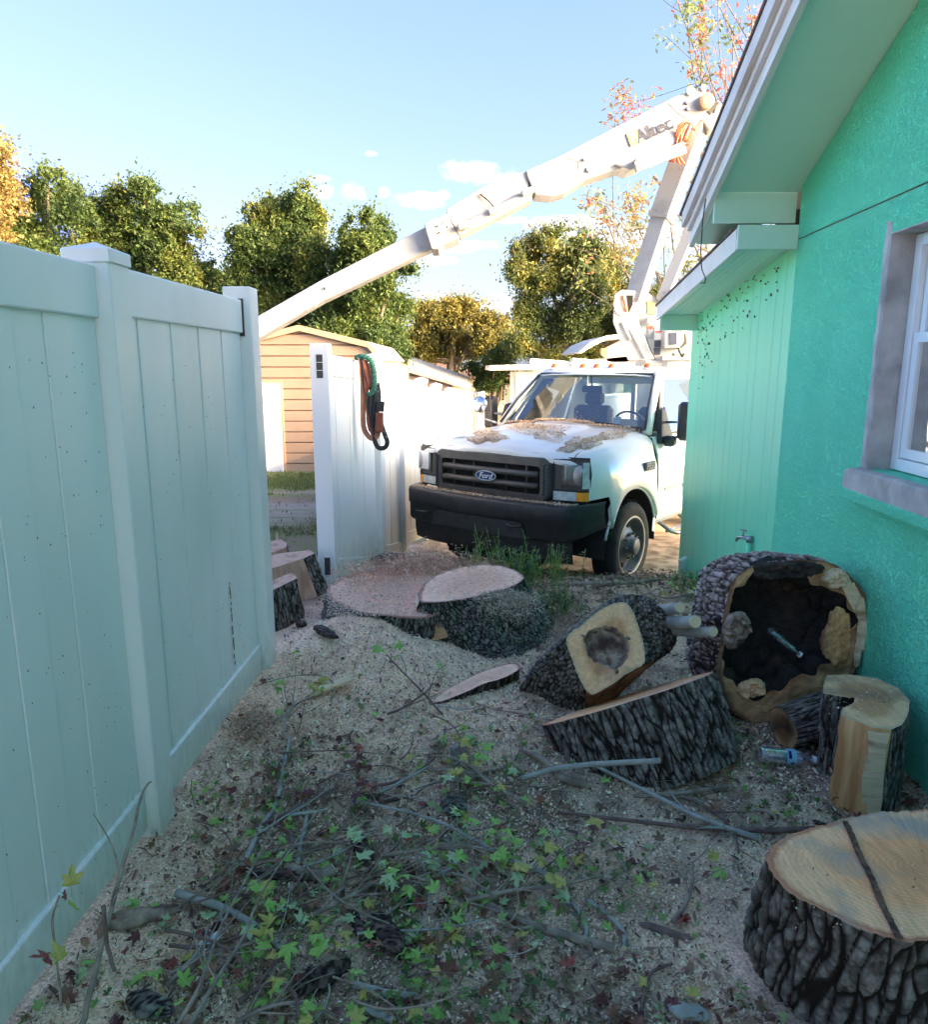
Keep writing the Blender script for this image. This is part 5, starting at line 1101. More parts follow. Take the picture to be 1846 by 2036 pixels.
hp_('belt', M['tan_leather'], smoothp([hq(712, 712, .02), hq(713, 750, .03), hq(714, 800, .03), hq(715, 845, .03), hq(720, 864, .04), hq(730, 872, .04), hq(740, 866, .04), hq(744, 850, .03)]), .026)
hp_('belt', M['black_strap'], smoothp([hq(715, 712, .015), hq(717, 760, .03), hq(722, 800, .035), hq(728, 830, .04), hq(732, 850, .04)]), .022)
hp_('belt', M['leather'], smoothp([hq(720, 716, .02), hq(724, 745, .03), hq(730, 765, .03), hq(720, 760, .02)]), .03)
hp_('strap', M['black_strap'], smoothp([hq(738, 762, .04), hq(740, 790, .045), hq(737, 820, .04), hq(734, 850, .04)]), .036)
hp_('belt', M['leather'], smoothp([hq(726, 828, .04), hq(727, 842, .045), hq(730, 856, .045)]), .045)
hp_('strap', M['black_strap'], smoothp([hq(748, 836, .03), hq(756, 866, .04), hq(760, 880, .04), hq(755, 890, .04), hq(745, 890, .03), hq(738, 876, .03), hq(742, 862, .02)]), .024)
hp_('belt', M['leather'], smoothp([hq(722, 716, .01), hq(719, 760, .035), hq(720, 800, .04), hq(724, 840, .045), hq(733, 866, .045), hq(741, 846, .04)]), .024)
hp_('strap', M['black_strap'], smoothp([hq(733, 770, .03), hq(728, 800, .045), hq(730, 835, .045), hq(738, 858, .04)]), .030)
hp_('strap', M['leather'], smoothp([hq(727, 722, .03), hq(729, 742, .045), hq(727, 762, .045), hq(723, 775, .04)]), .022)
mb = MB(); mb.beam(hq(742, 820, .05), hq(742, 860, .05), .045, .062); mb.build('saw_sheath', M['leather'], har, bevel=.008)
mb = MB(); mb.beam(hq(745, 798, .05), hq(743, 818, .05), .045, .058); mb.build('sheath_top', M['black_strap'], har, bevel=.005)
c = hq(721, 820, .06); mb = MB(); mb.tube([c+Vector((.014*math.cos(a), -.003, .026*math.sin(a))) for a in np.linspace(0, 2*PI, 14)], .0035, 6); mb.build('carabiner', M['chrome'], har, smooth=True)
for q in (hq(735, 792, .06), hq(735, 779, .06), hq(752, 858, .055), hq(755, 868, .055)):
    mb = MB(); mb.tube([q+Vector((.006*math.cos(a), -.005, .006*math.sin(a))) for a in np.linspace(0, 2*PI, 9)], .0025, 5); mb.build('rivet', M['chrome'], har)

# ------------------------------------------------------------------ TREES
def leafcloud(name, blobs, n, size, palette, parent, seed, asp=.45, shell=.55, droop=0., clump=.35, cs=1.0):
    r0_ = random.Random(seed); more = []
    for b in blobs:                       # ragged tufts round each mass of foliage
        for _ in range(6):
            d = Vector((r0_.gauss(0, 1), r0_.gauss(0, .8), r0_.gauss(.35, .8))).normalized(); q = r0_.uniform(.2, .42); more.append((b[0]+d.x*b[3]*.88, b[1]+d.y*b[4]*.88, b[2]+d.z*b[5]*.88, b[3]*q, b[4]*q, b[5]*q*1.3))
    blobs = list(blobs)+more
    r = np.random.default_rng(seed); B = np.array([b[:3] for b in blobs], float); Rr = np.array([b[3:6] for b in blobs], float)
    vol = np.prod(Rr, 1)**.75; n = int(n*1.3); idx = r.choice(len(B), n, p=vol/vol.sum())
    d = r.normal(size=(n, 3)); d /= np.linalg.norm(d, axis=1)[:, None]
    rad = np.where(r.random(n) < shell, r.uniform(.72, 1.04, n), r.random(n)**.5)
    ang = fbm(d*2.3+idx[:, None]*5.1, 3); rad = rad*(.42+1.05*ang)            # lumpy outline
    p = B[idx]+d*rad[:, None]*Rr[idx]
    cn_ = max(20, n//28); cc = p[r.integers(0, n, cn_)]                    # draw leaves together into twig clumps
    k = r.integers(0, cn_, n); m = r.random(n) < clump
    p[m] = cc[k[m]]+r.normal(size=(m.sum(), 3))*size*2.2
    den = fbm(p*(1.6/cs), 3); keep = den > np.quantile(den, .22); p, d = p[keep], d[keep]; n = len(p); idx = idx[keep]
    t = r.normal(size=(n, 3))*.8+d*.6; t[:, 2] -= droop; t /= np.linalg.norm(t, axis=1)[:, None]
    b = np.cross(t, r.normal(size=(n, 3))); b /= np.linalg.norm(b, axis=1)[:, None]
    s = (size*.74*r.uniform(.5, 1.35, n))[:, None]; v = np.empty((n, 4, 3))
    v[:, 0] = p-t*s; v[:, 1] = p+b*s*asp; v[:, 2] = p+t*s; v[:, 3] = p-b*s*asp
    pal = np.array(palette); q = fbm(p*(1.1/cs)+3, 3); q = np.clip((q-.25)*2+r.normal(0, .16, n), 0, .999)*(len(pal)-1)
    i0 = q.astype(int); f = (q-i0)[:, None]; c = pal[i0]*(1-f)+pal[np.minimum(i0+1, len(pal)-1)]*f; c = c*.70*r.uniform(.78, 1.22, (n, 1))
    f_ = np.arange(4*n).reshape(n, 4)
    o = mesh_obj(name, v.reshape(-1, 3), f_, M['tree_leaf'], parent, attrs={'col': np.repeat(c, 4, axis=0)}); return o
def trunk(parent, base, blobs, r0, seed, k=7):
    r = random.Random(seed); mb = MB(); bs = Vector(base); top = Vector((sum(b[0] for b in blobs)/len(blobs), sum(b[1] for b in blobs)/len(blobs), max(b[2] for b in blobs)))
    pts = [bs, bs.lerp(top, .2)+Vector((r.uniform(-.2, .2), 0, 0)), bs.lerp(top, .45)+Vector((r.uniform(-.3, .3), 0, 0)), bs.lerp(top, .75), top]
    mb.tube(pts, [r0, r0*.8, r0*.6, r0*.35, r0*.1], 9)
    for b in r.sample(list(blobs), min(k, len(blobs))):
        s = bs.lerp(top, r.uniform(.2, .55)); e = Vector(b[:3]); m = s.lerp(e, .5)+Vector((r.uniform(-.2, .2), 0, r.uniform(-.3, .1)))
        mb.tube([s, m, e], [r0*.4, r0*.25, r0*.08], 6)
    return mb.build('trunk', M['trunk'], parent, smooth=True)
def px_blobs(lst, Y, depth=1.0):   # (x, y, rx, ry) measured in the photograph, given a real distance and a depth
    out = []
    for k, (x, y, rx, ry) in enumerate(lst):
        Yk = Y+(((k*7) % 5)-2)*.35*depth; c = P(x, y, Yk); s = Yk/FPX*1.0; out.append((c.x, c.y, c.z, rx*s, max(rx, ry)*s*.9*depth, ry*s))
    return out
def tree(name, label, lst, Y, n, size, pal, seed, r0=.25, group=None, base=None, **kw):
    bl = px_blobs(lst, Y); bx = sum(b[0] for b in bl)/len(bl) if base is None else P(base, 800, Y).x
    t = thing(name, label, 'tree', (bx, Y, -.9), 0, group); trunk(t, (bx, Y, -1.0), bl, r0, seed)
    o = leafcloud('crown', bl, n, size, pal, t, seed, **kw); return t
DG = [(.055, .10, .032), (.085, .145, .040), (.14, .195, .05), (.25, .27, .06)]
MG = [(.05, .085, .025), (.085, .13, .035), (.13, .17, .04), (.20, .20, .05)]
GO = [(.14, .15, .045), (.21, .20, .055), (.29, .25, .06), (.36, .28, .07)]
OR = [(.28, .22, .07), (.38, .28, .10), (.44, .32, .14)]
tree('leafy_tree', 'tree with orange and gold leaves at the left edge, above the near fence', [(-10, 300, 34, 26), (-18, 350, 50, 40), (-5, 395, 50, 34), (-60, 380, 60, 80), (-30, 460, 60, 50)], 22, 16000, .085, OR+GO[2:3], 41, .3, base=-60)
tree('leafy_tree', 'small green crown tip rising highest at the left edge, behind the orange leaves', [(5, 295, 26, 14), (-25, 320, 36, 30), (-35, 380, 50, 60)], 26, 6000, .08, MG[1:]+GO[:1], 42, .2, base=-40)
tree('broadleaf_tree', 'dark green tree with gold lit tufts above the near fence panel', [(95, 355, 32, 26), (60, 385, 34, 30), (130, 385, 30, 24), (150, 440, 55, 45), (80, 440, 60, 50), (40, 480, 60, 45), (115, 505, 90, 50), (60, 560, 110, 60), (150, 580, 100, 70)], 24, 60000, .085, DG, 43, .3, base=90)
tree('broadleaf_tree', 'dark bushy tree with ragged top, right of the capped fence post', [(285, 375, 32, 22), (262, 400, 42, 26), (215, 415, 38, 26), (320, 430, 40, 28), (370, 420, 24, 16), (360, 465, 40, 34), (280, 460, 66, 48), (210, 480, 56, 50), (330, 510, 62, 44), (250, 540, 80, 50), (360, 560, 50, 40), (300, 600, 110, 60)], 25, 80000, .085, DG+[(.17, .17, .04)], 44, .3, base=280)
tree('shrub_tree', 'low dark green tree filling the dip between the two tall dark trees', [(415, 545, 30, 26), (395, 590, 50, 40), (450, 570, 30, 36), (430, 620, 60, 50)], 28, 18000, .09, DG, 45, .2, base=420)
tree('conical_tree', 'tall dense green tree with feathery upswept top behind the tan shed', [(603, 385, 13, 26), (590, 412, 34, 26), (550, 410, 30, 20), (505, 425, 22, 22), (625, 425, 24, 22), (480, 470, 28, 34), (540, 450, 48, 40), (600, 460, 48, 40), (500, 520, 48, 48), (565, 520, 66, 54), (625, 520, 40, 50), (500, 590, 60, 48), (570, 590, 80, 56), (640, 600, 60, 60), (540, 660, 90, 60)], 25, 110000, .085, DG+[(.15, .18, .05)], 46, .35, base=560)
tree('conical_tree', 'tall green tree with bright yellow green flank, directly above the fence beside the truck', [(727, 428, 11, 22), (722, 452, 24, 26), (758, 450, 15, 18), (700, 480, 26, 26), (765, 480, 22, 24), (735, 500, 44, 34), (690, 530, 32, 38), (770, 520, 26, 26), (720, 570, 56, 44), (690, 620, 60, 50), (775, 570, 40, 24), (810, 535, 22, 12), (760, 620, 50, 40), (735, 670, 70, 46), (800, 610, 20, 20), (680, 680, 70, 40), (775, 690, 38, 30)], 23.5, 105000, .080, DG[:3]+[(.12, .17, .035), (.20, .24, .04)], 47, .35, base=720)
tree('spreading_oak', 'golden spreading tree in evening light beyond the shed roofs', [(850, 625, 36, 24), (910, 612, 42, 20), (945, 622, 36, 22), (985, 650, 34, 30), (880, 650, 54, 30), (940, 660, 56, 34), (835, 680, 46, 34), (900, 690, 56, 26), (970, 690, 50, 22), (830, 710, 34, 18)], 40, 52000, .12, GO+[(.40, .30, .10)], 48, .4, base=905, cs=1.5)
tree('dark_bush', 'dark green low tree between the white fence and the white house', [(985, 715, 30, 20), (950, 735, 26, 14), (1010, 700, 26, 18), (965, 760, 24, 20), (1000, 745, 26, 24)], 32, 16000, .09, DG[:3], 49, .2, base=985)
tree('tall_airy_tree', 'tall airy olive and gold tree behind the truck cab', [(1085, 475, 36, 18), (1130, 468, 34, 16), (1045, 500, 36, 22), (1160, 500, 36, 26), (1110, 510, 52, 30), (1030, 540, 28, 26), (1070, 560, 50, 38), (1140, 560, 56, 44), (1200, 515, 28, 24), (1225, 530, 26, 26), (1190, 580, 46, 42), (1050, 620, 34, 26), (1100, 640, 56, 42), (1160, 650, 56, 44), (1215, 640, 36, 40), (1040, 670, 42, 30), (1105, 700, 60, 30), (1190, 695, 60, 30), (1255, 600, 30, 40), (1330, 600, 60, 40), (1290, 655, 60, 50)], 30, 115000, .085, [(.085, .125, .045), (.12, .165, .05), (.18, .21, .055), (.28, .26, .06), (.36, .29, .07)], 50, .32, base=1112, clump=.5, cs=1.3)
for i, (x, s) in enumerate(((-900, 9), (-500, 8), (2300, 9), (2700, 8))): pass
# thin tree with sparse leaf sprays behind the boom; its trunk stands behind the green house
def thin_tree(name, label, base, tips, seed, pal, nl, sz=.045):
    r = random.Random(seed); t = thing(name, label, 'tree', tuple(base)); base = Vector(base); mb = MB(); ends = []
    def grow(s, e, rad, depth):
        m = s.lerp(e, .5)+Vector((r.uniform(-1, 1), r.uniform(-1, 1), r.uniform(-.4, .8)))*(e-s).length*.10
        pts = smoothp([s, m, e], 3); mb.tube(pts, [rad*(1-.55*i/(len(pts)-1)) for i in range(len(pts))], 5)
        if depth == 0: ends.append((e, (e-s).normalized())); return
        for _ in range(r.choice((1, 2, 2))):
            a = r.uniform(.35, 1.0); st_ = s.lerp(e, a); d = (e-s).normalized()+Vector((r.gauss(0, .55), r.gauss(0, .4), r.gauss(.05, .45))); grow(st_, st_+d.normalized()*(e-s).length*r.uniform(.35, .62), rad*.5, depth-1)
        ends.append((e, (e-s).normalized()))
    fork = base.copy()
    for tip in tips:
        tip = Vector(tip); fk = base.lerp(tip, r.uniform(.3, .45)); fk.x = base.x+(fk.x-base.x)*.6; mb.tube(smoothp([base, base.lerp(fk, .5), fk], 3), [.05, .045, .042, .04, .036, .032, .028], 6); grow(fk, tip, .020, 3)
    mb.build('trunk', M['trunk'], t, smooth=True)
    rr_ = np.random.default_rng(seed); P_ = []
    for e, d in ends:
        for k in range(nl):
            P_.append(tuple(e+Vector((r.gauss(0, .10), r.gauss(0, .10), r.gauss(-.02, .08)))-d*r.random()*.15))
    P_ = np.array(P_); n = len(P_); tt = rr_.normal(size=(n, 3)); tt /= np.linalg.norm(tt, axis=1)[:, None]; b = np.cross(tt, rr_.normal(size=(n, 3))); b /= np.linalg.norm(b, axis=1)[:, None]
    s = (sz*rr_.uniform(.6, 1.3, n))[:, None]; v = np.stack([P_-tt*s, P_+b*s*.4, P_+tt*s, P_-b*s*.4], 1)
    q = fbm(P_*1.2, 3); pl = np.array(pal); ii = np.clip(((q-.3)*2.2*len(pl)).astype(int)+rr_.integers(0, 2, n), 0, len(pl)-1); c = pl[ii]*rr_.uniform(.75, 1.25, (n, 1))
    mesh_obj('foliage', v.reshape(-1, 3), np.arange(4*n).reshape(n, 4), M['tree_leaf'], t, attrs={'col': np.repeat(c, 4, axis=0)})
YT = 12.6
thin_tree('chinaberry_tree', 'thin leafless looking tree with sparse leaf sprays behind the lower boom', (4.6, YT, -.8), [P(1195, 455, YT), P(1200, 420, YT), P(1245, 380, YT+.3), P(1300, 350, YT), P(1330, 400, YT), P(1250, 500, YT+.2), P(1400, 470, YT), P(1370, 540, YT), P(1320, 480, YT-.3)], 61, [(.12, .15, .05), (.20, .22, .07), (.30, .26, .08), (.34, .20, .10)], 30)
thin_tree('red_tipped_tree', 'slender tree with red and green sprays rising behind the roof edge at the top', (5.0, 12.0, -.8), [P(1400, 40, 12), P(1440, 30, 12), P(1382, 100, 12), P(1460, 60, 12.2), P(1385, 155, 12), P(1500, 30, 12), P(1370, 190, 12.3), P(1430, 130, 12), P(1480, 110, 11.8)], 62, [(.12, .17, .06), (.22, .26, .09), (.48, .15, .10), (.55, .24, .18), (.40, .10, .08)], 34)

M['groove'] = pm('groove', (.055, .028, .02), (.20, .105, .065), 60, .95, .6, 90)
# ------------------------------------------------------------------ CUT LOGS
def resample(pts, n):
    pts = [Vector(p) for p in pts]; m = len(pts); L = [0]
    for i in range(m): L.append(L[-1]+(pts[(i+1) % m]-pts[i]).length)
    out = []; pos = []
    for k in range(n):
        s = L[-1]*k/n; i = max(j for j in range(m) if L[j] <= s+1e-9); t = (s-L[i])/max(1e-9, L[i+1]-L[i]); out.append(pts[i].lerp(pts[(i+1) % m], t)); pos.append(i+t)
    return out, pos
def smooth_loop(pts, k=6):
    n = len(pts); out = []; pts = [Vector(p) for p in pts]
    for i in range(n):
        p0, p1, p2, p3 = pts[i-1], pts[i], pts[(i+1) % n], pts[(i+2) % n]
        for j in range(k):
            t = j/k; out.append(.5*((2*p1)+(p2-p0)*t+(2*p0-5*p1+4*p2-p3)*t*t+(3*p1-p0-3*p2+p3)*t**3))
    return out
def bark_h(p, axis_i=2, cell=(.03, .10), seed=0.):
    # furrowed bark 0..1: long flat plates with narrow dark cracks, broken across here and there
    q = np.array(p)+seed; w3 = np.array([1, 1, .4]); q = q+.012*(np.stack([vnoise(q*20*w3+9), vnoise(q*20*w3+31), vnoise(q*20*w3+57)], -1)-.5)*2
    s = np.array([cell[0]*.74]*3); s[axis_i] = cell[1]*2.3
    f1, f2, idv = worley(q/s); e = 1-np.exp(-(f2-f1)*7.)
    s2 = s*np.array([1.6, 1.6, .30]); g1, g2, gid = worley(q/s2+7); e2 = 1-np.exp(-(g2-g1)*9)
    fib = fbm(q*np.array([190, 190, 40]), 2)
    return np.clip(e*(.70+.30*idv)*(.60+.40*e2)*(.55+.75*fib), 0, 1.1)
def cut_log(name, label, top, bot, barkm, woodm, amp=.016, N_=220, M_=44, cell=(.035, .11), group=None, seed=0., flags=None, sidem=None, rough_top=.004, flare=0., cat='log', bulge=0., hole=None, hole_depth=.25, grain=None, capbot=True, holem=None, tilt_noise=0.):
    # top/bot: closed 3-D loops (same winding, same start); flags: per control point 1 = bark, 0 = cut side
    N_ = int(N_*1.45); M_ = int(M_*1.25)
    T, pos = resample(top, N_); B, _ = resample(bot, N_); T = np.array(T); B = np.array(B)
    ct, cb_ = T.mean(0), B.mean(0); axis_v = (ct-cb_)/np.linalg.norm(ct-cb_)
    base = thing(name, label, cat, (float(cb_[0]), float(cb_[1]), gh(cb_[0], cb_[1])), 0, group)
    w = np.ones(N_)
    if flags is not None:
        F_ = np.array(flags, float); w = np.array([F_[int(q) % len(F_)]*1.0 for q in pos])
    ws_ = w.copy()
    t = np.linspace(0, 1, M_+1)[:, None, None]; S_ = B[None]*(1-t)+T[None]*t
    cen = cb_[None, None]*(1-t)+ct[None, None]*t
    S_ = cen+(S_-cen)*(1+bulge*np.sin(t*PI)+flare*(1-t)**2.5)
    # local frame coordinates for the pattern: along-axis on z
    ax1 = np.cross(axis_v, [0, .3, 1.]); ax1 = ax1/np.linalg.norm(ax1); ax2 = np.cross(axis_v, ax1)
    rel = S_-cb_; loc = np.stack([rel @ ax1, rel @ ax2, rel @ axis_v], -1).reshape(-1, 3)
    h = bark_h(loc, 2, cell, seed+3.1).reshape(M_+1, N_)
    du = np.roll(S_, -1, 1)-np.roll(S_, 1, 1); dvv = np.gradient(S_, axis=0); nr = np.cross(du, dvv); nr /= np.linalg.norm(nr, axis=2)[..., None]+1e-9
    if ((nr*(S_-cen)).sum(-1)).mean() < 0: nr = -nr
    side_n = (fbm(loc*np.array([26, 26, 5]), 3).reshape(M_+1, N_)-.45)
    rimk = np.clip(.25+(1-np.linspace(0, 1, M_+1))*14, 0, 1)[:, None]*np.clip(.4+np.linspace(0, 1, M_+1)*14, 0, 1)[:, None]
    disp = (h-.55)*amp*.8*ws_[None]*rimk+(1-ws_[None])*side_n*.012
    big = (fbm(loc*6+seed, 3).reshape(M_+1, N_)-.45)*.03*ws_[None]
    S2 = S_+nr*(disp+big)[..., None]
    V = S2.reshape(-1, 3); r_, c_ = np.meshgrid(np.arange(M_), np.arange(N_), indexing='ij'); a = (r_*N_+c_).ravel(); b = (r_*N_+(c_+1) % N_).ravel()
    Fq = np.stack([a, b, b+N_, a+N_], -1)
    mi = (1-w[c_.ravel().astype(int)]).astype(int)
    mats = [barkm, sidem or woodm]
    so = mesh_obj('bark', V, Fq, mats, base, midx=mi, smooth=False, attrs={'bd': h.ravel()*.9+.05, 'rr': np.full(len(V), .6)})
    # cut faces
    for which in ((1, 0) if capbot else (1,)):
        rim = S2[-1] if which else S2[0]; inner = rim.mean(0); K = 22; nrm = axis_v if which else -axis_v
        hl = np.zeros(N_)
        if hole is not None and which:
            hc_ = inner+ax1*hole[0]+ax2*hole[1]; ang = np.arange(N_)/N_*2*PI; hw_ = hole[3] if len(hole) > 3 else 1.; hr = hole[2]*(1+hw_*(.10*np.sin(2*ang+1)+.07*np.sin(3*ang+2)+.05*np.sin(5*ang)+.03*np.sin(11*ang+1)+.03*np.sin(17*ang))); inner = hc_
            dv_ = rim-inner; dl_ = np.linalg.norm(dv_, axis=1); hl = np.minimum(hr/dl_, .93)
        ks = np.linspace(0, 1, K+1)[:, None, None]
        frac = (1-ks)*(1-hl[None, :, None])+hl[None, :, None]    # 1 at rim → hl at hole edge
        R3 = inner+(rim[None]-inner)*frac
        q = ((R3-cb_).reshape(-1, 3)); nn = (fbm(q*np.array([14, 14, 14]), 4)-.45).reshape(K+1, N_); edge = np.minimum(1, (1-frac[..., 0])*12)
        R3 = R3+nrm*((nn*rough_top*2.2+tilt_noise*nn)*edge)[..., None]
        V = R3.reshape(-1, 3); r_, c_ = np.meshgrid(np.arange(K), np.arange(N_), indexing='ij'); a = (r_*N_+c_).ravel(); b = (r_*N_+(c_+1) % N_).ravel()
        Fq = np.stack([a, b, b+N_, a+N_], -1)[:, ::(1 if which else -1)]
        mesh_obj('cut_face', V, Fq, woodm, base, smooth=True, attrs={'rr': frac.ravel(), 'bd': np.ones(len(V))})
        if hole is not None and which:
            rows = [R3[-1]]; D = 14
            for k in range(1, D+1):
                f = k/D; q = inner+(R3[-1]-inner)*(math.cos(f*PI/2)**.5*(1+.12*math.sin(k*1.7)))-nrm*hole_depth*math.sin(f*PI/2)
                n_ = (fbm((q-cb_)*22+k, 3)-.45)[:, None]; rows.append(q+(q-inner)*n_*.35+nrm*n_*.03)
            V = np.array(rows).reshape(-1, 3); r_, c_ = np.meshgrid(np.arange(D), np.arange(N_), indexing='ij'); a = (r_*N_+c_).ravel(); b = (r_*N_+(c_+1) % N_).ravel()
            mesh_obj('hollow', V, np.stack([a, b, b+N_, a+N_], -1), holem or M['char'], base, smooth=True, attrs={'rr': np.zeros(len(V)), 'bd': np.zeros(len(V))})
    return base, ct, axis_v
def ell(c, rx, ry, n=28, seed=0, wob=.04, z=None, tilt=(0, 0), ph=0.):
    out = []
    for k in range(n):
        a = 2*PI*k/n+ph; w_ = 1+wob*(math.sin(3*a+seed)+.6*math.sin(5*a+2*seed)+.4*math.sin(8*a+seed*3)); x, y = rx*w_*math.cos(a), ry*w_*math.sin(a)
        out.append(Vector((c[0]+x, c[1]+y, c[2]+x*tilt[0]+y*tilt[1])))
    return out
def axell(c, a1, a2, r1, r2, n=28, seed=0, wob=.04):
    a1, a2 = Vector(a1), Vector(a2); out = []
    for k in range(n):
        a = 2*PI*k/n; w_ = 1+wob*(math.sin(3*a+seed)+.6*math.sin(5*a+2*seed)+.4*math.sin(8*a+seed*3)); out.append(Vector(c)+a1*r1*w_*math.cos(a)+a2*r2*w_*math.sin(a))
    return out
# 1. big fresh round in the right foreground
tp = [PZ(x, y, .36) for x, y in ((1524, 1712), (1530, 1690), (1570, 1660), (1640, 1636), (1706, 1620), (1780, 1612), (1846, 1608))]
tp += [Vector((1.42, 1.83, .36)), Vector((1.50, 1.70, .36)), Vector((1.50, 1.54, .36)), Vector((1.40, 1.42, .36)), Vector((1.24, 1.375, .36))]
tp += [PZ(x, y, .36) for x, y in ((1846, 1868), (1790, 1868), (1715, 1850), (1640, 1815), (1570, 1780), (1540, 1748))]
bt = [Vector((.775, 1.70, -.03)), Vector((.785, 1.77, -.03)), Vector((.84, 1.85, -.03)), Vector((.92, 1.92, -.03)), Vector((1.0, 2.02, -.03)), Vector((1.12, 2.04, -.03)), Vector((1.24, 2.03, -.03)), Vector((1.40, 1.96, -.03)), Vector((1.50, 1.80, -.03)), Vector((1.52, 1.60, -.03)), Vector((1.44, 1.45, -.03)), Vector((1.3, 1.38, -.03)),
      Vector((1.17, 1.36, -.03)), Vector((1.08, 1.37, -.03)), Vector((.97, 1.41, -.03)), Vector((.88, 1.47, -.03)), Vector((.81, 1.55, -.03)), Vector((.78, 1.63, -.03))]
L1, c1, _ = cut_log('tree_round', 'large freshly cut tree round with saw groove across its top in the right foreground', smooth_loop(tp, 5), smooth_loop(bt, 5), M['bark'], M['fresh'], amp=.032, N_=420, M_=80, cell=(.040, .085), seed=1.3, bulge=.02, rough_top=.0015, capbot=False, cat='log')
g0_, g1_ = PZ(1679, 1634, .362), PZ(1786, 1868, .362)
random.seed(4); gp = [g0_.lerp(g1_, t)+Vector((.0015*math.sin(t*14), 0, 0)) for t in np.linspace(0, 1, 60)]; gd = (g1_-g0_).normalized(); gs = gd.cross(Vector((0, 0, 1)))
mb = MB(); mb.grid([[q+gs*(-.0075-.0025*random.random())+Vector((0, 0, .0048)), q-gs*.002+Vector((0, 0, .0035)), q+gs*.003+Vector((0, 0, .0035)), q+gs*(.006+.0025*random.random())+Vector((0, 0, .0048))] for q in gp]); mb.build('saw_groove', M['groove'], L1)
# 2. upright half round beside the wall
zt_ = .345
tops = [(1643, 1342), (1690, 1340), (1745, 1348), (1790, 1368), (1812, 1395), (1810, 1425), (1795, 1442), (1776, 1450), (1757, 1449), (1735, 1446), (1700, 1432), (1674, 1422), (1676, 1408), (1702, 1396), (1700, 1386), (1672, 1384), (1638, 1378)]
fl = [1, 1, 1, 1, 1, 1, 1, 0, 0, 0, 0, 1, 1, 1, 1, 1, 1]
tl = [PZ(x, y, zt_) for x, y in tops]; bl_ = [Vector((q.x*1.0+.0-(.02 if i in (10, 11, 12) else 0), q.y-.01, -.05)) for i, q in enumerate(tl)]
L2, c2, _ = cut_log('split_log', 'upright half round log with smooth brown split face beside the green wall', tl, bl_, M['bark'], M['fresh_pale'], amp=.020, N_=260, M_=56, cell=(.03, .09), seed=5.1, flags=fl, sidem=M['split_wood'], rough_top=.004, capbot=False)
a_, b_ = tl[8], tl[9]; mb = MB(); sh = Vector((-.006, -.010, 0))
q0, q1 = tl[7].lerp(tl[8], .3), tl[9].lerp(tl[10], .15)
rows = [[Vector((q0.x, q0.y, z))+sh+Vector((.004*math.sin(z*20), 0, 0)), Vector(((q0.x+q1.x)/2, (q0.y+q1.y)/2, z))+sh*1.3, Vector((q1.x+.006*math.sin(z*31), q1.y, z))+sh] for z in np.linspace(-.02, .335, 14)]
mb.grid(rows); mb.build('sapwood_strip', M['sap_wood'], L2, smooth=True)
# 3. dark wedge of log behind it
c = PZ(1600, 1420, .20); axd = Vector((.75, .25, .10)).normalized(); u_ = Vector((-.2, .6, .75)).normalized(); v2 = axd.cross(u_).normalized()
cc0 = PG(1570, 1500, .0)+Vector((.02, .06, .09)); cut_log('small_log', 'small dark barked log wedged between the hollow round and the upright half log', axell(cc0+axd*.24, u_, v2, .10, .09, seed=2), axell(cc0-axd*.03, u_, v2, .095, .085, seed=2), M['bark'], M['brown_wood'], amp=.016, N_=140, M_=40, cell=(.025, .09), seed=8.)
# 4. big hollow round leaning on the wall
hc0 = Vector((1.345, 3.04, .365)); nrm = Vector((-.02, -1, .10)).normalized(); r1 = Vector((1, -.02, 0)).normalized(); r2 = nrm.cross(r1).normalized()
if r2.z < 0: r2 = -r2
face = []
for x, y in ((1729, 1240), (1727, 1190), (1700, 1150), (1655, 1122), (1600, 1114), (1540, 1117), (1490, 1130), (1455, 1160), (1440, 1210), (1432, 1270), (1425, 1330), (1438, 1390), (1470, 1425), (1520, 1441), (1580, 1432), (1640, 1405), (1690, 1355), (1715, 1300)):
    d = ray(x, y); tt = (hc0-Vector((0, 0, HC))).dot(nrm)/d.dot(nrm); face.append(Vector((0, 0, HC))+d*tt)
back = [q-nrm*.36+Vector((-.03, 0, -.02)) for q in face]
L4, c4, ax4 = cut_log('hollow_round', 'huge hollow tree round with charred black centre, leaning on the green wall', smooth_loop(face, 5), smooth_loop(back, 5), M['bark_scaly'], M['brown_wood'], amp=.030, N_=340, M_=56, cell=(.035, .05), seed=11., bulge=.05, rough_top=.02, hole=(.055, -.05, .285, 1.0), hole_depth=.26, tilt_noise=.02, capbot=False)
pc = [PW(0, 0)]; 
def on_face(x, y, off=.0):
    d = ray(x, y); tt = (hc0+nrm*off-Vector((0, 0, HC))).dot(nrm)/d.dot(nrm); return Vector((0, 0, HC))+d*tt
def patch(name, poly, mat, off, th=.02, parent=L4):
    lp = np.array(resample(smooth_loop([on_face(x, y, off) for x, y in poly], 4), 90)[0]); c_ = lp.mean(0); nn = np.array(nrm)
    jag = 1+(fbm(lp*55, 3)-.45)[:, None]*.35; lp = c_+(lp-c_)*jag; rows = []
    for k, f in enumerate(np.linspace(1, .02, 16)):
        q = c_+(lp-c_)*f; up = th*(min(1, (1-f)*5)**.6)*.6; rows.append(q+nn*(up+(fbm(q*60, 4)-.45)[:, None]*th*1.5*(k > 0)))
    V = np.array(rows).reshape(-1, 3); a, b = np.meshgrid(np.arange(15), np.arange(90), indexing='ij'); a1, b1 = (a*90+b).ravel(), (a*90+(b+1) % 90).ravel()
    return mesh_obj(name, V, np.stack([a1, b1, b1+90, a1+90], -1), mat, parent, attrs={'rr': np.full(len(V), .7), 'bd': np.full(len(V), .6)})
random.seed(9)
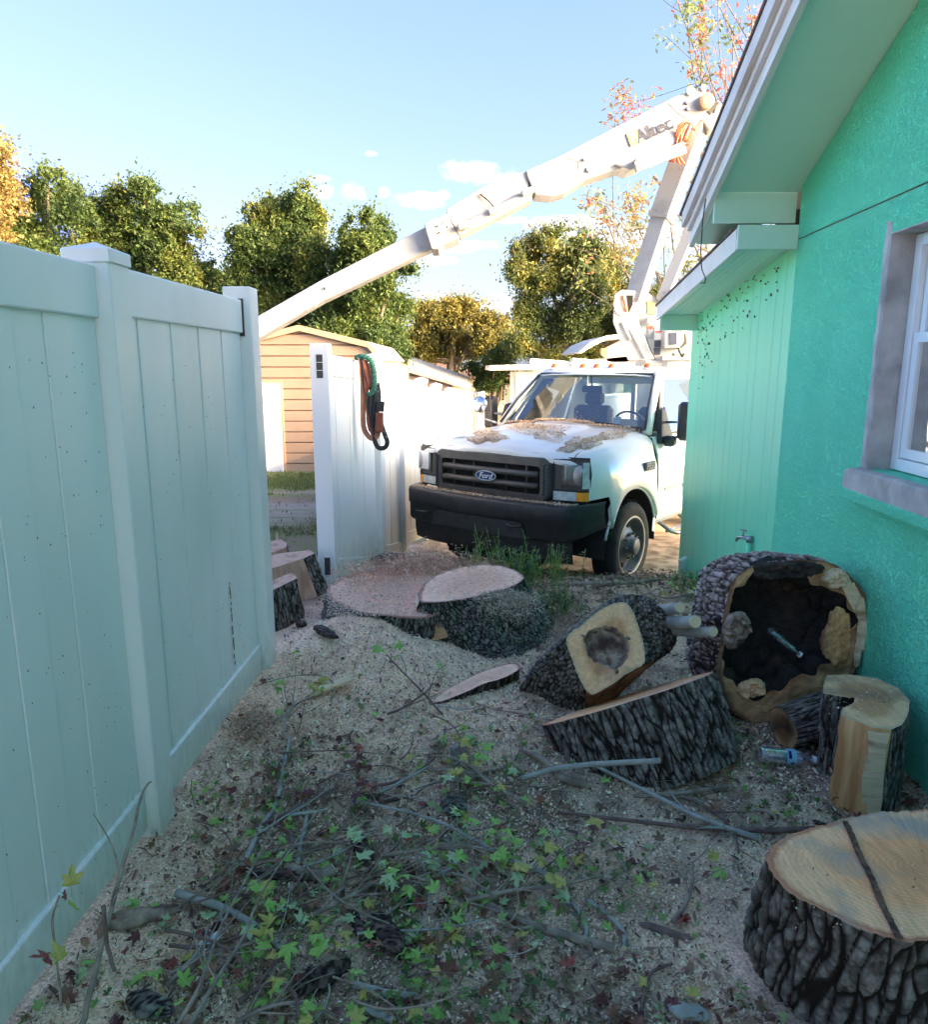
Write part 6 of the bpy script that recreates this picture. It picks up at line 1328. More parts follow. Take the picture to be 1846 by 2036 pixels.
patch('branch_stub', [(1634, 1152), (1642, 1134), (1660, 1128), (1680, 1136), (1688, 1150), (1676, 1164), (1655, 1170)], M['sap_wood'], .0, .05)
patch('sapwood_rim', [(1680, 1140), (1700, 1160), (1722, 1205), (1727, 1260), (1716, 1300), (1703, 1330), (1698, 1300), (1706, 1262), (1706, 1222), (1694, 1190), (1678, 1168), (1668, 1158)], M['sap_wood'], .012, .014)
patch('brown_decay', [(1652, 1215), (1672, 1205), (1690, 1230), (1694, 1275), (1686, 1310), (1660, 1320), (1636, 1300), (1632, 1262), (1645, 1240)], M['split_wood'], .002, .02)
patch('pale_lump', [(1464, 1370), (1480, 1352), (1510, 1350), (1522, 1368), (1508, 1382), (1480, 1386)], M['fresh_pale'], .004, .05)
patch('decay_crumbs', [(1440, 1235), (1462, 1215), (1486, 1225), (1492, 1250), (1478, 1275), (1455, 1290), (1438, 1275)], M['rot'], .0, .06)
patch('char_rim', [(1500, 1122), (1560, 1116), (1630, 1120), (1640, 1136), (1600, 1146), (1545, 1150), (1505, 1150)], M['char'], .0, .05)
# 5. slab with its bark towards us
def bdir(x0, y0, x1, y1, Y): return (P(x1, y1, Y)-P(x0, y0, Y))
rimL, rimR = P(1083, 1442, 2.78), P(1419, 1335, 2.90)
rc_ = (rimL+rimR)/2; rdir = (rimR-rimL).normalized(); vv = (rc_-Vector((0, 0, HC))).normalized(); back_d = (vv-rdir*vv.dot(rdir)).normalized(); axn = rdir.cross(back_d).normalized()
if axn.z < 0: axn = -axn
axn = (axn-back_d*.06).normalized(); back_d = rdir.cross(axn).normalized()
if back_d.y < 0: back_d = -back_d
rad = (rimR-rimL).length/2; tc_ = rc_+back_d*.04
topc = axell(tc_, rdir, back_d, rad, rad*.72, 30, 4, .02); low = axell(tc_-axn*.34+rdir*.01-back_d*.02, rdir, back_d, rad*.92, rad*.68, 30, 4, .02)
cut_log('thick_log_slice', 'thick log slice tipped on edge, showing only its dark ridged bark, below the forked chunk', topc, low, M['bark'], M['fresh'], amp=.034, N_=460, M_=90, cell=(.034, .060), seed=21., bulge=.03)
# 6. forked chunk with oval knot face
Yf = 3.05
fp_ = [(1128, 1268), (1160, 1240), (1195, 1212), (1232, 1197), (1252, 1206), (1268, 1240), (1280, 1285), (1282, 1316), (1262, 1332), (1240, 1344), (1205, 1368), (1176, 1380), (1152, 1352), (1138, 1310)]
fY = [3.12, 3.16, 3.19, 3.22, 3.20, 3.16, 3.10, 3.05, 3.03, 3.01, 3.0, 3.0, 3.03, 3.08]
ff_ = [P(x, y, Y-.06) for (x, y), Y in zip(fp_, fY)]
bk = [(1030, 1372), (1075, 1310), (1150, 1245), (1225, 1188), (1290, 1186), (1322, 1215), (1345, 1255), (1345, 1282), (1320, 1302), (1275, 1340), (1215, 1400), (1160, 1452), (1085, 1450), (1040, 1410)]
bb_ = [P(x, y, 3.28+.07*math.sin(i)) for i, (x, y) in enumerate(bk)]
L6, _, ax6 = cut_log('forked_log', 'forked log chunk with pale oval cut face around a rotten knot', smooth_loop(ff_, 5), smooth_loop(bb_, 5), M['bark'], M['fresh_pale'], amp=.024, N_=320, M_=56, cell=(.026, .12), seed=31., flags=[1]*37+[0]*20+[1]*13, sidem=M['brown_wood'], bulge=.10, rough_top=.003, hole=(-.0, .0, .095, .7), hole_depth=.03, holem=M['rot'], capbot=False)
for (x0, y0, Y0, x1, y1, Y1, r0) in ((1290, 1210, 3.35, 1352, 1208, 3.15, .032), (1300, 1232, 3.32, 1382, 1236, 3.02, .036), (1330, 1248, 3.25, 1418, 1256, 2.98, .028)):
    a, b = P(x0, y0, Y0), P(x1, y1, Y1); mb = MB(); mb.tube(smoothp([a, a.lerp(b, .5)+Vector((0, 0, -.01)), b], 3), [r0, r0*.95, r0*.9, r0*.85, r0*.82, r0*.8, r0*.8], 10)
    s_ = mb.build('branch_stub', M['stick_grey'], L6, smooth=True); d = (b-a).normalized(); mb = MB(); u1 = d.orthogonal().normalized(); w1 = d.cross(u1)
    mb.prism([b+u1*r0*.78*math.cos(t)+w1*r0*.78*math.sin(t)-d*.004*math.cos(t) for t in np.linspace(0, 2*PI, 14)[:-1]], d*.005); mb.build('cut_end', M['stick_end'], s_)
# 7. stump in the ground: high right lobe, lower left lobe
tz = .30
hi_ = [PZ(x, y, tz) for x, y in ((836, 1196), (880, 1197), (930, 1190), (985, 1178), (1020, 1165), (1042, 1150), (1030, 1136), (1000, 1126), (960, 1122), (915, 1128), (875, 1140), (845, 1160), (832, 1180))]
lo_ = [PG(x, y, .0) for x, y in ((820, 1268), (880, 1290), (950, 1312), (1020, 1325), (1075, 1308), (1118, 1262))]
lo_ += [Vector((.66, 4.6, -.06)), Vector((.50, 5.0, -.06)), Vector((.25, 5.15, -.06)), Vector((0, 5.1, -.06)), Vector((-.25, 4.9, -.06)), Vector((-.38, 4.5, -.06)), Vector((-.36, 4.0, -.06))]
lo_ = [Vector((q.x, q.y, min(q.z, .0)-.05)) for q in lo_]
L7, _, _ = cut_log('tree_stump', 'wide cut tree stump with mossy bark in the sawdust before the truck', smooth_loop(hi_, 6), smooth_loop(lo_, 6), M['bark_moss'], M['fresh_pink'], amp=.030, N_=420, M_=80, cell=(.030, .11), seed=41., rough_top=.004, capbot=False, cat='tree stump', bulge=-.06)
tz2 = .235
h2 = [PZ(x, y, tz2) for x, y in ((655, 1188), (700, 1212), (765, 1224), (840, 1230), (880, 1215), (900, 1180), (880, 1150), (820, 1132), (740, 1135), (690, 1146), (655, 1165))]
l2 = [Vector((q.x*1.04-.04*(q.x < -.5), q.y+(-.10 if q.y < 4.1 else .1), -.08)) for q in h2]
T2, pos2 = resample(smooth_loop(h2, 5), 200)
L7b = cut_log('low_stump_lobe', 'lower lobe of the stump', smooth_loop(h2, 5), smooth_loop(l2, 5), M['bark_moss'], M['fresh_pink'], amp=.024, N_=240, M_=40, cell=(.030, .11), seed=44., rough_top=.010, capbot=False)[0]
for ch in list(L7b.children):
    off = L7b.location-L7.location; ch.parent = L7; ch.location = off
    if ch.name.startswith('cut_face'): ch['label'] = 'lower sawn shelf of the stump'
bpy.data.objects.remove(L7b)
# step between the two lobes
st_ = [PZ(834, 1196, tz), PZ(831, 1180, tz), PZ(845, 1160, tz), PZ(872, 1141, tz)]; mb = MB()
mb.grid([[q+Vector((-.004+.008*random.random(), -.003, 0)) for q in st_], [q+Vector((-.014, -.006, -.035)) for q in st_], [q+Vector((-.012, -.006, -.075)) for q in st_]]); mb.build('torn_step', M['side_wood'], L7)
# 8. thin slice on the sawdust in front of the stump
sz_ = [PG(x, y, .09) for x, y in ((858, 1362), (900, 1358), (960, 1345), (1010, 1330), (1034, 1318), (1020, 1312), (980, 1316), (930, 1328), (885, 1344))]
sz_ = [Vector((q.x, q.y, .085+.06*(q.x-.0))) for q in sz_]; sb = [Vector((q.x*.98, q.y+.02*(1 if q.y > 3.1 else 0), -.03)) for q in sz_]
cut_log('thin_log_slice', 'thin curved offcut slice of log lying on the sawdust in front of the stump', smooth_loop(sz_, 5), smooth_loop(sb, 5), M['bark_brown'], M['fresh_pink'], amp=.016, N_=220, M_=22, cell=(.03, .06), seed=51., rough_top=.004, capbot=False)
# 9. three sawn blocks in the gap of the fence
def block(label, top, zt, foot, flags, seed, woodm, mat=None, tiltl=None):
    T_ = [PZ(x, y, z) for (x, y), z in zip(top, zt)]; B_ = [Vector((q.x+dx, q.y+dy, gh(q.x, q.y)-.05)) for q, (dx, dy) in zip(T_, foot)]
    return cut_log('log_block', label, T_, B_, M['bark'], woodm, amp=.016, N_=160, M_=36, cell=(.028, .08), seed=seed, flags=flags, sidem=M['side_wood'], rough_top=.006, capbot=False, group='log blocks in the fence gap')
block('dark barked log block at the bottom of the fence gap, nearest the open post', [(470, 1165), (520, 1165), (578, 1138), (585, 1142), (590, 1150), (530, 1180), (470, 1200)], [.28]*7, [(-.05, .05), (.02, .05), (.05, .05), (.08, 0), (.06, -.06), (.0, -.05), (-.05, -.05)], [1, 1, 1, 1, 1, 1, 1], 61., M['side_wood'])
block('tallest log block in the fence gap, with pink sawn side and grey bark end', [(500, 1112), (560, 1100), (615, 1094), (626, 1100), (604, 1110), (575, 1120), (510, 1138)], [.28]*7, [(0, .04), (.03, .04), (.08, .04), (.12, 0), (.08, -.04), (0, -.03), (0, -.02)], [1, 1, 1, 1, 0, 0, 0], 63., M['side_wood'])
block('low pink topped log block with a splinter standing up, farthest in the fence gap', [(490, 1088), (530, 1078), (558, 1072), (572, 1080), (570, 1088), (550, 1096), (500, 1108)], [.14]*7, [(0, .03), (.02, .03), (.03, .03), (.04, 0), (.03, -.03), (0, -.02), (0, -.02)], [1, 1, 1, 1, 0, 0, 0], 65., M['side_wood'])
sp_ = PZ(551, 1074, .14); th_ = thing('wood_splinter', 'thin wood splinter standing on the farthest log block', 'splinter', tuple(sp_)); mb = MB(); mb.beam(sp_, sp_+Vector((.005, 0, .07)), .02, .015, .008, .006); mb.build('splinter', M['side_wood'], th_)
# broken branch, bark scrap, wood scrap, board and grey bark on the sawdust
def lump(name, label, cat, ctr, dirv, L, r0, mat, seed, flat=.6, taper=.5, group=None):
    dirv = Vector(dirv).normalized(); c_ = Vector(ctr); up = Vector((0, 0, 1)); sdv = dirv.cross(up).normalized(); up = sdv.cross(dirv); n, m = 18, 20; V = []; BD = []
    for i in range(m+1):
        t = i/m; env = math.sin(PI*min(1, max(0, t*.96+.02)))**.45*(1-taper*t)
        for k in range(n):
            a = 2*PI*k/n; V.append(c_+dirv*(t-.5)*L+(sdv*math.cos(a)+up*math.sin(a)*flat)*r0*env)
    V = np.array(V); nz = fbm(V*40+seed, 4); ctr_ = np.repeat(np.array([c_+dirv*(i/m-.5)*L for i in range(m+1)]), n, 0)
    V = ctr_+(V-ctr_)*(.6+.85*nz)[:, None]; h = bark_h(V+seed, 0, (.012, .03)); V = V+(V-ctr_)*((h-.5)*.18)[:, None]
    a, b = np.meshgrid(np.arange(m), np.arange(n), indexing='ij'); a1 = (a*n+b).ravel(); b1 = (a*n+(b+1) % n).ravel(); F_ = np.stack([a1, b1, b1+n, a1+n], -1)
    o = mesh_obj(name, V, F_, mat, None, smooth=True, attrs={'bd': h, 'rr': np.full(len(V), .5)}); tag(o, label, cat, group); return o
def grd(x, y, dz=.0): return PG(x, y)+Vector((0, 0, dz))
lump('broken_branch', 'dark tapered broken branch lying on the pale sawdust left of the stump', 'branch', grd(650, 1268, .03), grd(688, 1288)-grd(600, 1245), .30, .042, M['bark_brown'], 3, .8, .55)
lump('broken_branch', 'short stubby dark branch piece touching the tapered one on the sawdust', 'branch', grd(600, 1246, .02), grd(620, 1250)-grd(580, 1242), .12, .03, M['bark_brown'], 4, .8, .2)
q = grd(868, 1270, .05); mb = MB(); mb.prism([q+Vector(v) for v in ((-.055, 0, -.03), (-.06, .03, .05), (.02, .045, .055), (.035, .02, .01), (.065, -.02, -.035), (-.01, -.03, -.05))], (0, .02, .012)); tag(mb.build('wood_scrap', M['fresh_pale'], bevel=.004), 'flat pale wood scrap propped against the mossy front of the stump', 'wood scrap')
lump('bark_piece', 'lichen grey bark lump beside the open fence post, behind the stump', 'bark', PZ(772, 1112, .22), (1, .15, .1), .26, .07, M['bark_moss'], 5, .7, .2)
mb = MB(); a, b = grd(612, 1388, .02), grd(700, 1368, .05); mb.beam(a, b, .06, .012); tag(mb.build('board', M['sap_wood']), 'thin flat board sticking out of the sawdust below the stump', 'board')
for i, (x, y, dx, dy, L, r_, m_, lab, nm) in enumerate((
    (280, 1832, 60, -12, .22, .040, 'rot', 'rotten orange brown wood chunk near the fence foot', 'wood_chunk'),
    (770, 1868, 34, 48, .17, .045, 'bark_brown', 'curved slab of dark bark with pale inner side in the middle foreground', 'bark_piece'),
    (722, 1700, 26, 60, .18, .035, 'bark_brown', 'long strip of grey bark above the middle of the leaf litter', 'bark_piece'),
    (905, 1615, 8, 40, .12, .055, 'bark_moss', 'dark grey knobbly stub standing in front of the leafy branch', 'bark_piece'),
    (715, 1850, 30, 70, .17, .022, 'bark_brown', 'narrow black bark strip left of the curved bark slab', 'bark_piece'),
    (640, 1955, 60, -35, .17, .045, 'bark_brown', 'dark bark chunk dusted with chips near the bottom edge', 'bark_piece'),
    (300, 2010, 70, 30, .14, .04, 'bark_moss', 'grey bark chunk at the bottom left corner', 'bark_piece'),
    (1325, 1855, 60, 18, .15, .016, 'stick_red', 'flat dark splinter of wood beside the big fresh round', 'wood_chunk'),
    (1370, 2020, 50, 12, .10, .03, 'stick_grey', 'pale grey wood chunk at the bottom edge, left of the big round', 'wood_chunk'),
    (1585, 1990, 20, 25, .07, .03, 'bark_moss', 'small slate coloured bark bit at the foot of the big round', 'bark_piece'),
    (760, 1590, 80, 10, .14, .02, 'bark_brown', 'small bark flake on the sawdust in mid foreground', 'bark_piece'),
    (1040, 1960, 25, -45, .14, .014, 'rot', 'twisted pale brown wood strip standing near the bottom edge', 'wood_chunk'),
    (555, 1745, 70, 8, .25, .025, 'bark_brown', 'black flattened bark strip beneath the hooked branch', 'bark_piece'),
    (1640, 1645, 50, 22, .08, .018, 'bark_brown', 'black bark flakes at the foot of the upright half log', 'bark_piece'))):
    lump(nm, lab, 'bark' if nm == 'bark_piece' else 'wood chunk', grd(x, y, r_*.45), grd(x+dx*.5, y+dy*.5)-grd(x-dx*.5, y-dy*.5), L, r_, M[m_], 10+i, .5, .3)

# ------------------------------------------------------------------ GROUND LITTER
def in_view(n, y0, y1, seed, pw=1.0):
    r = np.random.default_rng(seed); v0, v1 = math.log(y0), math.log(y1); Y = np.exp(r.uniform(v0, v1, n)); X = r.uniform(-.72, .80, n)*Y*1.02; return X, Y
lx0 = lambda Y: fx(Y)+.028
def keep(X, Y):
    return (X > lx0(Y))*(X < 1.576+.06*Y-.02) if True else None
def blocked(X, Y):
    m = ((X-1.13)/.42)**2+((Y-1.68)/.33)**2 < 1
    m |= ((X-.12)/.42)**2+((Y-4.4)/.5)**2 < 1
    return m
X, Y = in_view(230000, .95, 6.0, 31); m = keep(X, Y) & ~blocked(X, Y); X, Y = X[m], Y[m]
S = sawmap(X, Y); r = np.random.default_rng(4); q_ = np.stack([X*3.1, Y*3.1, X*0+4], -1); pr = np.clip(.30+1.2*(fbm(q_, 4)-.22)+.6*S, .2, 1); m = r.random(len(X)) < pr; X, Y, S = X[m], Y[m], S[m]
Z = ghn(X, Y)+r.uniform(.0005, .009, len(X)); n = len(X)
sz = (.0035+.0065*r.random(n)**2)*(1+.35*(1-S))*np.clip(Y/2.4, .75, 1.5); c = chipcols(n, 8, .20, (.95, .70, .50)); c[S > .5] = np.clip(c[S > .5]*1.12, 0, .85)
o = scatter('wood_chips', np.stack([X, Y, Z], -1), sz, c, M['chip'], seed=9, flat=.5, asp=(.2, .7)); tag(o, 'fine wood chips and sawdust strewn over the bare ground', 'wood chips')
# shavings: curly fibres on the back of the stump, on its flank and on the mound
def curls(name, label, pts, L, seed, cols, rad=.012, w=.0022):
    r = np.random.default_rng(seed); n = len(pts); K = 6; P0 = np.asarray(pts, float); a = r.uniform(0, 2*PI, n); V = np.empty((n, K, 2, 3)); k0 = r.uniform(-2.2, 2.2, n)/1.; pos = P0.copy(); el = r.uniform(-.5, .7, n)
    for k in range(K):
        d = np.stack([np.cos(a)*np.cos(el), np.sin(a)*np.cos(el), np.sin(el)], -1); s = np.stack([-np.sin(a), np.cos(a), np.zeros(n)], -1)*w*.5+np.array([0, 0, w*.35])
        V[:, k, 0] = pos-s; V[:, k, 1] = pos+s; pos = pos+d*(L/K); a = a+k0; el = el-r.uniform(.1, .5, n)
    base = np.arange(n)[:, None]*K*2; q = np.arange(K-1)[None]*2; f = np.stack([base+q, base+q+1, base+q+3, base+q+2], -1).reshape(-1, 4); cc = np.array(cols)[r.integers(0, len(cols), n)]*r.uniform(.7, 1.25, (n, 1))
    o = mesh_obj(name, V.reshape(-1, 3), f, M['chip'], attrs={'col': np.repeat(np.clip(cc, 0, .85), K*2, axis=0)}); return tag(o, label, 'wood shavings', kind='stuff')
r = np.random.default_rng(12); pts = []
for k in range(3400):
    x = r.normal(830, 80); y = 1122+.09*abs(x-850)+r.normal(0, 11)
    if not (660 < x < 1010): continue
    p = PZ(x, y, .27); pts.append((p.x, p.y, p.z+abs(r.normal(0, .03))*(1-abs(x-850)/260)))
curls('wood_shavings', 'tangle of long reddish wood shavings heaped over the back of the stump', pts, .06, 13, [(.60, .34, .24), (.70, .44, .32), (.78, .55, .40), (.45, .24, .17)], w=.003)
pts = []
for k in range(1500):
    x = r.normal(1010, 34); y = 1172+abs(x-1000)*.12+abs(r.normal(0, 24)); p = P(x, y, 3.95-.35*(y-1175)/100); pts.append(tuple(p))
curls('wood_shavings', 'pale loose fibres hanging on the mossy front of the stump', pts, .05, 14, [(.55, .48, .36), (.62, .52, .40), (.45, .36, .26)], w=.0022)
pts = []
for k in range(3600):
    x = r.normal(1105, 26); y = r.normal(1215, 32); p = PG(x, y, .0) if k % 4 else PG(x, y, 0); pts.append((p.x, p.y, p.z+abs(r.normal(0, .03))))
for k in range(1500):
    p = PG(r.normal(500, 26), r.normal(1447, 22)); pts.append((p.x, p.y, p.z+abs(r.normal(0, .02))))
for k in range(3500):
    p = PG(r.uniform(560, 1080), r.uniform(1240, 1480)); pts.append((p.x, p.y, p.z+.004))
curls('wood_shavings', 'loose curled wood fibres scattered over the sawdust around the stump', pts, .045, 15, [(.56, .40, .28), (.62, .47, .35), (.40, .26, .18)], w=.0022)
# chips lying on the stump shelf and on other logs
def top_chips(name, label, fn, n, seed, size=(.003, .008), base=(.80, .58, .45), dark=.08):
    r = random.Random(seed); pts = [fn(r) for _ in range(n)]; pts = [p for p in pts if p is not None]
    o = scatter(name, pts, np.array([r.uniform(*size) for _ in pts]), chipcols(len(pts), seed, dark, base), M['chip'], seed=seed); return tag(o, label, 'sawdust')
def f1(r):
    p = PZ(r.uniform(650, 850), r.uniform(1150, 1226), .243); return (p.x, p.y, p.z+r.random()*.012)
top_chips('sawdust', 'sawdust covering the lower sawn shelf of the stump', f1, 6500, 71, (.004, .010))
def f2(r):
    a = r.uniform(0, 2*PI); q = r.random()**.5; p = PZ(935+98*q*math.cos(a), 1160+34*q*math.sin(a), .306); return (p.x, p.y, p.z+r.random()*.006)
top_chips('sawdust', 'sprinkled sawdust on the higher lobe of the stump', f2, 2600, 72, (.003, .008))
def f3(r): p = PZ(r.uniform(1560, 1846), r.uniform(1640, 1850), .364); return tuple(p)
top_chips('sawdust', 'few loose crumbs of sawdust on the big fresh round', f3, 160, 73, (.002, .005), (.75, .62, .5))
def f4(r): p = PZ(r.uniform(1650, 1790), r.uniform(1345, 1420), .352); return tuple(p)
top_chips('sawdust', 'pale sawdust crumbs on top of the upright half log', f4, 260, 74, (.002, .006), (.72, .62, .5))
# leaf litter as one mass: small curled dark leaves, bark crumbs
def leaf2d(kind):
    if kind == 'star':
        pts = [(0, -.30)]; ang = [-62, -8, 50, 90, 130, 188, 242][1:6]; ang = [-18, 38, 90, 142, 198]; ln = [.62, .82, 1., .82, .62]
        for i, (a, l) in enumerate(zip(ang, ln)):
            a = math.radians(a); 
            for da, f in ((-.27, .68), (0, 1), (.27, .68)): pts.append((l*f*math.cos(a+da), l*f*math.sin(a+da)))
            if i < 4: am = math.radians((ang[i]+ang[i+1])/2); pts.append((.42*math.cos(am), .42*math.sin(am)))
        return pts
    return [(0, -.6), (.18, -.3), (.26, 0), (.16, .4), (0, .75), (-.16, .4), (-.26, 0), (-.18, -.3)]
STAR = leaf2d('star'); OVAL = leaf2d('oval')
def leaf_mesh(name, shape, mat, seed, curl=.5):
    # lobed leaf with folded midribs, every variant a different cut and curl
    r = random.Random(seed); v = [(0, .05, .05)]; ph, p2 = r.uniform(0, 6), r.uniform(0, 6); ax_ = r.uniform(-.5, .9); ay_ = r.uniform(-.9, .5); sk = r.uniform(-.25, .25)
    for i, (x, y) in enumerate(shape):
        f = r.uniform(.82, 1.12); x, y = x*f+sk*y*.4, y*f; d = math.hypot(x, y); a = math.atan2(y, x)
        v.append((x*(1-.12*abs(ax_)), y*(1-.12*abs(ay_)), .50*ax_*x*x+.50*ay_*y*y+.10*math.sin(5*a+ph)*d+.07*math.sin(9*x+p2)))
    n = len(shape); f = [(0, i+1, (i+1) % n+1) for i in range(n)]; k = len(v)
    v += [(-.006, -.25, .03), (.02, -.28, .0), (.10, -.75, .12), (.07, -.75, .12)]; f.append((k, k+1, k+2, k+3))
    me = bpy.data.meshes.new(name); me.from_pydata(v, [], f); me.materials.append(mat); return me
def litter(n, seed, cols, smin, smax, shape, yr, xr=None, flatz=(.002, .03), lab='', name='leaf_litter', dens=None):
    r = np.random.default_rng(seed)
    if dens is None:
        X, Y = in_view(n*3, *yr, seed); m = keep(X, Y) & ~blocked(X, Y); X, Y = X[m], Y[m]; pr = np.clip(1-.85*sawmap(X, Y), .05, 1)
        q = np.stack([X*2.5, Y*2.5, X*0+seed], -1); pr = pr*np.clip((fbm(q, 3)-.30)*3.2, .06, 1); m = r.random(len(X)) < pr; X, Y = X[m][:n], Y[m][:n]
    else: X, Y = dens(r, n)
    n = len(X); Z = ghn(X, Y)+r.uniform(*flatz, n); sh = np.array([(0, 0)]+list(shape)); k = len(sh); s = r.uniform(smin, smax, n)
    x = sh[None, :, 0]*s[:, None]; y = sh[None, :, 1]*s[:, None]; d2 = (sh**2).sum(1)[None]; z = s[:, None]*(r.uniform(-.5, .6, (n, 1))*sh[None, :, 0]**2+r.uniform(-.5, .5, (n, 1))*sh[None, :, 1]*sh[None, :, 0]+r.uniform(-.4, .3, (n, 1))*d2)
    V = np.stack([x, y, z], -1); a, b, c = r.uniform(0, 2*PI, n), r.normal(0, .55, n), r.normal(0, .55, n)
    ca_, sa_, cb2, sb2, cc2, sc2 = np.cos(a), np.sin(a), np.cos(b), np.sin(b), np.cos(c), np.sin(c)
    Rx = np.zeros((n, 3, 3)); Rx[:, 0, 0] = 1; Rx[:, 1, 1] = cb2; Rx[:, 1, 2] = -sb2; Rx[:, 2, 1] = sb2; Rx[:, 2, 2] = cb2
    Ry = np.zeros((n, 3, 3)); Ry[:, 1, 1] = 1; Ry[:, 0, 0] = cc2; Ry[:, 0, 2] = sc2; Ry[:, 2, 0] = -sc2; Ry[:, 2, 2] = cc2
    Rz = np.zeros((n, 3, 3)); Rz[:, 2, 2] = 1; Rz[:, 0, 0] = ca_; Rz[:, 0, 1] = -sa_; Rz[:, 1, 0] = sa_; Rz[:, 1, 1] = ca_
    V = np.einsum('nij,nkj->nki', Rz @ Ry @ Rx, V)+np.stack([X, Y, Z], -1)[:, None]
    i = np.arange(k-1); tri = np.stack([np.zeros(k-1, int), i+1, (i+1) % (k-1)+1], -1); f = (np.arange(n)[:, None, None]*k+tri[None]).reshape(-1, 3)
    cc = np.array(cols)[r.integers(0, len(cols), n)]*r.uniform(.65, 1.3, (n, 1))
    o = mesh_obj(name, V.reshape(-1, 3), f, M['leaf'], attrs={'col': np.repeat(cc, k, axis=0)}); return tag(o, lab, 'leaf litter', kind='stuff')
DK = [(.26, .17, .115), (.19, .125, .09), (.36, .25, .17), (.17, .085, .075), (.44, .31, .20), (.2, .18, .11)]
litter(4200, 81, DK, .008, .026, OVAL, (1.0, 4.4), lab='carpet of small dark brown leaf scraps over the ground')
litter(1100, 82, [(.20, .08, .055), (.15, .05, .05), (.28, .15, .09), (.18, .12, .07)], .018, .036, STAR, (1.0, 3.4), lab='curled dead red and brown leaves lying in the litter')
litter(2200, 83, [(.13, .24, .06), (.20, .30, .10), (.26, .32, .14), (.10, .17, .06)], .012, .026, STAR, (1.0, 3.6), lab='small torn green leaf bits mixed in the litter')
X, Y = in_view(9000, 1.0, 4.2, 55); m = keep(X, Y) & ~blocked(X, Y); X, Y = X[m], Y[m]; r = np.random.default_rng(56); m = r.random(len(X)) < np.clip(1-.8*sawmap(X, Y), .08, 1)*.75; X, Y = X[m], Y[m]; n = len(X)
cb3 = np.array([(.20, .12, .08), (.10, .065, .05), (.34, .24, .17), (.50, .38, .27), (.15, .10, .08)])[r.integers(0, 5, n)]*r.uniform(.6, 1.3, (n, 1))
o = scatter('bark_bits', np.stack([X, Y, ghn(X, Y)+r.uniform(.003, .018, n)], -1), .008+.03*r.random(n)**3, cb3, M['chip'], seed=57, flat=.4, asp=(.15, .5), thick=.35); tag(o, 'scattered bark flakes and wood splinters in the leaf litter', 'bark bits')
# loose leaves one can pick out
lmeshes = {}
def lm(mat, i, shape=STAR):
    k = (mat, i, shape is STAR)
    if k not in lmeshes: lmeshes[k] = leaf_mesh('leaf', shape, M[mat], i*13+5, .6)
    return lmeshes[k]
def put_leaf(p, s, mat, r, parent=None, rot=None, name='leaf'):
    o = bpy.data.objects.new(name, lm(mat, r.randrange(14))); link(o); o.scale = (s, s, s)
    o.rotation_euler = rot or (r.gauss(0, .35), r.gauss(0, .35), r.uniform(0, 2*PI)); o.location = Vector(p)
    if parent is not None: o.parent = parent; o.location = Vector(p)-parent.location
    return o
r = random.Random(77)
LK = {'lf_green': ('green star shaped leaf lying loose', 'loose green leaves on the ground'), 'lf_pale': ('pale star shaped leaf lying underside up', 'loose pale leaves on the ground'),
      'lf_olive': ('yellowing olive star shaped leaf lying', 'loose yellowing leaves on the ground'), 'lf_red': ('dark red star shaped leaf lying', 'loose red leaves on the ground'), 'lf_brown': ('dry brown star shaped leaf lying', 'loose brown leaves on the ground')}
def region(x, y): return ('at the bottom edge' if y > 1900 else 'near the sawdust heap' if y < 1520 else 'beside the near fence' if x < 480 else 'in the middle of the litter' if x < 1000 else 'towards the cut logs')
cnt = 0
while cnt < 230:
    reg = r.random()
    if reg < .55: x, y = r.gauss(760, 260), r.gauss(1760, 130)
    elif reg < .8: x, y = r.uniform(150, 900), r.uniform(1800, 2036)
    else: x, y = r.uniform(380, 1600), r.uniform(1420, 2030)
    if y > 2034 or y < 1390 or x < 60 or x > 1560: continue
    p = PG(x, y)
    if p.x < lx0(p.y)+.06 or ((p.x-1.13)/.46)**2+((p.y-1.68)/.36)**2 < 1: continue
    if float(sawmap(np.array([p.x]), np.array([p.y]))[0]) > .75 and r.random() < .8: continue
    mat = r.choices(list(LK), (.46, .16, .16, .10, .12))[0]; o = put_leaf(p+Vector((0, 0, r.uniform(.006, .03))), r.uniform(.026, .046), mat, r, name='fallen_leaf'); rg = region(x, y); tag(o, LK[mat][0]+' '+rg, 'leaf', LK[mat][1].replace(' on the ground', '')+' '+rg); cnt += 1
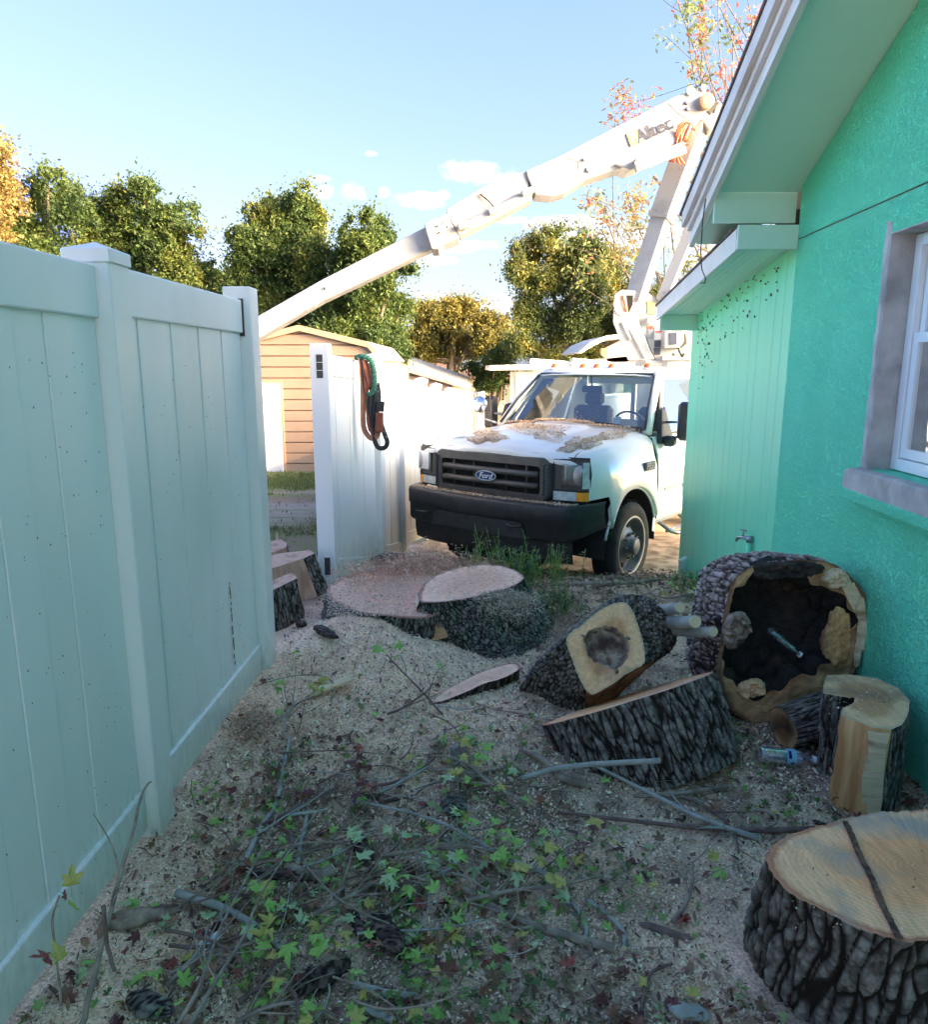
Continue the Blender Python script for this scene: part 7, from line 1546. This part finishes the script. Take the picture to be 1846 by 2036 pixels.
# branches: polylines measured on the ground
def stick(name, label, pts, r0, r1, mat, lift=.012, cat='branch', twigs=0, seed=0, group=None, end=True, raw=False, leaves=None):
    rr = random.Random(seed*7+1); q = []
    for i, p in enumerate(pts):
        if raw: q.append(Vector(p)); continue
        z = lift if len(p) < 3 else p[2]; g = PG(p[0], p[1], z); q.append(g+Vector((0, 0, 0)))
    s = smoothp(q, 5); s = [v+Vector((rr.gauss(0, r0*.12), rr.gauss(0, r0*.12), 0)) for v in s]; n = len(s); R = [r0+(r1-r0)*i/(n-1) for i in range(n)]
    t = thing(name, label, cat, tuple(s[0]), 0, group); mb = MB(); mb.tube(s, R, 8)
    mb.build('stem', M[mat], t, smooth=True)
    if end and r0 > .006:
        d = (s[0]-s[1]).normalized(); u = d.orthogonal().normalized(); w = d.cross(u); mb = MB(); mb.prism([s[0]+u*r0*.95*math.cos(a)+w*r0*.95*math.sin(a) for a in np.linspace(0, 2*PI, 11)[:-1]], d*.002); mb.build('cut_end', M['stick_end'], t)
    for k in range(twigs):
        i = rr.randrange(n//5, n-1); d = (s[i+1 if i+1 < n else i]-s[i-1]).normalized(); a = rr.choice((-1, 1))*rr.uniform(.4, .9); dr = Vector((d.x*math.cos(a)-d.y*math.sin(a), d.x*math.sin(a)+d.y*math.cos(a), d.z+rr.uniform(-.05, .35))); L = rr.uniform(.06, .22)
        tp_ = [s[i], s[i]+dr*L*.5+Vector((rr.gauss(0, .01), rr.gauss(0, .01), 0)), s[i]+dr*L]; mb = MB(); mb.tube(smoothp(tp_, 3), [R[i]*.6*(1-.12*j) for j in range(7)], 5); mb.build('twig', M[mat], t, smooth=True)
        if leaves and rr.random() < .8:
            for _ in range(rr.randrange(1, 4)): put_leaf(tp_[2]+Vector((rr.gauss(0, .02), rr.gauss(0, .02), rr.gauss(.01, .01))), rr.uniform(.030, .050), rr.choice(leaves), rr, t)
    return t
stick('fallen_branch', 'grey green stick with pale torn end propped on the dark log slice', [(1312, 1513, .16), (1200, 1518, .12), (1110, 1528, .05), (1040, 1547, .015)], .0105, .010, 'stick_grey', seed=1)
stick('fallen_branch', 'long dark purple brown stick running in from under the big fresh round', [(1620, 1648, .02), (1500, 1650, .02), (1350, 1642, .015), (1110, 1614, .015)], .011, .006, 'stick_red', seed=2)
stick('fallen_branch', 'grey stick crossing above the dark purple one, left of the fresh round', [(1510, 1668, .012), (1400, 1628, .03), (1300, 1580, .03), (1120, 1490, .02)], .011, .006, 'stick_grey', twigs=2, seed=3)
stick('fallen_branch', 'light brown branch slanting through the leaves in the middle foreground', [(1225, 1885), (1130, 1862), (1020, 1822), (920, 1765), (860, 1728)], .013, .009, 'stick', twigs=3, seed=4)
stick('fallen_branch', 'thick grey green branch slanting down in the left foreground', [(352, 1776, .03), (450, 1808, .025), (520, 1850, .02), (578, 1906, .01)], .012, .009, 'stick_grey', twigs=2, seed=5)
stick('fallen_branch', 'grey branch climbing away from the left foreground towards the sawdust', [(482, 1722), (522, 1642), (552, 1588), (575, 1466)], .011, .006, 'stick_grey', twigs=2, seed=6)
stick('fallen_branch', 'straight short grey stick standing just right of the grey climbing branch', [(592, 1718), (612, 1612)], .009, .008, 'stick_grey', seed=7)
stick('fallen_branch', 'hooked thick branch stub with pale knuckle in the left middle', [(660, 1728, .03), (635, 1740, .02), (600, 1734, .015), (572, 1720, .015)], .020, .012, 'stick', seed=8)
stick('fallen_branch', 'blue grey stick lying almost level near the bottom edge', [(830, 1980), (760, 1972), (700, 1955)], .0095, .009, 'stick_grey', seed=9)
stick('fallen_branch', 'arched pale grey stick at the very bottom, left of centre', [(782, 2030), (740, 2012), (690, 2000)], .010, .008, 'stick_grey', seed=10)
stick('fallen_branch', 'brown stick lying just in front of the truck wheel behind the stump', [(1130, 1160, .02), (1180, 1162, .02), (1260, 1158, .02), (1312, 1152, .02)], .022, .012, 'stick', seed=11)
stick('fallen_branch', 'slender dark stick lying across the light brown branch', [(1088, 1740, .04), (980, 1690, .04), (860, 1628, .05), (700, 1590, .03)], .008, .004, 'stick_grey', seed=12, twigs=2)
stick('fallen_branch', 'smooth brown stick curving below the dark log slice', [(1450, 1562, .02), (1330, 1580, .02), (1260, 1582, .02)], .009, .007, 'stick', seed=13)
stick('fallen_branch', 'thick curved branch emerging from under the left corner of the log slice', [(1168, 1560, .01), (1120, 1545, .02), (1080, 1510, .03), (1040, 1490, .02)], .017, .012, 'stick', seed=14)
stick('fallen_branch', 'thin bent stick with pale foot pointing to the bottom centre', [(1155, 1872), (1168, 1850), (1150, 1810), (1138, 1795)], .008, .005, 'stick_grey', seed=15)
stick('fallen_branch', 'thin grey stick curving down right of the yellowing leaves', [(1240, 1885), (1240, 1852), (1210, 1820), (1170, 1790)], .008, .006, 'stick_grey', seed=16)
stick('fallen_branch', 'thin curved twig standing alone on open chips, lower right', [(1275, 2010), (1285, 1960), (1300, 1930), (1338, 1915)], .005, .004, 'stick_red', seed=17)
# two long whips rising from the bottom edge and the tall twig by the fence
stick('upright_twig', 'tall bare twig with buds leaning up in front of the near fence', [P(160, 2050, 1.30), P(184, 1955, 1.36), P(230, 1771, 1.50), P(262, 1660, 1.62), P(283, 1576, 1.72), P(300, 1553, 1.75)], .0075, .0025, 'stick', raw=True, twigs=2, seed=18, end=False)
stick('upright_twig', 'darker thin twig crossing the foot of the tall bare twig', [P(205, 1800, 1.38), P(212, 1870, 1.36), P(228, 1930, 1.33)], .005, .004, 'stick_red', raw=True, seed=19, end=False)
stick('upright_twig', 'long brown whip curving up from the bottom edge, left one of a pair', [P(345, 2050, 1.22), P(400, 1955, 1.32), P(440, 1840, 1.50), P(520, 1690, 1.85), P(560, 1600, 2.1)], .0055, .002, 'stick', raw=True, twigs=3, seed=20, end=False)
stick('upright_twig', 'long brown whip curving up from the bottom edge, right one of a pair', [P(370, 2050, 1.2), P(430, 1950, 1.32), P(490, 1850, 1.48), P(530, 1760, 1.7), P(640, 1600, 2.1)], .0055, .002, 'stick', raw=True, twigs=3, seed=21, end=False)
# leafy cut branches
G1 = ['lf_green', 'lf_green', 'lf_olive', 'lf_pale']
stick('leafy_branch', 'cut branch with dense green and olive leaves below the fallen cup', [(1050, 1600, .03), (980, 1560, .06), (930, 1520, .07), (880, 1500, .05)], .008, .005, 'stick', twigs=13, seed=31, leaves=G1)
stick('leafy_branch', 'leafy branch with bright green leaves in the centre of the foreground', [(760, 1700, .02), (840, 1690, .05), (920, 1680, .06), (1010, 1700, .05)], .007, .004, 'stick', twigs=14, seed=32, leaves=['lf_green', 'lf_green', 'lf_green', 'lf_pale'])
stick('leafy_branch', 'leafy branch with yellowing and purple leaves, right of the centre', [(930, 1790, .03), (1020, 1770, .05), (1110, 1760, .05), (1200, 1740, .05)], .007, .004, 'stick', twigs=13, seed=33, leaves=['lf_olive', 'lf_green', 'lf_purple', 'lf_olive'])
stick('leafy_branch', 'leafy branch of pale green leaves at the left of the middle litter', [(620, 1820, .02), (700, 1780, .04), (780, 1740, .05), (850, 1750, .05)], .007, .004, 'stick', twigs=12, seed=34, leaves=['lf_pale', 'lf_green', 'lf_pale'])
stick('leafy_branch', 'twiggy branch with yellow green leaves on the sawdust near the fence end', [(560, 1470, .02), (570, 1430, .06), (590, 1400, .09), (640, 1380, .10)], .006, .003, 'stick', twigs=8, seed=35, leaves=['lf_olive', 'lf_olive', 'lf_green'])
stick('leafy_branch', 'leafy sprig of large star leaves at the bottom edge, left of centre', [(470, 2030, .02), (540, 2000, .04), (610, 1990, .05)], .006, .004, 'stick', twigs=9, seed=36, leaves=['lf_green', 'lf_olive'])
stick('leafy_branch', 'sprig of mixed green leaves in the lower left litter', [(330, 1960, .02), (400, 1900, .04), (480, 1880, .05), (560, 1850, .04)], .006, .004, 'stick', twigs=9, seed=37, leaves=G1)
stick('leafy_branch', 'sprig with red and brown curled leaves on the left slope', [(520, 1640, .02), (600, 1600, .05), (680, 1560, .05)], .006, .003, 'stick_red', twigs=9, seed=38, leaves=['lf_red', 'lf_brown', 'lf_purple'])
stick('leafy_branch', 'small sprig of light green leaves behind the forked log', [(1250, 1190, .05), (1290, 1180, .08), (1330, 1190, .10), (1365, 1180, .12)], .006, .004, 'stick', twigs=11, seed=39, leaves=['lf_olive', 'lf_green', 'lf_pale'])
# forked twig on the sawdust in front of the stump
stick('forked_twig', 'small forked twig standing out against the pale sawdust', [(880, 1420, .02), (830, 1365, .06), (795, 1330, .10), (770, 1302, .13)], .005, .003, 'stick_red', twigs=4, seed=40, leaves=['lf_green'])
# many thin twigs
r = random.Random(99)
NT = 0
while NT < 90:
    x, y = (r.gauss(720, 250), r.gauss(1650, 170)) if NT < 55 else (r.uniform(250, 1600), r.uniform(1400, 2030))
    if y > 2030 or y < 1385: continue
    p = PG(x, y)
    if p.x < lx0(p.y)+.1 or p.x > 1.35 or ((p.x-1.13)/.5)**2+((p.y-1.68)/.42)**2 < 1 or (p.x > .15 and 2.45 < p.y < 3.4): continue
    a = r.gauss(.25, .7); L = r.uniform(.12, .5); R0 = r.uniform(.0018, .0042) if r.random() < .8 else r.uniform(.005, .008); bend = r.gauss(0, .18); q = []
    for k in range(5):
        t = k/4; q.append(Vector((p.x+math.cos(a+bend*k)*L*t, p.y+math.sin(a+bend*k)*L*t, 0)))
    if any(v.x < lx0(v.y)+.04 for v in q): continue
    h0, h1 = r.uniform(.008, .03), r.uniform(.01, .09); q = [Vector((v.x, v.y, gh(v.x, v.y)+h0+(h1-h0)*k/4)) for k, v in enumerate(q)]
    mt = r.choice(('stick', 'stick_grey', 'stick_red', 'stick')); ad = ('short ' if L < .3 else 'long ')+('thin ' if R0 < .0045 else 'thick ')+{'stick': 'brown', 'stick_grey': 'grey', 'stick_red': 'dark'}[mt]; rg = region(x, y)
    stick('fallen_twig', ad+' bare twig lying '+rg, q, R0, R0*.5, mt, raw=True, twigs=r.choice((0, 1, 2)), seed=100+NT, group=ad+' twigs '+rg, cat='twig', end=False); NT += 1
# leaves on stems against the near fence
t = thing('vine_seedling', 'spotted star leaves on a thin stem climbing against the near fence', 'seedling', tuple(P(115, 1960, 1.33)))
mb = MB(); mb.tube(smoothp([P(122, 2000, 1.32), P(112, 1900, 1.38), P(104, 1830, 1.40), P(118, 1780, 1.42)], 5), .0028, 6); mb.build('stem', M['stick'], t, smooth=True)
rr = random.Random(3)
for (x, y, s, m_, rot) in ((142, 1752, .040, 'lf_olive', (1.2, .2, .5)), (150, 1805, .030, 'lf_green', (1.2, .4, 2.6)), (95, 1905, .040, 'lf_red', (.9, .1, 2.2)), (120, 1900, .034, 'lf_olive', (.9, .1, 1.2)), (130, 1782, .022, 'lf_red', (1.2, 0, 1.9))): put_leaf(P(x, y, 1.38 if y < 1850 else 1.28), s, m_, rr, t, rot)
t = thing('weed_seedling', 'small dark leaved weed at the foot of the capped fence post', 'weed', tuple(PG(385, 1600)))
q = PG(388, 1605); mb = MB(); mb.tube([q, q+Vector((-.01, 0, .06)), q+Vector((-.005, 0, .11))], .002, 5); mb.build('stem', M['stick'], t)
for k in range(7): put_leaf(q+Vector((rr.gauss(0, .025), rr.gauss(0, .02), .03+.012*k)), .018, 'lf_green', rr, t)
# weeds behind the stump
def weed_clump(name, label, cx, cy, dx, n, seed, Y0, hh=.35):
    r = random.Random(seed); t = thing(name, label, 'weeds', tuple(P(cx, cy, Y0))); st = MB(); V = []; C = []
    for k in range(n):
        x = cx+r.gauss(0, dx); b = P(x, cy, Y0+r.uniform(-.15, .25)); b.z = gh(b.x, b.y)+.02; h = hh*r.uniform(.45, 1.1); lean = Vector((r.gauss(0, .25), r.gauss(0, .15), 1)).normalized(); e = b+lean*h; m = b.lerp(e, .5)+Vector((r.gauss(0, .02), 0, 0)); st.tube([b, m, e], [.004, .003, .0015], 4)
        for j in range(16):
            f = r.uniform(.15, 1); p = b.lerp(e, f); d = Vector((r.gauss(0, 1), r.gauss(0, 1), r.gauss(.4, .5))).normalized()*r.uniform(.02, .055); w = d.cross(Vector((0, 0, 1)))*.16; V += [p, p+d*.5+w, p+d, p+d*.5-w]; C.append((r.choice(((.07, .13, .045), (.10, .17, .07), (.05, .09, .035), (.14, .19, .08)))))
    st.build('stems', M['lf_green'], t); mesh_obj('foliage', [tuple(v) for v in V], np.arange(len(V)).reshape(-1, 4), M['leaf'], t, attrs={'col': np.repeat(np.array(C), 4, axis=0)}); return t
weed_clump('weed_clump', 'clump of fine green weeds growing between the stump and the truck bumper', 1030, 1150, 45, 110, 5, 5.2, .30)
weed_clump('weed_clump', 'taller thin weed stalks in front of the middle of the truck bumper', 965, 1130, 28, 26, 6, 5.3, .42)
weed_clump('weed_clump', 'low greenery at the right foot of the mossy stump', 1110, 1205, 26, 40, 7, 4.5, .13)
weed_clump('weed_clump', 'yellow green weeds under the house corner beside the truck wheel', 1375, 1180, 24, 30, 8, 4.9, .15)
# litter further back
def d1(r, n): return r.uniform(.5, 2.0, n), r.uniform(4.3, 6.8, n)
litter(1800, 91, DK+[(.10, .14, .04), (.30, .22, .15)], .02, .045, OVAL, (4, 7), lab='dead leaves on the ground between stump, truck wheel and house', dens=d1)
# yard grass
r = np.random.default_rng(6); n = 60000; X = r.uniform(-7.5, -1.0, n); Y = r.uniform(6.5, 16.9, n); q = np.stack([X*1.6, Y*1.6, X*0], -1)
pr = np.clip((fbm(q, 3)-.42)*4+np.exp(-((Y-15.2)/1.5)**2)*1.4-.8*np.exp(-((Y-11.8)/1.)**2), .03, 1); m = r.random(n) < pr; X, Y = X[m], Y[m]; n = len(X); Z = ghn(X, Y); h = r.uniform(.02, .06, n)*(1+.5*(Y > 13)); a = r.uniform(0, 2*PI, n); w = .006+.004*r.random(n)
b0 = np.stack([X-w*np.cos(a), Y-w*np.sin(a), Z], -1); b1 = np.stack([X+w*np.cos(a), Y+w*np.sin(a), Z], -1); tt = np.stack([X+r.normal(0, .02, n), Y+r.normal(0, .02, n), Z+h], -1)
gc = np.array([(.10, .15, .04), (.14, .19, .05), (.20, .18, .08), (.09, .12, .04)])[r.integers(0, 4, n)]*r.uniform(.7, 1.2, (n, 1))
o = mesh_obj('grass', np.stack([b0, b1, tt], 1).reshape(-1, 3), np.arange(3*n).reshape(n, 3), M['grass'], attrs={'col': np.repeat(gc, 3, axis=0)}); tag(o, 'thin patchy grass in the yard in front of the tan shed', 'grass', kind='stuff')
# ------------------------------------------------------------------ small rubbish
def bottle(name, label, p, d, L, rr_, seed, crushed=False, lab=True):
    t = thing(name, label, 'bottle', tuple(p)); d = Vector(d).normalized(); u = d.cross(Vector((0, 0, 1))).normalized(); w = u.cross(d); prof = [(0, .55), (.01, .95), (.05, 1), (.12, .95), (.14, 1), (.22, .94), (.24, 1), (.33, .94), (.36, 1), (.62, 1), (.66, .93), (.70, 1), (.78, .92), (.86, .62), (.92, .42), (1.0, .40)]
    r = random.Random(seed); rows = []
    for f, q in prof:
        rows.append([p+d*(f-.5)*L+(u*math.cos(a)*(1.1 if crushed else 1)+w*math.sin(a)*(.5 if crushed else 1))*rr_*q*(1+(r.uniform(-.2, .2) if crushed else 0)) for a in np.linspace(0, 2*PI, 19)])
    mb = MB(); mb.grid(rows); mb.build('body', M['bottle'], t, smooth=True)
    if lab:
        mb = MB(); mb.grid([[p+d*(f-.5)*L+(u*math.cos(a)+w*math.sin(a))*rr_*1.02 for a in np.linspace(0, 2*PI, 19)] for f in (.48, .66)]); mb.build('label_band', M['bottle_label'], t, smooth=True)
        mb = MB(); mb.grid([[p+d*(f-.5)*L+(u*math.cos(a)+w*math.sin(a))*rr_*1.035 for a in np.linspace(.3, 1.3, 6)] for f in (.50, .56)]); mb.build('label_print', M['ford_blue'], t, smooth=True)
    mb = MB(); mb.tube([p+d*(.49)*L, p+d*(.56)*L], rr_*.44, 14); mb.build('bottle_cap', M['paper'], t)
    return t
m, nt, b = newmat('bottle'); nt.nodes.remove(b); tr = N(nt, 'ShaderNodeBsdfTransparent'); tr.inputs[0].default_value = (.86, .90, .95, 1); gl = N(nt, 'ShaderNodeBsdfGlossy'); gl.inputs['Roughness'].default_value = .08; fr = N(nt, 'ShaderNodeFresnel'); fr.inputs[0].default_value = 1.7; ms = N(nt, 'ShaderNodeMixShader'); nt.links.new(MATH(nt, 'ADD', fr.outputs[0], .10, clamp=True), ms.inputs[0]); nt.links.new(tr.outputs[0], ms.inputs[1]); nt.links.new(gl.outputs[0], ms.inputs[2])
df = N(nt, 'ShaderNodeBsdfDiffuse'); df.inputs[0].default_value = (.7, .78, .85, 1); ms2 = N(nt, 'ShaderNodeMixShader'); ms2.inputs[0].default_value = .14; nt.links.new(ms.outputs[0], ms2.inputs[1]); nt.links.new(df.outputs[0], ms2.inputs[2]); nt.links.new(ms2.outputs[0], nt.nodes['Material Output'].inputs[0]); M['bottle'] = m
M['bottle_label'] = pm('bottle_label', (.16, .48, .66), (.30, .62, .76), 60, .35, stretch=(1, 4, 4))
bottle('water_bottle', 'clear plastic water bottle with blue label lying between the dark slice and the half log', PG(1563, 1508, .03)+Vector((0, 0, .008)), (1, -.10, -.06), .205, .032, 1)
bottle('crushed_bottle', 'crushed clear plastic bottle stuck in the hollow of the charred round', on_face(1560, 1276, -.02), (.78, -.1, -.62), .17, .03, 2, crushed=True, lab=False)
q = PG(910, 1498, .03); t = thing('plastic_cup', 'crumpled clear plastic cup lying on the sawdust above the leafy branch', 'cup', tuple(q)); d = Vector((.25, -.75, .2)).normalized(); u = d.orthogonal().normalized(); w = d.cross(u)
mb = MB(); mb.grid([[q+d*f+(u*math.cos(a)+w*math.sin(a)*.85)*rr_*(1+.06*math.sin(3*a)) for a in np.linspace(0, 2*PI, 21)] for f, rr_ in ((-.04, .024), (0, .028), (.03, .032), (.032, .035))]); mb.build('side', M['bottle'], t, smooth=True)
mb = MB(); mb.prism([q-d*.04+(u*math.cos(a)+w*math.sin(a)*.85)*.024 for a in np.linspace(0, 2*PI, 17)[:-1]], d*.002); mb.build('bottom', M['paper'], t)
mb = MB(); q = PG(420, 1872, .02); mb.grid([[q+Vector((a*.03+.004*b, b*.018, .012*math.sin(a*3+b)+.006*b)) for a in (-1, -.4, .2, .8)] for b in (-1, 0, 1)]); o = mb.build('paper_scrap', M['paper'], smooth=True); tag(o, 'crumpled white paper scrap among the leaves in the lower left', 'paper scrap')
